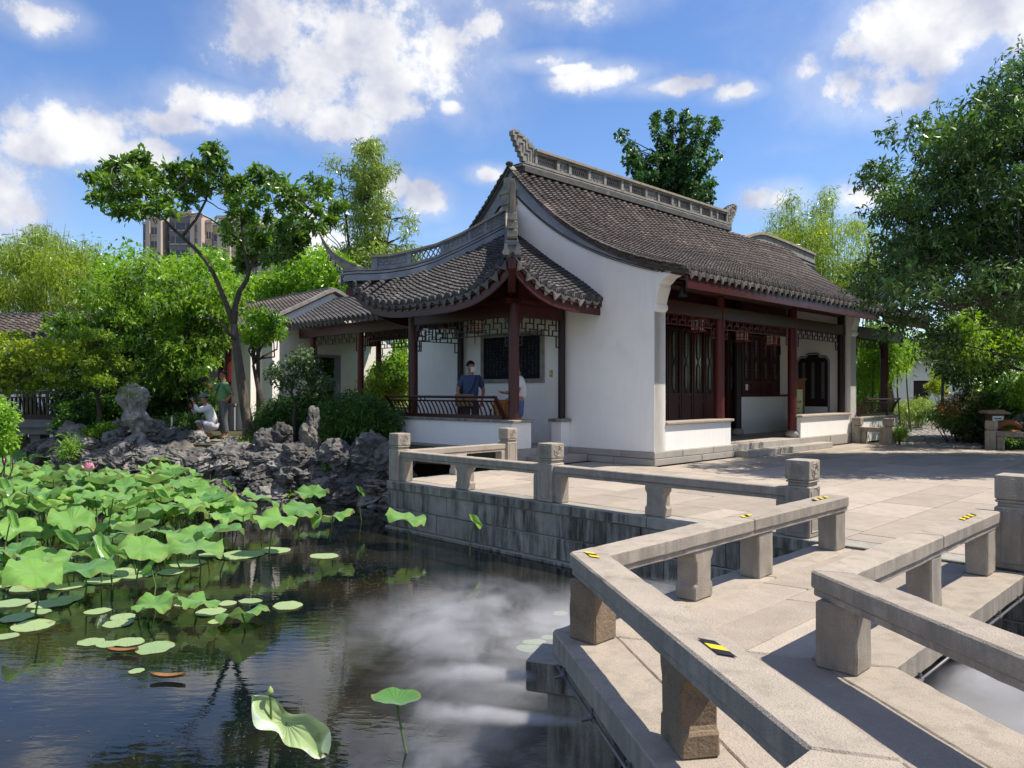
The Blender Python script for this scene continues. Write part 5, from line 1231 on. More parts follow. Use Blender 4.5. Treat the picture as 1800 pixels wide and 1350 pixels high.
# ================================================================== VEGETATION
def np_mesh(name, V, Q, m):
    me = bpy.data.meshes.new(name); nv, nf = len(V), len(Q)
    me.vertices.add(nv); me.vertices.foreach_set('co', np.ascontiguousarray(V, dtype=np.float32).ravel())
    me.loops.add(nf*4); me.loops.foreach_set('vertex_index', np.ascontiguousarray(Q, dtype=np.int32).ravel())
    me.polygons.add(nf); me.polygons.foreach_set('loop_start', np.arange(0, nf*4, 4, dtype=np.int32))
    me.update(calc_edges=True); me.materials.append(m); return me
def unit(a): return a / np.maximum(np.linalg.norm(a, axis=1, keepdims=True), 1e-6)
def leaf_cloud(C, rad, per, L, W, up=.5, droop=.2, spread=1.0, fold=.25, shell=.5, whorl=0):
    """leaf quads spread round the clump centres C; rad = clump radii"""
    C = np.asarray(C, dtype=float); n = len(C)*per
    ctr = np.repeat(C, per, axis=0); rad = np.asarray(rad, dtype=float)
    dirn = unit(rng.normal(size=(n, 3))); r = rng.random((n, 1))**shell
    sc = np.repeat(rng.uniform(.7, 1.25, (len(C), 1)), per, axis=0)
    P = ctr + dirn * r * rad * sc
    if whorl:   # leaves gathered in little rosettes at twig tips
        k = max(1, n // whorl); idx = rng.integers(0, n, k); tw = P[idx]; P = tw[rng.integers(0, k, n)] + rng.normal(size=(n,3))*L*.25
    d = unit(dirn*.6 + rng.normal(size=(n, 3))*spread + np.array([0, 0, -droop*2]))
    nr = unit(rng.normal(size=(n, 3)) + np.array([0, 0, up*3]))
    s = unit(np.cross(d, nr)); nn = np.cross(s, d)
    k_ = rng.uniform(.5, 1.4, (n, 1)); l = L*k_; w = W*k_*rng.uniform(.7, 1.2, (n, 1))
    base = P; tip = P + d*l - np.array([0,0,1])*l*droop*.3; mid = P + d*l*.48 + nn*l*fold*.25
    V = np.empty((n, 4, 3)); V[:, 0] = base; V[:, 1] = mid + s*w*.5; V[:, 2] = tip; V[:, 3] = mid - s*w*.5
    return V.reshape(-1, 3), np.arange(n*4).reshape(-1, 4)
def crown(name, parts, m, parent, center=None):
    Vs, Qs, o = [], [], 0
    for V, Q in parts: Vs.append(V); Qs.append(Q + o); o += len(V)
    V = np.concatenate(Vs); c = np.array([V[:,0].mean(), V[:,1].mean(), V[:,2].min()])
    me = np_mesh(name, V - c, np.concatenate(Qs), m); return put(bpy.data.objects.new(name, me), parent, Vector(c))
def poly_pts(poly, n, Y0, Y1):
    P = [Vector((x, y, 0)) for x, y in poly]; xs = [p.x for p in P]; ys = [p.y for p in P]; out = []
    while len(out) < n:
        x, y = rng.uniform(min(xs), max(xs)), rng.uniform(min(ys), max(ys))
        if inside(x, y, P): out.append(at(x, y, rng.uniform(Y0, Y1)))
    return out
def ell_pts(c, r, n, lo=-1):
    out = []
    while len(out) < n:
        d = rng.normal(size=3); d /= np.linalg.norm(d)
        if d[2] < lo: continue
        out.append(Vector(c) + Vector(d*np.array(r)*rng.random()**.4))
    return out
def bent(a, b, k=.12):
    m = (a+b)/2 + Vector(rng.normal(size=3))*(b-a).length*k; return [a, a.lerp(m, .5)*.5 + (a.lerp(b,.25))*.5, m, m.lerp(b, .5), b]
def wood(limbs, tips, m, parent, r0=.03, n=8, share=1.0):
    s = MB(); pts = []
    for path, rr in limbs:
        s.tube(path, rr, n)
        for i in range(len(path)-1):
            for f in (0, .5): pts.append((path[i].lerp(path[i+1], f), (rr[i] if isinstance(rr, list) else rr)))
        pts.append((path[-1], rr[-1] if isinstance(rr, list) else rr))
    for t in tips:
        if rng.random() > share: continue
        bst = min(pts, key=lambda q: (q[0]-t).length + (3 if q[0].z > t.z + .3 else 0))
        L_ = (bst[0]-t).length
        if L_ < .15: continue
        p = bent(bst[0], t); s.tube(p, [min(bst[1]*.6, r0*1.2), r0, r0*.8, r0*.55, r0*.25], 5, cap=False)
    return s.build('trunk', m, parent, smooth=True, fixn=False)
def tree(name, label, cat, base, limbs, clumps, rad, per, L, W, m, bark=None, group=None, share=1.0, r0=.03, **k):
    t = thing(name, base, label, cat, group)
    wood(limbs, clumps, bark or M_['bark_dark'], t, r0=r0, share=share)
    crown('crown', [leaf_cloud([tuple(c) for c in clumps], rad, per, L, W, **k)], m, t); return t
LM = dict(
  fg=leaf_mat('glossy_green_leaf', (.014,.055,.008), (.15,.30,.036), .44, .35, gloss=.3),
  mid=leaf_mat('mid_green_leaf', (.018,.070,.008), (.24,.43,.045), .48, .4, gloss=.25),
  bright=leaf_mat('bright_green_leaf', (.04,.13,.012), (.27,.50,.05), .45, .5),
  bamboo=leaf_mat('bamboo_leaf', (.09,.17,.012), (.33,.46,.045), .45, .5),
  dark=leaf_mat('dark_green_leaf', (.010,.040,.011), (.085,.19,.036), .40, .4, gloss=.2),
  ginkgo=leaf_mat('deep_green_leaf', (.014,.055,.016), (.065,.17,.035), .35, .45, gloss=.2),
  willow=leaf_mat('pale_green_leaf', (.11,.19,.035), (.30,.42,.09), .45, .5),
  yellow=leaf_mat('yellow_maple_leaf', (.12,.22,.015), (.40,.49,.055), .45, .5),
  nandina=leaf_mat('nandina_leaf', (.016,.062,.012), (.09,.21,.03), .35, .45),
  red=leaf_mat('reddish_leaf', (.028,.04,.016), (.12,.15,.05), .4, .5, warm=(.25,.09,.03)),
  camellia=leaf_mat('camellia_leaf', (.016,.055,.014), (.12,.19,.07), .3, .28, gloss=.5),
  grass=leaf_mat('grass_blade', (.06,.16,.015), (.20,.36,.035), .45, .5))
# ---- the leaning tree on the rockery
Yt = 20.0
def P_(*a): return [at(x, y, Yt + (a_[2] if len(a_) > 2 else 0)) for a_ in a for x, y in [a_[:2]]]
b_ = at(437, 772, Yt); b_.z = .1
trunk = [b_] + P_((436,745),(428,700),(421,650),(415,605),(411,570))
limbs = [(trunk, [.185,.155,.135,.12,.108,.095]),
  (P_((411,572),(413,540),(421,512),(434,492),(438,474),(432,452),(428,425),(424,395)), [.095,.08,.07,.062,.054,.042,.032,.02]),
  (P_((411,572),(398,535),(383,498),(374,478),(362,458),(346,440),(322,418),(298,396),(280,376),(268,352)), [.08,.068,.06,.056,.052,.048,.042,.036,.03,.018]),
  (P_((434,478),(455,452),(480,435),(510,412),(540,385),(560,360)), [.06,.055,.05,.04,.03,.02]),
  (P_((320,416),(345,385,.2),(362,352,.3),(370,310,.3),(376,268,.3)), [.04,.035,.03,.02,.012]),
  (P_((288,384),(255,372),(222,350),(192,322)), [.045,.035,.028,.015]), (P_((280,372),(300,345),(330,318),(352,300)), [.035,.03,.022,.012]),
  (P_((428,430),(400,405),(370,385),(350,375)), [.035,.03,.02,.012]), (P_((438,470),(470,462),(500,455),(520,448)), [.035,.028,.02,.012]), (P_((415,600),(395,575,-.5),(372,560,-.6),(345,560,-.8)), [.05,.04,.03,.02])]
cl = [(168,308),(185,300),(205,290),(228,282),(250,278),(262,300),(240,312),(215,320),(190,332),(172,345),(200,350),(228,345),(258,335),(285,322),(298,300),(320,298),(345,292),(362,300),(340,315),(318,330),(292,350),(262,368),(235,372),(210,372),(300,372),(376,270),(382,285),(368,262),(360,330),(388,318),
      (405,330),(425,318),(448,305),(470,312),(440,335),(420,352),(452,360),(478,340),(498,322),(512,338),(495,362),(470,382),(442,385),(418,378),(520,365),(540,340),(558,322),(575,340),(590,362),(578,385),(555,370),(540,395),(515,392),(560,405),(530,415),(498,405),(470,412),(450,425),(480,432),(505,440),(430,440),(455,452),(415,425),(485,455),(460,425),(440,415),(475,445),(495,425),(425,465),(395,395),(400,412),(520,425),(410,345),(336,352),(182,318),(276,310),(432,462),(585,375)]
clp = [at(x, y, Yt + rng.uniform(-1.1, 1.1)) for x, y in cl]
tree('garden_tree', 'slender leaning tree with forked limbs and broad glossy leaves above the photographers', 'tree', b_, limbs, clp, (.29,.29,.21), 135, .19, .085, LM['fg'], M_['bark'], r0=.018, up=.35, droop=.1, whorl=7, shell=.6, fold=.5)
# ---- broad green trees behind the rockery
def bush_tree(label, poly, n, Y0, Y1, base, rad, per, L, W, m, name='garden_tree', cat='tree', group=None, top=.6, **k):
    pts = poly_pts(poly, n, Y0, Y1); b = at(base[0], base[1], (Y0+Y1)/2); b.z = .2
    tp = b.copy(); zmax = max(p.z for p in pts); tp.z = b.z + (zmax - b.z)*top; mid = b.lerp(tp, .5) + Vector((rng.uniform(-.3,.3), 0, 0))
    return tree(name, label, cat, b, [([b, b.lerp(mid,.5), mid, tp], [.13,.11,.09,.04])], pts, rad, per, L, W, m, group=group, share=.5, **k)
bush_tree('broad bright green tree rising over the scholar stone', [(115,640),(95,570),(130,520),(190,480),(250,470),(300,490),(330,540),(330,640),(250,690),(180,690)], 120, 23, 26, (250,745), (.62,.62,.42), 190, .17, .07, LM['mid'], up=.5, droop=.25, whorl=6)
bush_tree('bushy green tree with hanging sprays left of the leaning trunk', [(260,600),(280,520),(320,490),(380,500),(405,550),(395,600),(360,640),(330,690),(270,690)], 96, 21.5, 24, (330,750), (.55,.55,.36), 190, .16, .065, LM['mid'], up=.5, droop=.3, whorl=6)
bush_tree('small leafy tree in front of the white gable right of the leaning trunk', [(430,555),(450,540),(480,555),(492,580),(475,600),(445,600)], 17, 21, 22.6, (445,745), (.42,.42,.3), 170, .15, .07, LM['bright'], up=.5, whorl=6)
bush_tree('tall fresh green tree behind the garden below the apartment block', [(180,490),(200,455),(225,440),(265,462),(300,462),(350,450),(410,460),(430,510),(400,550),(200,550)], 85, 29, 33, (300,700), (.9,.9,.6), 180, .20, .10, LM['bright'], up=.4)
bush_tree('bright green round crowned tree beyond the corridor roof', [(440,510),(470,480),(520,455),(570,450),(610,475),(640,500),(640,545),(560,545),(450,560)], 70, 36, 40, (540,700), (1.0,1.0,.65), 190, .24, .12, LM['bright'], up=.4)
bush_tree('olive green tree seen under the pavilion tail', [(585,445),(640,440),(700,445),(720,470),(600,500)], 40, 44, 48, (650,690), (1.2,1.2,.7), 150, .25, .12, LM['willow'], up=.4)
# yellow maple and young pine like tree by the rail
bush_tree('yellow leaved maple spraying in from the left edge', [(-40,600),(-10,575),(40,590),(90,600),(135,615),(110,640),(70,650),(120,665),(40,690),(-40,690)], 46, 19, 21, (-30,770), (.42,.42,.12), 150, .12, .075, LM['yellow'], up=1.0, droop=.1, name='maple_tree')
tb_ = at(176, 752, 20.2); tb_.z = .1
tree('young_maple', 'young yellow green tree with thin trunk on the rockery beside the scholar stone', 'tree', tb_, [([tb_]+[at(x,y,20.2) for x,y in ((175,725),(172,705),(170,690))], [.075,.065,.055,.05]), ([at(x,y,20.2) for x,y in ((170,692),(150,670),(128,650))], [.035,.025,.012]), ([at(x,y,20.2) for x,y in ((171,692),(182,655),(180,610))], [.035,.025,.012]), ([at(x,y,20.2) for x,y in ((172,695),(205,680),(228,668))], [.03,.02,.01])],
     poly_pts([(95,640),(110,600),(150,575),(190,590),(215,630),(240,665),(225,690),(180,680),(130,680),(100,670)], 60, 19.4, 21), (.30,.30,.14), 130, .10, .05, leaf_mat('yellow_green_leaf', (.045,.13,.014), (.24,.36,.035), .45, .5), r0=.012, up=.8, droop=.15)
# bamboo
def bamboo(label, poly, n, Y0, Y1, per, m, stalks, name='bamboo_grove', rad=(.7,.7,.55), L=.22, W=.035, zb=0):
    pts = poly_pts(poly, n, Y0, Y1); c = sum(pts, Vector())/len(pts); b = Vector((c.x, c.y, zb)); t = thing(name, b, label, 'bamboo')
    s = MB()
    for p in [pts[i] for i in rng.integers(0, len(pts), stalks)]:
        q = Vector((p.x + rng.uniform(-.4,.4), p.y, zb)); h = p + Vector((0,0,rng.uniform(.2,.9))); lean = Vector((rng.uniform(-.5,.5), rng.uniform(-.4,.4), 0))
        s.tube([q, q.lerp(h,.4), q.lerp(h,.75) + lean*.2, h + lean], [.035,.03,.022,.006], 5, cap=False)
    s.build('stalks', LM_stalk, t, fixn=False, smooth=True)
    crown('foliage', [leaf_cloud([tuple(p) for p in pts], rad, per, L, W, up=.3, droop=.5, shell=.45)], m, t); return t
LM_stalk = mat('bamboo_stalk', (.16,.19,.05), (.10,.13,.035), 6, .5)
bamboo('yellow green bamboo thicket behind the tiled wall at the left', [(-60,560),(-60,450),(0,440),(40,425),(90,415),(140,425),(185,445),(200,480),(190,560)], 170, 30, 35, 230, LM['bamboo'], 60)
bamboo('loose bamboo tips swaying against the sky at the far left', [(30,430),(50,405),(75,395),(100,410),(120,425),(60,440)], 14, 31, 33, 90, LM['willow'], 14, rad=(.5,.5,.4))
bamboo('bamboo stems clump in front of the grey wall by the veranda', [(30,700),(40,610),(80,620),(90,700)], 12, 24.5, 25.5, 30, LM['dark'], 26, rad=(.4,.3,.5))
bamboo('sunlit bamboo behind the plain white ridge on the right', [(1340,440),(1345,400),(1380,390),(1420,400),(1470,385),(1530,400),(1560,480),(1540,540),(1440,500),(1380,450)], 90, 33, 37, 210, LM['bamboo'], 30)
bamboo('tall wispy bamboo tops beyond the far end of the hall roof', [(1340,420),(1362,375),(1390,345),(1405,355),(1415,390),(1440,340),(1455,330),(1470,360),(1480,400),(1400,430)], 42, 34, 37, 90, LM['willow'], 24, rad=(.45,.45,.55))
bamboo('fresh bamboo screen seen through the corridor end by the path', [(1500,720),(1500,590),(1550,580),(1590,590),(1590,640),(1545,660),(1540,720)], 60, 27, 30, 200, LM['bright'], 26)
# feathery conifer behind the pavilion
wb = at(648, 690, 46); wb.z = 0
wl = [([wb, at(645,470,46), at(640,250,46)], [.28,.16,.03])] + [([Vector((at(x0,0,46).x,46,0)), at(x0,470,46), at(x1,y1,46+dy)], [.15,.10,.02]) for x0, x1, y1, dy in ((618,598,300,.5),(662,672,300,.3),(672,688,385,-.3),(655,655,262,.6))]
wc = []
for _ in range(190):
    y = rng.uniform(252, 485); w = 14 + (y-250)*.42 if y < 400 else 78; x = 648 + rng.uniform(-1,1)*w*(.7 + .5*math.sin(y*.13)); wc.append(at(x, y, 46 + rng.uniform(-1.8,1.8)))
wc += [at(x, y, 46) for x, y in ((582,285),(590,295),(725,385),(715,380),(730,440),(718,430),(690,290),(598,330),(735,450))]
tree('feathery_conifer', 'tall feathery pale green tree standing behind the half pavilion roof', 'tree', wb, wl, wc, (.55,.55,.5), 84, .30, .065, LM['willow'], r0=.035, up=.2, droop=.35, shell=.5)
# dark tree behind the ridge
gb = at(1180, 690, 40); gb.z = 0
gc = []
for (x0, y0, x1, y1, n) in [(1170,360,1095,240,9),(1172,350,1112,262,8),(1172,345,1150,205,10),(1178,345,1178,200,11),(1185,345,1205,205,11),(1188,345,1232,212,10),(1190,345,1262,212,10),(1195,350,1255,275,8),(1190,350,1250,325,7),(1165,352,1120,310,7),(1150,350,1105,285,6),(1225,350,1245,345,5),(1130,350,1110,345,4)]:
    for i in range(n): f = i/(n-1); gc.append(at(x0+(x1-x0)*f + rng.uniform(-4,4), y0+(y1-y0)*f + rng.uniform(-4,4), 40 + rng.uniform(-1.2,1.2)))
gc += poly_pts([(1120,350),(1130,290),(1160,260),(1210,260),(1240,300),(1250,350),(1190,365)], 40, 39, 41.5)
tree('dark_tree', 'dark green tree with upright branches rising behind the hall ridge', 'tree', gb, [([gb, at(1178,420,40), at(1178,280,40)], [.25,.18,.05])], gc, (.33,.33,.33), 95, .21, .15, LM['ginkgo'], r0=.04, up=.3, droop=.2)
# ---- the big shade tree on the right
Rb = Vector((13.6, 16.6, 0))
opoly = [(1565,322),(1590,305),(1620,290),(1625,250),(1655,222),(1690,200),(1725,190),(1730,150),(1760,125),(1810,95),(1900,50),(2080,20),(2250,200),(2250,520),(1950,580),(1800,570),(1740,545),(1670,560),(1630,520),(1590,515),(1560,505),(1530,490),(1545,480),(1555,470),(1570,420),(1590,400),(1570,370),(1585,345),(1560,335)]
rc = poly_pts(opoly, 370, 14.2, 19.2)
rc += [at(x, y, Y) for x, y, Y in ((1545,310,16),(1555,315,16),(1550,378,16.5),(1540,488,18),(1565,500,17.6),(1590,515,17.4),(1605,540,17),(1555,520,17.2),(1580,480,18),(1530,505,18.2),(1620,495,16.6),(1595,235,16.4),(1625,590,17),(1650,590,16.5),(1570,570,17.5))]
rl_ = [([Rb, Rb+Vector((-.1,0,1.6)), Rb+Vector((-.3,.1,3.2)), Rb+Vector((-.3,.2,5.2)), Rb+Vector((0,.3,7.4))], [.32,.28,.24,.18,.08]),
       ([Rb+Vector((-.3,.1,3.2)), at(1800,415,16.4), at(1720,412,16.5), at(1640,405,16.4), at(1570,380,16.2)], [.16,.10,.075,.05,.02]),
       ([Rb+Vector((-.2,.1,2.6)), at(1830,470,17.4), at(1740,450,17.6), at(1640,470,17.8), at(1520,510,17.8)], [.14,.09,.065,.045,.015]),
       ([Rb+Vector((-.3,.2,4.6)), at(1850,280,16), at(1760,250,16), at(1660,225,16)], [.12,.08,.05,.02]), ([Rb+Vector((-.2,.2,5.6)), at(1900,210,15.6), at(1840,180,15.5), at(1790,165,15.5)], [.10,.06,.04,.015]),
       ([Rb+Vector((-.3,.1,3.2)), at(1850,520,15.4), at(1760,520,15), at(1680,545,15)], [.12,.07,.05,.02])]
tree('shade_tree', 'large dark green shade tree filling the right edge and overhanging the hall eave', 'tree', Rb, rl_, rc, (.74,.74,.44), 380, .14, .046, LM['dark'], r0=.022, up=.55, droop=.25, shell=.5, whorl=5)
# ---- undergrowth right of the path
bush_tree('dark understorey tree with thick trunk in the shade right of the path', [(1640,640),(1660,590),(1720,570),(1780,600),(1790,650),(1700,680)], 55, 24, 27, (1738,720), (.55,.55,.35), 190, .14, .06, LM['dark'], up=.6)
tdk = thing('old_tree', at(1745, 720, 25), 'thick dark bare tree trunk standing among the shaded shrubs', 'tree'); tq = at(1747, 720, 25); tq.z = 0
s = MB(); s.tube([tq, tq+Vector((.02,0,1.2)), tq+Vector((-.05,0,2.6)), tq+Vector((.1,0,4.2))], [.34,.29,.26,.2], 12); s.build('trunk', M_['bark_dark'], tdk, smooth=True); crown('crown', [leaf_cloud([tuple(tq+Vector((rng.uniform(-2,2), rng.uniform(-1.5,1.5), rng.uniform(3.2,5)))) for _ in range(40)], (.6,.6,.4), 160, .15, .06, up=.6)], LM['dark'], tdk)
bush_tree('olive green leafy sapling hanging beside the right edge of the path', [(1650,600),(1700,550),(1800,530),(1860,560),(1860,640),(1790,620),(1700,640)], 60, 20.5, 23, (1850,780), (.5,.5,.3), 190, .14, .06, LM['mid'], up=.6)
bush_tree('yellow gold maple beside the corridor end post', [(1552,650),(1556,615),(1580,606),(1592,620),(1585,650)], 24, 30, 31.5, (1565,710), (.34,.34,.16), 150, .13, .08, LM['yellow'], up=.9, name='maple_tree')
def shrub(label, poly, n, Y0, Y1, rad, per, L, W, m, name='shrub', cat='shrub', group=None, zb=0, **k):
    pts = poly_pts(poly, n, Y0, Y1); c = sum(pts, Vector())/len(pts); b = Vector((c.x, c.y, zb)); t = thing(name, b, label, cat, group); s = MB()
    for p in pts[::3]:
        q = Vector((b.x + (p.x-b.x)*.5, b.y + (p.y-b.y)*.6, zb - .05)); s.tube(bent(q, p, .06), [.022,.018,.014,.010,.004], 5, cap=False)
    s.build('stems', M_['bark_dark'], t, fixn=False)['kind'] = 'stuff'; crown('foliage', [leaf_cloud([tuple(p) for p in pts], rad, per, L, W, **k)], m, t); return t
shrub('dark reddish shrub mass beside the lamp post', [(1660,765),(1665,710),(1700,690),(1735,705),(1725,768)], 34, 23, 25, (.4,.4,.3), 190, .12, .05, LM['red'], up=.5)
shrub('dense dark shrub behind the box sign', [(1715,765),(1725,690),(1770,670),(1800,680),(1850,700),(1800,765)], 56, 23, 25, (.4,.4,.3), 190, .13, .05, LM['nandina'], up=.5)
shrub('sunlit fern like green sprays above the right boulders', [(1785,690),(1795,660),(1870,640),(1870,730),(1800,725)], 30, 21.6, 23, (.3,.3,.22), 170, .13, .04, LM['bright'], up=.5)
shrub('pale grey green shrub in front of the far white house', [(1575,745),(1585,705),(1620,700),(1640,720),(1625,740),(1600,735)], 26, 31, 34, (.45,.45,.3), 150, .14, .05, LM['willow'], up=.5)
shrub('bright golden shrub near the white house doorway', [(1637,690),(1640,655),(1655,645),(1660,690)], 14, 35, 36.5, (.3,.3,.3), 130, .13, .06, LM['yellow'], up=.5)
shrub('low dark grass like border along the right side of the path', [(1625,730),(1660,722),(1720,735),(1760,755),(1740,765),(1680,750)], 40, 23, 25, (.35,.35,.12), 200, .16, .02, LM['nandina'], up=.1, droop=.4)
shrub('tuft of green sedge at the foot of the corridor end wall', [(1574,768),(1578,755),(1588,755),(1590,770)], 8, 22.5, 22.9, (.14,.14,.10), 150, .14, .016, LM['grass'], up=.1, droop=.3)
shrub('grass tuft beside the basket behind the stone railing', [(1752,775),(1757,752),(1770,750),(1772,775)], 10, 22.2, 22.6, (.16,.16,.14), 150, .18, .018, LM['grass'], up=.1, droop=.35)
shrub('dark low hedge showing under the right hand stone railing', [(1755,782),(1755,772),(1870,772),(1870,782)], 26, 21.3, 21.6, (.22,.14,.10), 200, .09, .04, LM['dark'], up=.5)
# ---- planting by the corridor and rockery
shrub('feathery green nandina bush between the leaning trunk and the dark spire stone', [(460,765),(458,725),(480,708),(520,700),(555,708),(560,755),(520,768)], 60, 19.3, 20.8, (.36,.36,.24), 210, .12, .028, LM['nandina'], up=.4, droop=.25, zb=.25)
shrub('dark green nandina bush against the pavilion base wall', [(560,765),(555,710),(590,690),(650,695),(692,720),(695,768),(620,775)], 76, 18.6, 20.2, (.36,.36,.24), 210, .12, .028, LM['nandina'], up=.4, droop=.25, zb=.25)
cb_ = at(520, 760, 19.2); cb_.z = .2
tree('camellia', 'small camellia with grey green glossy leaves beside the spire stone', 'tree', cb_, [([cb_]+[at(x,y,19.2) for x,y in ((516,735),(520,712),(512,690),(518,668),(522,640))], [.05,.045,.04,.032,.025,.015]), ([at(x,y,19.2) for x,y in ((512,692),(496,672),(485,655))], [.025,.018,.01]), ([at(x,y,19.2) for x,y in ((518,668),(540,650),(556,632))], [.025,.018,.01])],
     poly_pts([(475,660),(490,640),(500,655),(520,620),(545,612),(560,640),(578,660),(580,690),(545,700),(500,690),(478,680)], 30, 18.7, 19.8), (.24,.24,.18), 90, .10, .055, LM['camellia'], r0=.01, up=.5, fold=.4)
shrub('yellow green shrub glowing behind the corridor between two red posts', [(655,690),(660,640),(700,620),(715,650),(712,690)], 30, 27, 31, (.5,.5,.35), 170, .14, .06, LM['bright'], up=.5)
shrub('golden brown sunlit shrub low behind the corridor bench', [(650,700),(652,670),(690,665),(712,680),(710,705)], 24, 26.2, 27.5, (.4,.4,.22), 150, .11, .05, LM['yellow'], up=.5)
bush_tree('dense green tree filling the view through the corridor', [(540,700),(540,600),(620,585),(720,590),(740,700)], 70, 33, 37, (660,700), (.8,.8,.6), 190, .2, .09, LM['mid'], up=.5)
shrub('leafy shrub seen through the white doorway of the gabled house', [(555,700),(555,640),(585,640),(585,700)], 16, 31, 32.5, (.4,.4,.35), 150, .15, .07, LM['mid'], up=.5, zb=.25)
shrub('green ivy mound behind the young maple on the rockery', [(105,750),(115,715),(160,705),(235,705),(240,745),(170,760)], 54, 20.9, 22.4, (.34,.34,.22), 190, .12, .07, LM['nandina'], up=.6)
shrub('dark shrubs in the shade left of the scholar stone', [(100,720),(110,660),(200,660),(260,690),(250,725)], 50, 22.4, 24, (.45,.45,.3), 170, .13, .06, LM['dark'], up=.5)
shrub('dark shrubs between the scholar stone and the photographers', [(255,720),(260,670),(330,660),(390,680),(392,720),(320,735)], 46, 22.6, 24.2, (.42,.42,.28), 170, .13, .05, LM['dark'], up=.5)
shrub('low arching green plants on the ground behind the crouching photographer', [(270,755),(280,735),(350,735),(345,760)], 24, 21.6, 22.6, (.35,.35,.14), 170, .18, .024, LM['nandina'], up=.1, droop=.4, zb=.25)
shrub('bright green rounded shrub at the left edge over the water', [(-60,790),(-50,700),(0,695),(22,740),(18,790)], 44, 14.4, 15.8, (.26,.26,.2), 170, .09, .05, LM['bright'], up=.6, zb=-.9)
shrub('bright grass tuft at the foot of the leaning trunk', [(395,785),(402,772),(430,770),(444,784)], 20, 18.7, 19.3, (.24,.2,.10), 190, .18, .014, LM['grass'], up=.1, droop=.5, zb=.2, name='grass_tuft', cat='grass')
shrub('small rosemary like weed growing out of the left stones', [(112,800),(110,780),(125,768),(140,790)], 10, 18.9, 19.3, (.22,.22,.2), 90, .14, .018, LM['bright'], up=.1, name='weed', cat='plant')
shrub('mossy yellow green tuft at the young maple foot', [(150,765),(155,745),(200,748),(200,765)], 12, 19.8, 20.2, (.2,.16,.10), 150, .09, .03, LM['grass'], up=.5, name='moss_tuft', cat='grass')
for px, py, Y in ((505,868,17.0),(608,868,16.6),(370,868,17.6),(545,878,16.8),(455,820,17.9),(575,825,17.1),(640,845,16.6),(410,830,18.0),(330,815,18.9),(520,800,17.7),(255,790,19.6),(470,845,17.5)):
    shrub('little green weed sprouting between the lower rockery stones', [(px-6,py+4),(px,py-6),(px+8,py),(px+4,py+5)], 3, Y, Y+.1, (.08,.08,.06), 26, .07, .03, LM['bright'], name='weed', cat='plant', group='little weeds in the rockery', up=.4)
# far belt of trees closing the garden
ft = [tuple(Vector((rng.uniform(-75, 75), rng.uniform(52, 66), rng.uniform(.5, 5.5)))) for _ in range(420)]
fo = crown('far_trees', [leaf_cloud(ft, (2.0,2.0,1.3), 90, .42, .22, up=.4)], LM['mid'], None); fo['kind'] = 'stuff'
ft = [tuple(Vector((rng.uniform(14, 42), rng.uniform(30, 42), rng.uniform(.3, 6)))) for _ in range(150)]
ft = [f for f in ft if not (f[0]/f[1] < .62 and f[1] < 46 and .44 < f[0]/f[1])]
fo = crown('woodland', [leaf_cloud(ft, (1.2,1.2,.8), 130, .22, .10, up=.4)], LM['mid'], None); fo['kind'] = 'stuff'
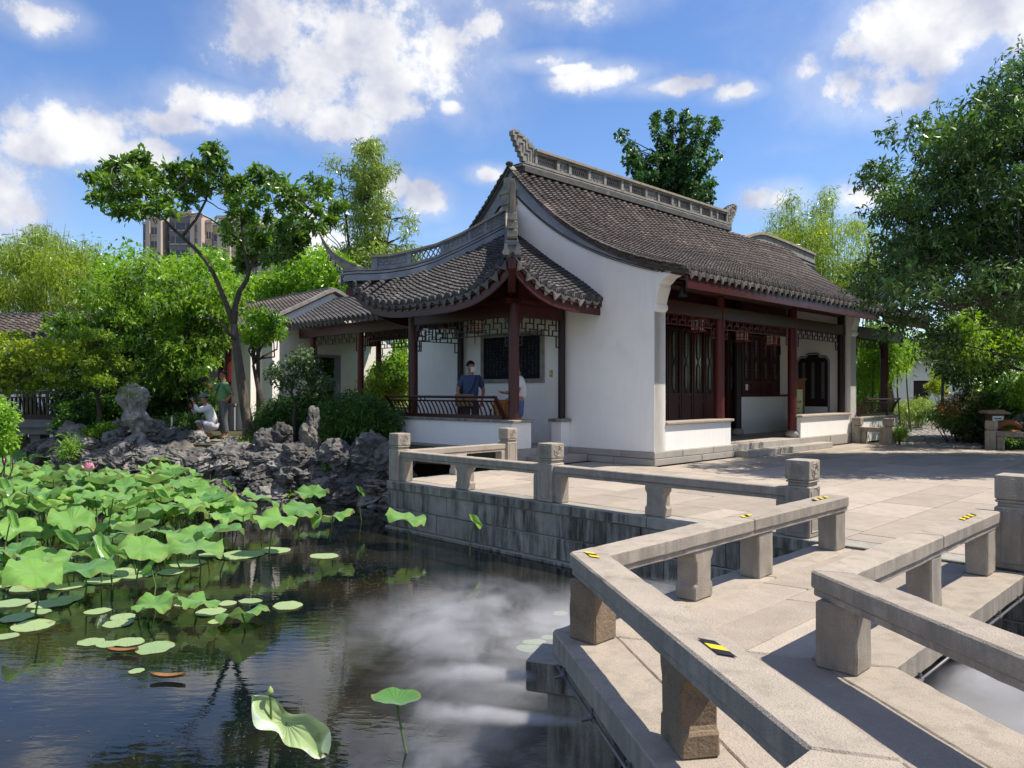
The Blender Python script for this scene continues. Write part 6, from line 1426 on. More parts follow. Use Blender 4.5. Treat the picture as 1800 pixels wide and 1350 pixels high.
# fallen leaves and blades of grass in the joints
# ================================================================== LOTUS
def lotus_mat(name, c1, c2, tr=.4):
    m = bpy.data.materials.new(name); m.use_nodes = True; nt = m.node_tree; N = nt.nodes; L = nt.links; N.clear()
    def M(op, a, b=None):
        n = N.new('ShaderNodeMath'); n.operation = op
        for i, x in enumerate((a, b)):
            if x is None: continue
            if isinstance(x, (int, float)): n.inputs[i].default_value = x
            else: L.new(x, n.inputs[i])
        return n.outputs[0]
    out = N.new('ShaderNodeOutputMaterial'); tc = N.new('ShaderNodeTexCoord'); sp = N.new('ShaderNodeSeparateXYZ'); L.new(tc.outputs['Object'], sp.inputs[0])
    a = M('ARCTAN2', sp.outputs['Y'], sp.outputs['X']); f = M('ABSOLUTE', M('SINE', M('MULTIPLY', a, 10)))
    vein = M('LESS_THAN', f, .10)
    rr = M('SQRT', M('ADD', M('MULTIPLY', sp.outputs['X'], sp.outputs['X']), M('MULTIPLY', sp.outputs['Y'], sp.outputs['Y'])))
    eye = M('LESS_THAN', rr, .02)
    oi = N.new('ShaderNodeObjectInfo'); geo = N.new('ShaderNodeNewGeometry')
    nz = N.new('ShaderNodeTexNoise'); nz.inputs['Scale'].default_value = 5; nz.inputs['Detail'].default_value = 6; L.new(geo.outputs['Position'], nz.inputs['Vector'])
    mx = N.new('ShaderNodeMix'); mx.data_type = 'RGBA'; L.new(M('ADD', M('MULTIPLY', oi.outputs['Random'], .65), M('MULTIPLY', nz.outputs['Fac'], .35)), mx.inputs['Factor']); mx.inputs['A'].default_value = (*c1, 1); mx.inputs['B'].default_value = (*c2, 1)
    mv = N.new('ShaderNodeMix'); mv.data_type = 'RGBA'; L.new(M('MULTIPLY', M('MAXIMUM', vein, eye), .35), mv.inputs['Factor']); L.new(mx.outputs['Result'], mv.inputs['A']); mv.inputs['B'].default_value = (.32, .46, .16, 1)
    # browned edges and spots
    br = N.new('ShaderNodeMapRange'); br.inputs['From Min'].default_value = .66; br.inputs['From Max'].default_value = .74; n2 = N.new('ShaderNodeTexNoise'); n2.inputs['Scale'].default_value = 9; L.new(geo.outputs['Position'], n2.inputs['Vector']); L.new(n2.outputs['Fac'], br.inputs['Value'])
    mb = N.new('ShaderNodeMix'); mb.data_type = 'RGBA'; L.new(M('MULTIPLY', br.outputs[0], .6), mb.inputs['Factor']); L.new(mv.outputs['Result'], mb.inputs['A']); mb.inputs['B'].default_value = (.22, .20, .05, 1)
    rim = N.new('ShaderNodeMapRange'); rim.inputs['From Min'].default_value = .93; rim.inputs['From Max'].default_value = 1.04; L.new(M('ADD', rr, M('MULTIPLY', M('SUBTRACT', n2.outputs['Fac'], .5), .35)), rim.inputs['Value'])
    mbr = N.new('ShaderNodeMix'); mbr.data_type = 'RGBA'; L.new(M('MULTIPLY', rim.outputs[0], .75), mbr.inputs['Factor']); L.new(mb.outputs['Result'], mbr.inputs['A']); mbr.inputs['B'].default_value = (.26, .24, .07, 1); mb = mbr
    d = N.new('ShaderNodeBsdfDiffuse'); L.new(mb.outputs['Result'], d.inputs['Color'])
    t = N.new('ShaderNodeBsdfTranslucent'); h = N.new('ShaderNodeHueSaturation'); h.inputs['Hue'].default_value = .475; h.inputs['Value'].default_value = 1.7; L.new(mb.outputs['Result'], h.inputs['Color']); L.new(h.outputs[0], t.inputs['Color'])
    m1 = N.new('ShaderNodeMixShader'); m1.inputs[0].default_value = tr; L.new(d.outputs[0], m1.inputs[1]); L.new(t.outputs[0], m1.inputs[2])
    g = N.new('ShaderNodeBsdfGlossy'); g.inputs['Roughness'].default_value = .5; g.inputs['Color'].default_value = (.85,.9,.9,1)
    bp = N.new('ShaderNodeBump'); bp.inputs['Strength'].default_value = .35; bp.inputs['Distance'].default_value = .01; L.new(f, bp.inputs['Height']); L.new(bp.outputs[0], d.inputs['Normal']); L.new(bp.outputs[0], g.inputs['Normal'])
    lw_ = N.new('ShaderNodeFresnel'); lw_.inputs['IOR'].default_value = 1.35
    m2 = N.new('ShaderNodeMixShader'); L.new(M('MULTIPLY', lw_.outputs[0], .5), m2.inputs[0]); L.new(m1.outputs[0], m2.inputs[1]); L.new(g.outputs[0], m2.inputs[2]); L.new(m2.outputs[0], out.inputs['Surface']); return m
MLs = lotus_mat('lotus_leaf_green', (.058,.21,.058), (.25,.48,.09)); MLp = lotus_mat('floating_lotus_pad', (.24,.38,.17), (.38,.50,.22), .25)
M_stalk = mat('lotus_stalk', (.09,.17,.03), (.06,.11,.025), 8, .6)
def lotus_mesh(seed, kind):
    r_ = random.Random(seed); s = MB(); nr, ns = (8, 40); ph = [r_.uniform(0, 6.28) for _ in range(6)]
    k1, k2 = r_.choice((4,5,6)), r_.choice((9,11,13)); cup = {'stand': r_.uniform(.02,.34), 'cup': r_.uniform(.45,.7), 'flat': .0}[kind]; amp = {'stand': r_.uniform(.10,.20), 'cup': .10, 'flat': .012}[kind]
    sk = r_.uniform(.10,.28) if kind == 'stand' else 0
    rings = []
    for i in range(nr+1):
        f = i/nr; ring = []
        for j in range(ns):
            a = 2*math.pi*j/ns; R_ = f*(1 + .05*math.sin(2*a+ph[0]) + .035*f*math.sin(k1*a+ph[1]) + (.018*f if kind != 'flat' else .012)*math.sin(k2*a+ph[2]))
            z = cup*(f**1.5) + amp*f**2.2*math.sin(k1*a+ph[3]) + amp*.45*f**3*math.sin(k2*a+ph[4]) - sk*f*f*max(0, math.sin(a+ph[5])) - (.0 if kind == 'flat' else (.9 if kind == 'stand' else .22)*max(0, f-.78)*(.6 + .8*math.sin(3*a+ph[5])))
            if kind == 'flat': z += .03*max(0, f-.9)
            ring.append(Vector((R_*math.cos(a), R_*math.sin(a), z)))
        rings.append(ring)
    s.add([rings[0][0]] + [p for r in rings[1:] for p in r], [(0, 1+j, 1+(j+1) % ns) for j in range(ns)] + [(1+(i-1)*ns+j, 1+i*ns+j, 1+i*ns+(j+1) % ns, 1+(i-1)*ns+(j+1) % ns) for i in range(1, nr) for j in range(ns)])
    return s.mesh('blade', MLp if kind == 'flat' else MLs, smooth=True, center=False, fixn=False)[0]
def roll_mesh(seed):
    r_ = random.Random(seed); s = MB(); rings = []
    for i in range(13):
        x = -1 + 2*i/12; w = math.sqrt(max(0, 1-x*x))
        ring = []
        for j in range(13):
            y = (-1 + 2*j/12)*w; a = y*1.9; ring.append(Vector((x*1.0, .42*math.sin(a)*(.9+.1*x), .42*(1-math.cos(a)) + .06*math.sin(x*5+y*3) + .1*x*x)))
        rings.append(ring)
    s.sweep(rings, closed=False); return s.mesh('blade', MLs, smooth=True, center=False, fixn=False)[0]
BL = {k: [lotus_mesh(i*3 + n, k) for i in range(c)] for n, (k, c) in enumerate((('stand', 9), ('cup', 4), ('flat', 6)))}
BL['roll'] = [roll_mesh(i) for i in range(3)]
lr = random.Random(5)
def lotus(px, py, dpx, kind='stand', label=None, group=None, h=None, tilt=None, z=None, rz=None, name='lotus_leaf', zs=1):
    """leaf seen at px,py, dpx pixels wide; h = its height above the water"""
    if kind == 'flat': h = .012
    if h is None: h = lr.uniform(.38, .62)
    zz = WZ + h; p = gnd(px, py, zz); Rr = dpx / F_PX * p.y / 2
    t = thing(name, p, label, 'lotus leaf' if kind != 'flat' else 'lotus pad', group)
    b = obj('blade', lr.choice(BL[kind]), t, p); b.scale = (Rr,)*3 if kind != 'cup' else (Rr, Rr, Rr*.8*zs)
    if kind == 'roll': b.rotation_euler = (lr.uniform(-.3,.3), tilt if tilt is not None else lr.uniform(.3,.9), rz if rz is not None else lr.uniform(-.8,.8))
    elif kind != 'flat': b.rotation_euler = (lr.gauss(.06,.15) if tilt is None else tilt, lr.gauss(-.04,.14), lr.uniform(0,6.28) if rz is None else rz)
    else: b.rotation_euler = (0, 0, lr.uniform(0,6.28)); b.scale = (Rr, Rr*lr.uniform(.85,1), Rr)
    if kind != 'flat':
        s = MB(); q = p + Vector((lr.uniform(-.10,.10), lr.uniform(-.10,.10), 0)); q.z = WZ - .05; k = lr.uniform(-.04,.04)
        s.tube([q, q.lerp(p, .5) + Vector((k,k,0)), p + Vector((0,0,.0))], [.011,.009,.008], 6, cap=False); s.build('stalk', M_stalk, t, fixn=False, smooth=True)
    return t
GRP = 'lotus leaves standing in the crowded bed'
def zone(x, y): return ('far left bed by the edge shrub' if x < 90 else 'back of the bed under the left stones' if x < 230 else 'back of the bed under the crouching man') if y < 850 else (('left middle of the bed' if x < 110 else 'heart of the bed below the pink flower' if x < 260 else 'right middle of the bed') if y < 925 else ('front left corner of the bed' if x < 120 else 'front of the bed over the pads' if x < 260 else 'front right of the bed facing open water'))
bedp = [Vector((x, y, 0)) for x, y in [(-40,812),(40,800),(110,806),(200,806),(320,812),(345,850),(392,872),(418,905),(405,935),(330,968),(250,978),(150,990),(-40,995)]]
placed = []; tries = 0
while len(placed) < 190 and tries < 15000:
    tries += 1; x, y = lr.uniform(-40, 430), lr.uniform(800, 1020)
    if not inside(x, y, bedp): continue
    sz = 42 + (y-800)*.22; need = sz*(.34 if y < 900 else .58)
    if all(math.hypot(x-a, (y-b)*2.0) > need for a, b in placed):
        placed.append((x, y)); kd = 'cup' if lr.random() < .16 else ('roll' if lr.random() < .05 else 'stand')
        sz *= lr.uniform(.8, 1.18)
        hh = lr.uniform(.34, .80) if y < 880 else lr.uniform(.18, .60); q_ = sz/(42 + (y-800)*.22); tall = hh > (.57 if y < 880 else .39)
        lotus(x, y, sz if kd != 'roll' else sz*.7, kd, {'stand': ('small' if q_ < .93 else 'large' if q_ > 1.06 else 'middle sized') + (' tall' if tall else ' low') + ' wavy lotus leaf at the ', 'cup': 'cupped young lotus leaf at the ', 'roll': 'rolled young lotus leaf at the '}[kd] + zone(x, y), {'stand': GRP, 'cup': 'cupped young lotus leaves in the bed', 'roll': 'rolled young lotus leaves in the bed'}[kd], h=hh)
for px, py, d, k, lab, kw in [
    (585,907,72,'stand','wavy lotus leaf standing alone on dark water in front of the rockery middle',{}), (530,893,74,'stand','lotus leaf just right of the loose group near the rockery',{}), (548,867,58,'stand','small tilted lotus leaf close under the rockery stones',{}), (460,876,68,'stand','flat topped lotus leaf nearest the rockery left of the tilted one',{}),
    (427,906,44,'cup','yellow green fan like lotus leaf facing the viewer',{}), (484,912,76,'stand','wide lotus leaf overlapping its neighbour in the loose group by the rockery',{}), (713,911,74,'stand','lone pale lotus leaf beside the terrace retaining wall',dict(h=.45)), (392,890,60,'stand','grey green lotus leaf at the right border of the bed',{}),
    (345,963,95,'stand','large rounded lotus leaf at the front right of the bed',{}), (150,1000,100,'stand','large sagging lotus leaf at the front of the bed',{}), (60,1005,95,'stand','broad drooping grey green lotus leaf near the left edge',{}), (425,1078,88,'stand','bright lotus leaf with bent rim resting just over the floating pads',dict(h=.16)), (350,1057,72,'stand','scalloped lotus leaf low over the water before the bed',dict(h=.2)), (272,1062,78,'stand','pale wavy lotus leaf low over the water left of the bright one',dict(h=.2)),
    (697,1232,84,'cup','single shallow lotus leaf on a thin stalk near the mist',dict(h=.34,tilt=.05,zs=.45)), (833,918,34,'roll','folded narrow lotus leaf rising before the stained retaining wall',dict(h=.5,tilt=.9,rz=.2)), (632,864,24,'roll','tiny folded lotus leaf in front of the dark rockery end',dict(h=.55,tilt=.9,rz=.2)), (398,853,24,'roll','tiny furled lotus leaf near the brown rockery stones',dict(h=.6,tilt=.8,rz=.4)),
    (242,886,44,'roll','rolled lotus leaf standing up in the middle of the bed',dict(h=.75,tilt=-.5)), (200,974,46,'roll','rolled green lotus leaf at the front left of the bed',dict(h=.4,tilt=.5)), (266,1000,40,'roll','narrow upright furled lotus leaf over the open water',dict(h=.35,tilt=-1.0)), (18,915,40,'roll','tall furled lotus leaf by the left edge',dict(h=.75,tilt=1.2))]:
    lotus(px, py, d, k, lab, None, **kw)
FG = 'pale lotus pads floating on the water'
for px, py, d in [(423,975,78),(484,967,58),(570,977,52),(368,975,40),(506,1064,54),(216,1084,46),(272,1138,70),(226,1128,54),(172,1074,44),(160,1128,46),(58,1099,76),(12,1118,40),(240,1179,26),(370,1075,52),(380,1092,30),(208,1095,52),(190,1132,40),(30,1085,60),(90,1060,70),(20,1060,60),(120,1052,50),(322,1062,30),(440,1056,40),(60,1030,80),(180,1020,60),(240,1010,60),(300,1005,50),(210,1005,60),(10,1025,70),(330,990,60),(120,1030,56),(150,960,60),(90,985,66),(20,980,60),(250,965,50),(300,965,44),(180,940,50),(60,945,50),(120,920,46),(220,925,44),(280,930,40),(340,945,44),(10,935,46),(400,1060,34),(70,1075,40)]:
    lotus(px, py, d, 'flat', ('large ' if d > 62 else 'small ' if d < 42 else '') + 'pale round lotus pad floating ' + ('under the bed' if py < 990 and px < 360 else 'near the rockery side' if py < 990 else 'at the left edge' if px < 110 else 'beside the dry orange leaf' if 150 < px < 300 and py > 1060 else 'in front of the bed'), FG)
for px, py, d in [(932,1140,42),(946,1128,30),(964,1120,26),(940,1170,30),(946,1186,34),(962,1202,30),(920,1138,26),(930,1128,24),(950,1152,28),(985,1078,30)]:
    lotus(px, py, d, 'flat', 'small yellow green water lily pad beside the bridge corner', 'small water lily pads beside the bridge corner', name='lily_pad')
# the big twisted leaf in front, and its bud
p = gnd(505, 1272, WZ + .50); t = thing('lotus_leaf', p, 'big pale twisted lotus leaf on edge nearest the viewer with a bud beside it', 'lotus leaf')
s = MB(); rings = []
for i in range(25):
    x = -1 + 2*i/24; w = ((1-abs(x)**2.6)**.6*.36 + .02)*(1 - .38*math.exp(-(x+.15)**2/.06)); ring = []
    for j in range(15):
        y = (-1 + 2*j/14); yy_ = y*w*(1 + .10*math.sin(x*9 + (1.5 if y > 0 else 0)))
        ring.append(Vector((x + .10*y*y, yy_ + .14*math.sin(x*2.6), .16*y*y + .07*math.sin(x*6 + y*1.4) + .10*math.sin(2.2*x)*y)))
    rings.append(ring)
s.sweep(rings, closed=False); me, _ = s.mesh('blade', MLp, smooth=True, center=False, fixn=False)
o = obj('blade', me, t, p); k_ = .27; o.scale = (k_, k_, k_); o.rotation_euler = (R(52), R(40), R(-8))
s = MB(); q = gnd(472, 1345, WZ); s.tube([q + Vector((0,0,-.05)), q.lerp(p, .5) + Vector((-.03,0,.02)), p], [.012,.010,.009], 6); s.build('stalk', M_stalk, t, smooth=True)
def bud(px, py, Y, sc, label, m):
    p = at(px, py, Y); t = thing('lotus_bud', p, label, 'bud'); s = MB(); s.lathe([(.001,0),(.5,.25),(.62,.6),(.45,1.1),(.12,1.6),(.01,1.75)], (0,0,0), 12)
    me, _ = s.mesh('petals', m, smooth=True, center=False); o = obj('petals', me, t, p); o.scale = (sc,)*3
    s = MB(); q = Vector((p.x+.03, p.y, WZ-.05)); s.tube([q, p], [.008,.006], 6); s.build('stalk', M_stalk, t)
M_pink = mat('lotus_petal', (.72,.30,.42), (.80,.48,.56), 6, .6); M_gb = mat('green_bud', (.22,.33,.10), (.30,.38,.12), 6, .6)
bud(475, 1222, gnd(505,1272,WZ+.5).y, .032, 'small green lotus bud beside the big twisted leaf', M_gb); bud(8, 815, 15.6, .085, 'pink lotus bud at the left edge of the bed', M_pink); bud(18, 768, 15.4, .07, 'tall pale green lotus bud by the left edge shrub', M_gb); bud(268, 838, 16, .055, 'small pink lotus bud half hidden in the bed', M_pink)
p = at(157, 830, 14.6); fl = thing('lotus_flower', p, 'open pink lotus flower rising above the leaf bed', 'flower')
for ringi, (n, el_, ln) in enumerate(((8, .25, .20), (8, .75, .20), (6, 1.15, .17))):
    for j in range(n):
        a = 2*math.pi*j/n + ringi*.4; s = MB(); rings = []
        for i in range(6):
            f = i/5; w = math.sin(math.pi*min(.97, f*.9+.08))*.045; e = el_ + .5*f; rr = ln*f
            c = Vector((math.cos(a)*math.cos(e)*rr, math.sin(a)*math.cos(e)*rr, math.sin(e)*rr)); sd = Vector((-math.sin(a), math.cos(a), 0))
            rings.append([c - sd*w + Vector((0,0,w*.3)), c, c + sd*w + Vector((0,0,w*.3))])
        s.sweep([[p + q for q in r] for r in rings], closed=False); s.build('petal', M_pink, fl, smooth=True, fixn=False)
s = MB(); s.tube([Vector((p.x, p.y, WZ-.05)), p], [.011,.009], 6); s.build('stalk', M_stalk, fl)
s = MB(); s.lathe([(.01,0),(.02,.03),(.035,.06),(.001,.065)], p, 10); s.build('seed_pod', mat('seed_pod', (.45,.42,.08), None, 4, .6), fl)
# straw and weed scraps floating on the pond
s = MB(); r_ = random.Random(8)
for _ in range(620):
    if r_.random() < .6: p = gnd(r_.gauss(625, 45), r_.gauss(1000, 34), WZ + .004)
    else: p = gnd(r_.uniform(0, 900), r_.uniform(960, 1340), WZ + .004)
    a = r_.uniform(0, 3.14); l = r_.uniform(.012, .05); w = r_.uniform(.0015, .0035); d = Vector((math.cos(a), math.sin(a), 0)); n = Vector((-d.y, d.x, 0)); b = p + d*l*.5 + n*r_.uniform(-.01,.01)
    s.add([p-n*w, p+n*w, b+n*w, b-n*w, p+d*l+n*w*.4, p+d*l-n*w*.4], [(0,1,2,3),(3,2,4,5)])
fo = s.build('floating_straw', mat('wet_straw', (.16,.11,.04), (.08,.06,.025), 12, .8), fixn=False, center=False); fo['kind'] = 'stuff'
# two dry floating leaves
for px, py, lab in ((215,1147,'orange dry curled leaf floating beside the pads'), (295,1192,'thin brown dry leaf floating on the open water')):
    p = gnd(px, py, WZ+.015); s = MB(); s.sweep([[p + Vector((x*.15, y*.035*math.sqrt(max(.02,1-x*x)), .03*y*y + .02*x*x)) for y in (-1,0,1)] for x in np.linspace(-1,1,9)], closed=False)
    tag(s.build('dry_leaf', mat('dry_leaf', (.30,.16,.06), (.20,.10,.04), 12, .7), fixn=False), lab, 'leaf')
# ================================================================== PEOPLE
def skin(name, J, E_, m, parent, fr, sub=2, root=0):
    """J: list of (point, radius or (rx, ry)); E_: edges; grown with a Skin modifier"""
    me = bpy.data.meshes.new(name); me.from_pydata([fr(*j[0]) for j in J], E_, []); o = bpy.data.objects.new(name, me); COL.objects.link(o)
    sk = o.modifiers.new('skin', 'SKIN'); sk.use_smooth_shade = True
    for i, v in enumerate(me.skin_vertices[0].data):
        r = J[i][1]; v.radius = (r, r) if not isinstance(r, tuple) else r; v.use_root = False
    # one root per island
    adj = {i: set() for i in range(len(J))}
    for a, b in E_: adj[a].add(b); adj[b].add(a)
    seen = set()
    for i in range(len(J)):
        if i in seen: continue
        st_ = [i]; me.skin_vertices[0].data[i].use_root = True
        while st_:
            k = st_.pop()
            if k in seen: continue
            seen.add(k); st_ += list(adj[k])
    ss = o.modifiers.new('sub', 'SUBSURF'); ss.levels = ss.render_levels = sub
    dg = bpy.context.evaluated_depsgraph_get(); ev = o.evaluated_get(dg); nm = bpy.data.meshes.new_from_object(ev); bpy.data.objects.remove(o)
    nm.materials.clear(); nm.materials.append(m); nm.name = name
    for pz_ in nm.polygons: pz_.use_smooth = True
    c = sum((v.co for v in nm.vertices), Vector()) / max(1, len(nm.vertices)); nm.transform(Matrix.Translation(-c))
    return put(bpy.data.objects.new(name, nm), parent, c)
def chain(pts): return [(i, i+1) for i in range(len(pts)-1)]
M_skin = mat('skin', (.36,.19,.12), (.32,.165,.105), 9, .6); M_hair = mat('black_hair', (.012,.010,.009), None, 4, .5)
def hand(J, E_, wrist, d, palm_n, curl=.5):
    """palm and five fingers added as chains: d along the hand, palm_n out of the palm"""
    d = Vector(d).normalized(); pn = Vector(palm_n).normalized(); sd = d.cross(pn)
    b = len(J); J += [(tuple(wrist), .026), (tuple(Vector(wrist)+d*.045), (.036,.018)), (tuple(Vector(wrist)+d*.085), (.038,.015))]; E_ += [(b,b+1),(b+1,b+2)]
    for k, (off, ln) in enumerate(((-.028,.062),(-.010,.075),(.010,.07),(.028,.055))):
        p0 = Vector(wrist)+d*.08+sd*off; p1 = p0 + (d*(1-.3*curl)+pn*.6*curl)*ln*.5; p2 = p1 + (d*(1-1.1*curl)+pn*1.1*curl)*ln*.5
        q = len(J); J += [(tuple(p0), .010), (tuple(p1), .009), (tuple(p2), .007)]; E_ += [(q,q+1),(q+1,q+2)]
    p0 = Vector(wrist)+d*.03-sd*.028; p1 = p0 + (d*.6-sd*.6+pn*.3)*.04; p2 = p1 + (d*.9+pn*.4)*.03
    q = len(J); J += [(tuple(p0), .013), (tuple(p1), .011), (tuple(p2), .008)]; E_ += [(q,q+1),(q+1,q+2)]
def person(label, loc, rz, sc, pose, cols, hair='short', mask=False, cap=False):
    """pose: joints in metres, facing -Y: pelvis, chest, neck, head, l/r shoulder elbow wrist, hip knee ankle toe"""
    t = thing('person', loc, label, 'person'); M3 = Matrix.Rotation(rz, 3, 'Z'); fr = lambda x, y, z: Vector(loc) + M3 @ (Vector((x, y, z))*sc)
    rs_ = lambda J: [(p, tuple(q*sc for q in r) if isinstance(r, tuple) else r*sc) for p, r in J]
    g = pose; hd = Vector(g['head']); nk = Vector(g['neck']); look = Vector(g.get('look', (0,-1,0))).normalized(); lside = Vector((0,0,1)).cross(look).normalized()
    J = [(g['pelvis'], (.15,.11)), (g['waist'], (.135,.10)), (g['chest'], (.155,.115)), (g['neck'], .058), (tuple(hd - Vector((0,0,.06)) + look*.015), (.072,.080)), (tuple(hd + Vector((0,0,.02))), (.084,.100)), (tuple(hd + Vector((0,0,.095)) - look*.01), (.068,.078)), (tuple(hd + look*.10 - Vector((0,0,.015))), .012)]
    E_ = [(0,1),(1,2),(2,3),(3,4),(4,5),(5,6),(5,7)]
    for s_ in 'lr':
        b = len(J); J += [(g[s_+'sh'], .055), (g[s_+'el'], .043), (g[s_+'wr'], .028)]; E_ += [(2,b),(b,b+1),(b+1,b+2)]
        b = len(J); J += [(g[s_+'hip'], .085), (g[s_+'kn'], .060), (g[s_+'an'], .040), (g[s_+'to'], .032)]; E_ += [(0,b),(b,b+1),(b+1,b+2),(b+2,b+3)]
    for s_ in 'lr':
        w = Vector(g[s_+'wr']); d = (w - Vector(g[s_+'el'])).normalized(); hand(J, E_, w, g.get(s_+'hd', d), g.get(s_+'pn', (0,-1,0)), g.get(s_+'curl', .5))
    for sg in (-1, 1):   # ears
        q = len(J); J += [(tuple(hd + lside*sg*.074), .014), (tuple(hd + lside*sg*.082 - Vector((0,0,.03))), .012)]; E_ += [(q,q+1)]
    skin('body', rs_(J), E_, M_skin, t, fr)
    for sg in (-1, 1):
        s = MB(); s.ball(fr(*(hd + look*.078 + lside*sg*.032 + Vector((0,0,.02)))), .011*sc, 6, 4); s.build('eye', M_hair, t)
    s = MB(); s.ball(fr(*(hd + look*.088 - Vector((0,0,.065)))), (.02*sc,.02*sc,.006*sc), 6, 4); s.build('mouth', mat('lips', (.25,.09,.07), None, 4, .6), t)
    # shirt
    J = [(tuple(Vector(g['pelvis']).lerp(Vector(g['waist']), .0) + Vector((0,0,g.get('hem',.0)))), (.178,.135)), (g['waist'], (.182,.142)), (g['chest'], (.185,.135)), (tuple(Vector(g['chest']).lerp(nk,.6)), (.155,.125)), (tuple(Vector(g['chest']).lerp(nk,.85)), (.092,.088))]
    E_ = chain(J)
    for s_ in 'lr':
        a, e, w = Vector(g[s_+'sh']), Vector(g[s_+'el']), Vector(g[s_+'wr']); b = len(J); f = cols.get('sleeve', .7)
        J += [(tuple(a), .080), (tuple(a.lerp(e, min(1, f))), .068)]; E_ += [(2,b),(b,b+1)]
        if f > 1: J += [(tuple(e.lerp(w, f-1)), .045)]; E_ += [(b+1,b+2)]
    skin('shirt', rs_(J), E_, cols['shirt'], t, fr)
    # trousers
    J = [(tuple(Vector(g['pelvis']) + Vector((0,0,.06))), (.160,.122)), (g['pelvis'], (.172,.130))]; E_ = [(0,1)]
    for s_ in 'lr':
        h, k, a = Vector(g[s_+'hip']), Vector(g[s_+'kn']), Vector(g[s_+'an']); f = cols.get('leg', .95); b = len(J)
        if f <= .5: J += [(tuple(h), .105), (tuple(h.lerp(k, f*2)), .098)]; E_ += [(1,b),(b,b+1)]
        else: J += [(tuple(h), .105), (tuple(k), .085), (tuple(k.lerp(a, (f-.5)*2)), .072)]; E_ += [(1,b),(b,b+1),(b+1,b+2)]
    skin('trousers', rs_(J), E_, cols['trousers'], t, fr)
    for s_ in 'lr':
        a, to = Vector(g[s_+'an']), Vector(g[s_+'to']); J = [(tuple(a + (a-to).normalized()*.04 - Vector((0,0,.045))), .046), (tuple(a.lerp(to,.5) - Vector((0,0,.025))), (.050,.045)), (tuple(to + (to-a).normalized()*.05 - Vector((0,0,.01))), (.044,.032))]; skin('shoe', rs_(J), chain(J), cols.get('shoe', M_['dark']), t, fr, sub=1)
    # hair
    def hp(a, b, c): return hd + look*a + lside*b + Vector((0,0,c))
    if hair:
        s = MB(); rings = []
        for i in range(9):
            ph = i/8*1.75; ring = []
            for j in range(16):
                th = 2*math.pi*j/16; fwd = math.cos(th); lim = 1.05 if fwd > .5 else (1.45 if fwd > -.2 else 1.9); q = min(ph, lim); ring.append(fr(*hp(math.sin(q)*fwd*.105-.012, math.sin(q)*math.sin(th)*.092, math.cos(q)*.110 + .045)))
            rings.append(ring)
        s.sweep(rings, cap=False); s.build('hair', M_hair, t, smooth=True)
    if cap:
        s = MB(); rings = []
        for i in range(7):
            q = i/6*1.5; rings.append([fr(*hp(math.sin(q)*math.cos(2*math.pi*j/16)*.118, math.sin(q)*math.sin(2*math.pi*j/16)*.104, math.cos(q)*.105 + .055)) for j in range(16)])
        s.sweep(rings, cap=False); hat = s.build('cap', cap, t, smooth=True)
        s = MB(); s.sweep([[fr(*hp(.10+.08*f, y*(1-.3*f)*.085, .062-.02*f)) for y in np.linspace(-1,1,7)] + [fr(*hp(.10+.08*f, y*(1-.3*f)*.085, .052-.02*f)) for y in np.linspace(1,-1,7)] for f in (0,.5,1)]); s.build('peak', cap, hat)
    if mask:
        s = MB(); s.sweep([[fr(*(hp(.088+.022*math.cos(y*1.3)*math.cos(z*1.2), y*.062, -.045+z*.058))) for y in np.linspace(-1,1,7)] for z in np.linspace(-1,1,6)], closed=False)
        s.build('face_mask', mat('mask_white', (.78,.78,.78), None, 4, .8), t, smooth=True, fixn=False)
    t['_'] = 0; del t['_']
    return t, fr
base = dict(pelvis=(0,0,.95), waist=(0,.0,1.10), chest=(0,0,1.30), neck=(0,.01,1.49), head=(0,-.01,1.63), lsh=(.165,0,1.42), rsh=(-.165,0,1.42), lel=(.225,.03,1.14), rel=(-.225,.03,1.14), lwr=(.23,-.06,.90), rwr=(-.23,-.06,.90), lhip=(.09,0,.92), rhip=(-.09,0,.92), lkn=(.10,-.01,.50), rkn=(-.10,-.01,.50), lan=(.10,.02,.08), ran=(-.10,.02,.08), lto=(.12,-.10,.03), rto=(-.12,-.10,.03))
def cloth(n, a, b, **k): return mat(n, a, b, 25, .85, .25, 30, **k)
FAB = dict(green=cloth('green_shirt', (.13,.27,.13), (.10,.22,.10)), grey=cloth('grey_trousers', (.12,.125,.13), (.085,.09,.095)), white=cloth('white_shirt', (.70,.71,.74), (.60,.62,.66)), pale=cloth('pale_trousers', (.48,.50,.55), (.40,.42,.47)), blue=cloth('blue_shirt', (.055,.09,.19), (.04,.065,.14)), navy=cloth('dark_trousers', (.06,.065,.08), (.04,.045,.06)), short=cloth('blue_shorts', (.10,.15,.30), (.08,.12,.24)), khaki=cloth('khaki_canvas', (.22,.20,.11), (.17,.15,.08)))
def camera_prop(parent, fr, c, d, sc=1, ln=.10):
    """camera body and lens at c pointing along d (pose space)"""
    d = Vector(d).normalized(); s_ = Vector((0,0,1)).cross(d).normalized(); u = Vector((0,0,1)); c = Vector(c); f = lambda a, b, z: fr(*(c + d*a + s_*b + u*z))
    cm = thing('camera', fr(*c), parent, 'camera'); s = MB(); s.box((-.03,-.07,-.05),(.03,.07,.045), f); s.box((-.025,-.03,.046),(.02,.03,.075), f); s.build('body', M_['dark'], cm, bevel=.006)
    s = MB(); s.tube([f(.031,0,0), f(.031+ln*.5,0,0), f(.03+ln,0,0)], [.038,.036,.042], 12); s.build('lens', M_['dark'], cm); return cm
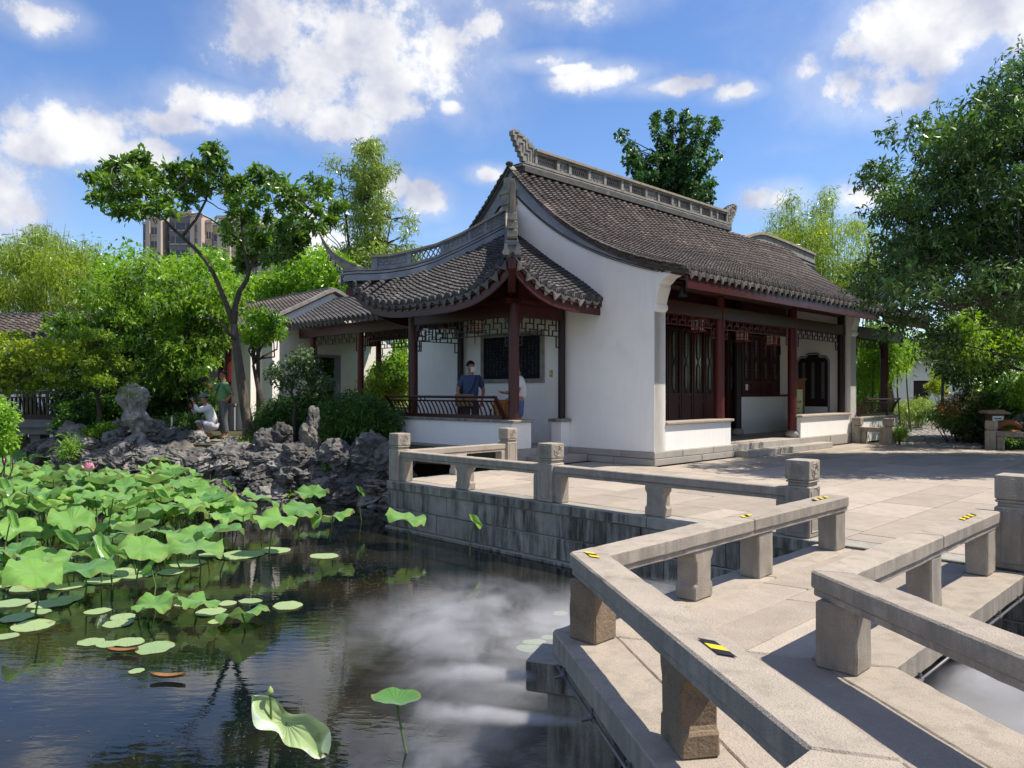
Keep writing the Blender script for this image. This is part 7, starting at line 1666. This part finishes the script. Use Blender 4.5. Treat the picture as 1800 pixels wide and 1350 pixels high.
# standing photographer, green shirt, facing left
ps = dict(base); ps.update(lel=(.31,.16,1.16), lwr=(.16,.02,1.00), rel=(-.26,-.22,1.22), rwr=(-.14,-.36,1.42), lhd=(-.8,-.5,-.3), lpn=(-1,0,0), rhd=(.2,-.2,.9), rpn=(0,-1,0), lan=(.13,.05,.08), lto=(.15,-.08,.03), look=(.05,-1,.05))
p = at(393, 770, 20.9); p.z = .285
t, fr = person('standing man in green t shirt and grey trousers raising a small camera, hand on hip', p, R(-55), 1.06, ps, dict(shirt=FAB['green'], trousers=FAB['grey'], sleeve=.8, shoe=M_['dark']))
part('strap', lambda s: s.tube([fr(.17,-.03,1.45), fr(.07,-.145,1.36), fr(-.06,-.155,1.2), fr(-.16,-.09,1.05)], .012, 5), M_['dark'], t)
part('glasses', lambda s: s.tube([fr(-.07,-.05,1.645), fr(-.055,-.11,1.645), fr(0,-.118,1.64), fr(.055,-.11,1.645), fr(.07,-.05,1.645)], .006, 5), M_['dark'], t)
camera_prop('small black camera raised by the man in the green shirt', fr, (-.12,-.44,1.53), (0,-1,0))
# crouching photographer in white
pc = dict(pelvis=(.0,.12,.34), waist=(0,.08,.50), chest=(0,-.02,.70), neck=(0,-.07,.89), head=(0,-.12,1.01), lsh=(.18,-.03,.80), rsh=(-.18,-.03,.80), lel=(.27,-.28,.72), rel=(-.24,-.32,.70), lwr=(.10,-.36,.94), rwr=(-.06,-.38,.80), lhip=(.10,.12,.33), rhip=(-.10,.12,.33), lkn=(.22,-.30,.46), rkn=(-.14,-.30,.16), lan=(.20,-.12,.08), ran=(-.14,.12,.08), lto=(.22,-.26,.03), rto=(-.14,.02,.03), hem=-.02, look=(0,-1,.0), lhd=(-.3,-.3,.6), rhd=(.2,-.3,.5), lpn=(-1,-.2,0), rpn=(1,-.2,0))
p = at(367, 776, 20.6); p.z = .285
t, fr = person('crouching man in white shirt and cap aiming a camera on a dark monopod', p, R(-62), 1.08, pc, dict(shirt=FAB['white'], trousers=FAB['pale'], sleeve=1.75, leg=.55), cap=cloth('grey_blue_cap', (.16,.20,.22), (.12,.15,.17)))
camera_prop('black camera with a lens held at the eye of the crouching man', fr, (.02,-.30,1.01), (0,-1,.0), ln=.16)
a_ = fr(.02,-.34,.95); mp_ = thing('monopod', a_, 'slanting black monopod under the crouching man camera', 'monopod'); part('leg', lambda s: s.tube([a_, a_ + Vector((.30,-.35,-.45)), a_ + Vector((.50,-.60,-.66))], [.016,.013,.012], 6), M_['dark'], mp_)
# two people in the pavilion
p = B(-1.25, 4.42, .335); pb_ = dict(base); pb_.update(look=(.45,-1,0), lel=(.29,.05,1.14), rel=(-.29,.0,1.15), rwr=(-.26,-.10,.93))
t, fr = person('man with white face mask and blue shirt standing behind the bench rail', p, R(12), 1.12, pb_, dict(shirt=FAB['blue'], trousers=FAB['navy'], sleeve=.85), mask=True)
part('strap', lambda s: s.tube([fr(.12,.02,1.47), fr(.10,-.13,1.40), fr(.02,-.155,1.2), fr(-.12,-.16,1.0)], .018, 5), M_['dark'], t)
bgm = thing('shoulder_bag', fr(-.20,-.17,.78), 'khaki canvas shoulder bag at the hip of the masked man', 'bag'); s = MB(); s.box((-.36,-.25,.80),(.02,-.13,1.04), fr); s.build('body', FAB['khaki'], bgm, bevel=.03, seg=2); s = MB(); s.box((-.37,-.262,.90),(.03,-.252,1.06), fr); s.build('flap', FAB['khaki'], bgm, bevel=.004)
p = B(-.98, 3.06, .335); pw = dict(base); pw.update(rel=(-.24,-.06,1.12), rwr=(-.12,-.28,1.10), lel=(.23,-.04,1.12), lwr=(.08,-.32,1.12), look=(0,-1,-.2), head=(0,-.05,1.61), lhd=(-.1,-1,.1), rhd=(.1,-1,.1), lpn=(0,0,1), rpn=(0,0,1))
t, fr = person('person in white t shirt and blue shorts half hidden behind the front pavilion post', p, R(-82), 1.10, pw, dict(shirt=FAB['white'], trousers=FAB['short'], sleeve=.75, leg=.42))
part('strap', lambda s: s.tube([fr(.10,.10,1.30), fr(.11,.03,1.50), fr(.10,-.10,1.40)], .02, 5), M_['dark'], t)
ph = thing('phone', fr(-.02,-.42,1.16), 'pale phone held out beyond the pavilion post', 'phone'); s = MB(); s.box((-.04,-.46,1.145),(.04,-.36,1.16), fr); s.build('body', M_['plaster'], ph, bevel=.003)
# orange backpack on the bench
bk2 = thing('backpack', B(-1.58, 3.0, 1.0), 'orange brown backpack with dark straps resting on the pavilion bench', 'backpack'); M_or = cloth('orange_canvas', (.34,.14,.045), (.26,.10,.035)); M_ol = cloth('ochre_canvas', (.30,.21,.07), (.22,.15,.05))
s = MB(); s.box((-1.72,2.78,.97),(-1.50,3.16,1.40), B); s.build('body', M_or, bk2, bevel=.05, seg=2); s = MB(); s.box((-1.77,2.84,1.0),(-1.722,3.1,1.2), B); s.build('pocket', M_ol, bk2, bevel=.02)
s = MB(); s.tube([B(-1.6,2.77,1.36), B(-1.62,2.66,1.28), B(-1.62,2.64,1.14), B(-1.6,2.74,1.02)], .014, 5); s.tube([B(-1.60,2.85,1.40), B(-1.6,2.7,1.46), B(-1.5,2.6,1.52)], .010, 5); s.tube([B(-1.79,3.12,1.2), B(-1.82,3.14,1.05), B(-1.82,3.13,.88)], .014, 5); s.build('straps', M_['dark'], bk2)
# black camera bag and white post beside the crouching man
p = at(313, 762, 20.9); p.z = .285; cbg = thing('camera_bag', p, 'black camera bag lying on the path left of the crouching man', 'bag'); s = MB(); s.box((-.28,-.18,0),(.28,.18,.30), lambda a,b,c: p + Vector((a,b,c))); s.build('body', M_['dark'], cbg, bevel=.07, seg=2); s = MB(); s.tube([p+Vector((-.2,0,.28)), p+Vector((-.1,0,.40)), p+Vector((.12,0,.40)), p+Vector((.22,0,.28))], .018, 6); s.build('handle', M_['dark'], cbg)
p = at(302, 742, 21.3); p.z = .27; wp = thing('white_post', p, 'thin white post standing behind the black camera bag', 'post'); part('post', lambda s: s.tube([p, p+Vector((0,0,.62))], .028, 8), M_['plaster'], wp); part('cap', lambda s: s.tube([p+Vector((0,0,.621)), p+Vector((0,0,.65))], .036, 8), M_['concrete'], wp)

# ================================================================== MIST
def mist(label, loc, rad, dens, scale=1.6, lo=.42, hi=.75, rot=(0,0,0), soft=1.0, jet=False):
    m = bpy.data.materials.new('mist'); m.use_nodes = True; nt = m.node_tree; N = nt.nodes; L = nt.links; N.clear(); out = N.new('ShaderNodeOutputMaterial')
    pv_ = N.new('ShaderNodeVolumePrincipled'); pv_.inputs['Color'].default_value = (.96,.97,1,1); pv_.inputs['Anisotropy'].default_value = .2
    tc = N.new('ShaderNodeTexCoord'); ln = N.new('ShaderNodeVectorMath'); ln.operation = 'LENGTH'; L.new(tc.outputs['Object'], ln.inputs[0])
    fo = N.new('ShaderNodeMapRange'); fo.interpolation_type = 'SMOOTHSTEP'; fo.inputs['From Min'].default_value = .98; fo.inputs['From Max'].default_value = 1 - .95*soft; L.new(ln.outputs['Value'], fo.inputs['Value'])
    geo = N.new('ShaderNodeNewGeometry'); nz = N.new('ShaderNodeTexNoise'); nz.inputs['Scale'].default_value = scale; nz.inputs['Detail'].default_value = 8; nz.inputs['Roughness'].default_value = .64; nz.inputs['Distortion'].default_value = .7; mp = N.new('ShaderNodeMapping'); mp.inputs['Rotation'].default_value = (0,0,R(-25)); mp.inputs['Scale'].default_value = (.8,1.3,1.6); L.new(geo.outputs['Position'], mp.inputs['Vector']); L.new(mp.outputs[0], nz.inputs['Vector'])
    mr = N.new('ShaderNodeMapRange'); mr.inputs['From Min'].default_value = lo; mr.inputs['From Max'].default_value = hi; L.new(nz.outputs['Fac'], mr.inputs['Value'])
    a = N.new('ShaderNodeMath'); a.operation = 'MULTIPLY'; L.new(fo.outputs[0], a.inputs[0]); L.new(mr.outputs[0], a.inputs[1]); last = a
    if jet:
        mp.inputs['Scale'].default_value = (.8,1.4,1.4)
        sx = N.new('ShaderNodeSeparateXYZ'); L.new(tc.outputs['Object'], sx.inputs[0]); jr = N.new('ShaderNodeMapRange'); jr.inputs['From Min'].default_value = -1; jr.inputs['From Max'].default_value = 1; jr.inputs['To Min'].default_value = .15; L.new(sx.outputs['X'], jr.inputs['Value'])
        b = N.new('ShaderNodeMath'); b.operation = 'MULTIPLY'; L.new(last.outputs[0], b.inputs[0]); L.new(jr.outputs[0], b.inputs[1]); last = b
        tp = N.new('ShaderNodeMapRange'); tp.inputs['From Min'].default_value = -1; tp.inputs['From Max'].default_value = 1; tp.inputs['To Min'].default_value = 1; tp.inputs['To Max'].default_value = 4.5; L.new(sx.outputs['X'], tp.inputs['Value'])
        cb = N.new('ShaderNodeCombineXYZ'); L.new(sx.outputs['X'], cb.inputs['X'])
        for ax in 'YZ':
            q_ = N.new('ShaderNodeMath'); q_.operation = 'MULTIPLY'; L.new(sx.outputs[ax], q_.inputs[0]); L.new(tp.outputs[0], q_.inputs[1]); L.new(q_.outputs[0], cb.inputs[ax])
        L.new(cb.outputs[0], ln.inputs[0])
    d = N.new('ShaderNodeMath'); d.operation = 'MULTIPLY'; d.inputs[1].default_value = dens; L.new(last.outputs[0], d.inputs[0]); L.new(d.outputs[0], pv_.inputs['Density']); L.new(pv_.outputs[0], out.inputs['Volume'])
    s = MB(); s.ball((0,0,0), (1,1,1), 20, 12); me, _ = s.mesh('mist', m, center=False, smooth=True); o = obj('mist', me, None, loc); o.scale = rad; o.rotation_euler = rot
    return tag(o, label, 'mist', None, 'stuff')
z0 = WZ + .16
mist('pale mist drifting over the pond between the bridge and the lotus', (.0, 7.0, z0), (1.9,2.6,.42), 4.6, 1.9, .47, .70, rot=(0,0,R(28)))
mist('mist gathering under the bridge between the railing posts', (1.3, 7.3, z0+.02), (1.5,1.5,.42), 5.0, 2.0, .42, .66)
mist('thick mist over the pool on the right of the bridge', (3.6, 4.5, z0+.05), (2.0,1.55,.50), 5.2, 1.4, .28, .62)
mist('mist near the lotus bed side of the pond', (-.25, 4.5, z0-.04), (1.15,1.5,.32), 4.2, 2.2, .48, .72)
for k, (f, ln_) in enumerate(((.03,.8),(.26,1.0),(.55,1.25),(.80,1.2))):
    q = le[1].lerp(le[2], f); c = q + Vector((-.92*ln_*.5, -.10, -.23))
    mist('spray of mist blown from the pipe under the bridge edge', tuple(c), (ln_*.62, .20, .17), 75, 5.5, .36, .62, rot=(0, R(6), R(8 - k*4)), jet=True)['group'] = 'sprays of mist along the bridge edge'
q = re_[1].lerp(re_[0], .22)
mist('spray of mist from the pipe in the right hand pool', tuple(q + Vector((.45,-.12,-.2))), (.6,.22,.16), 18, 6, .36, .62)
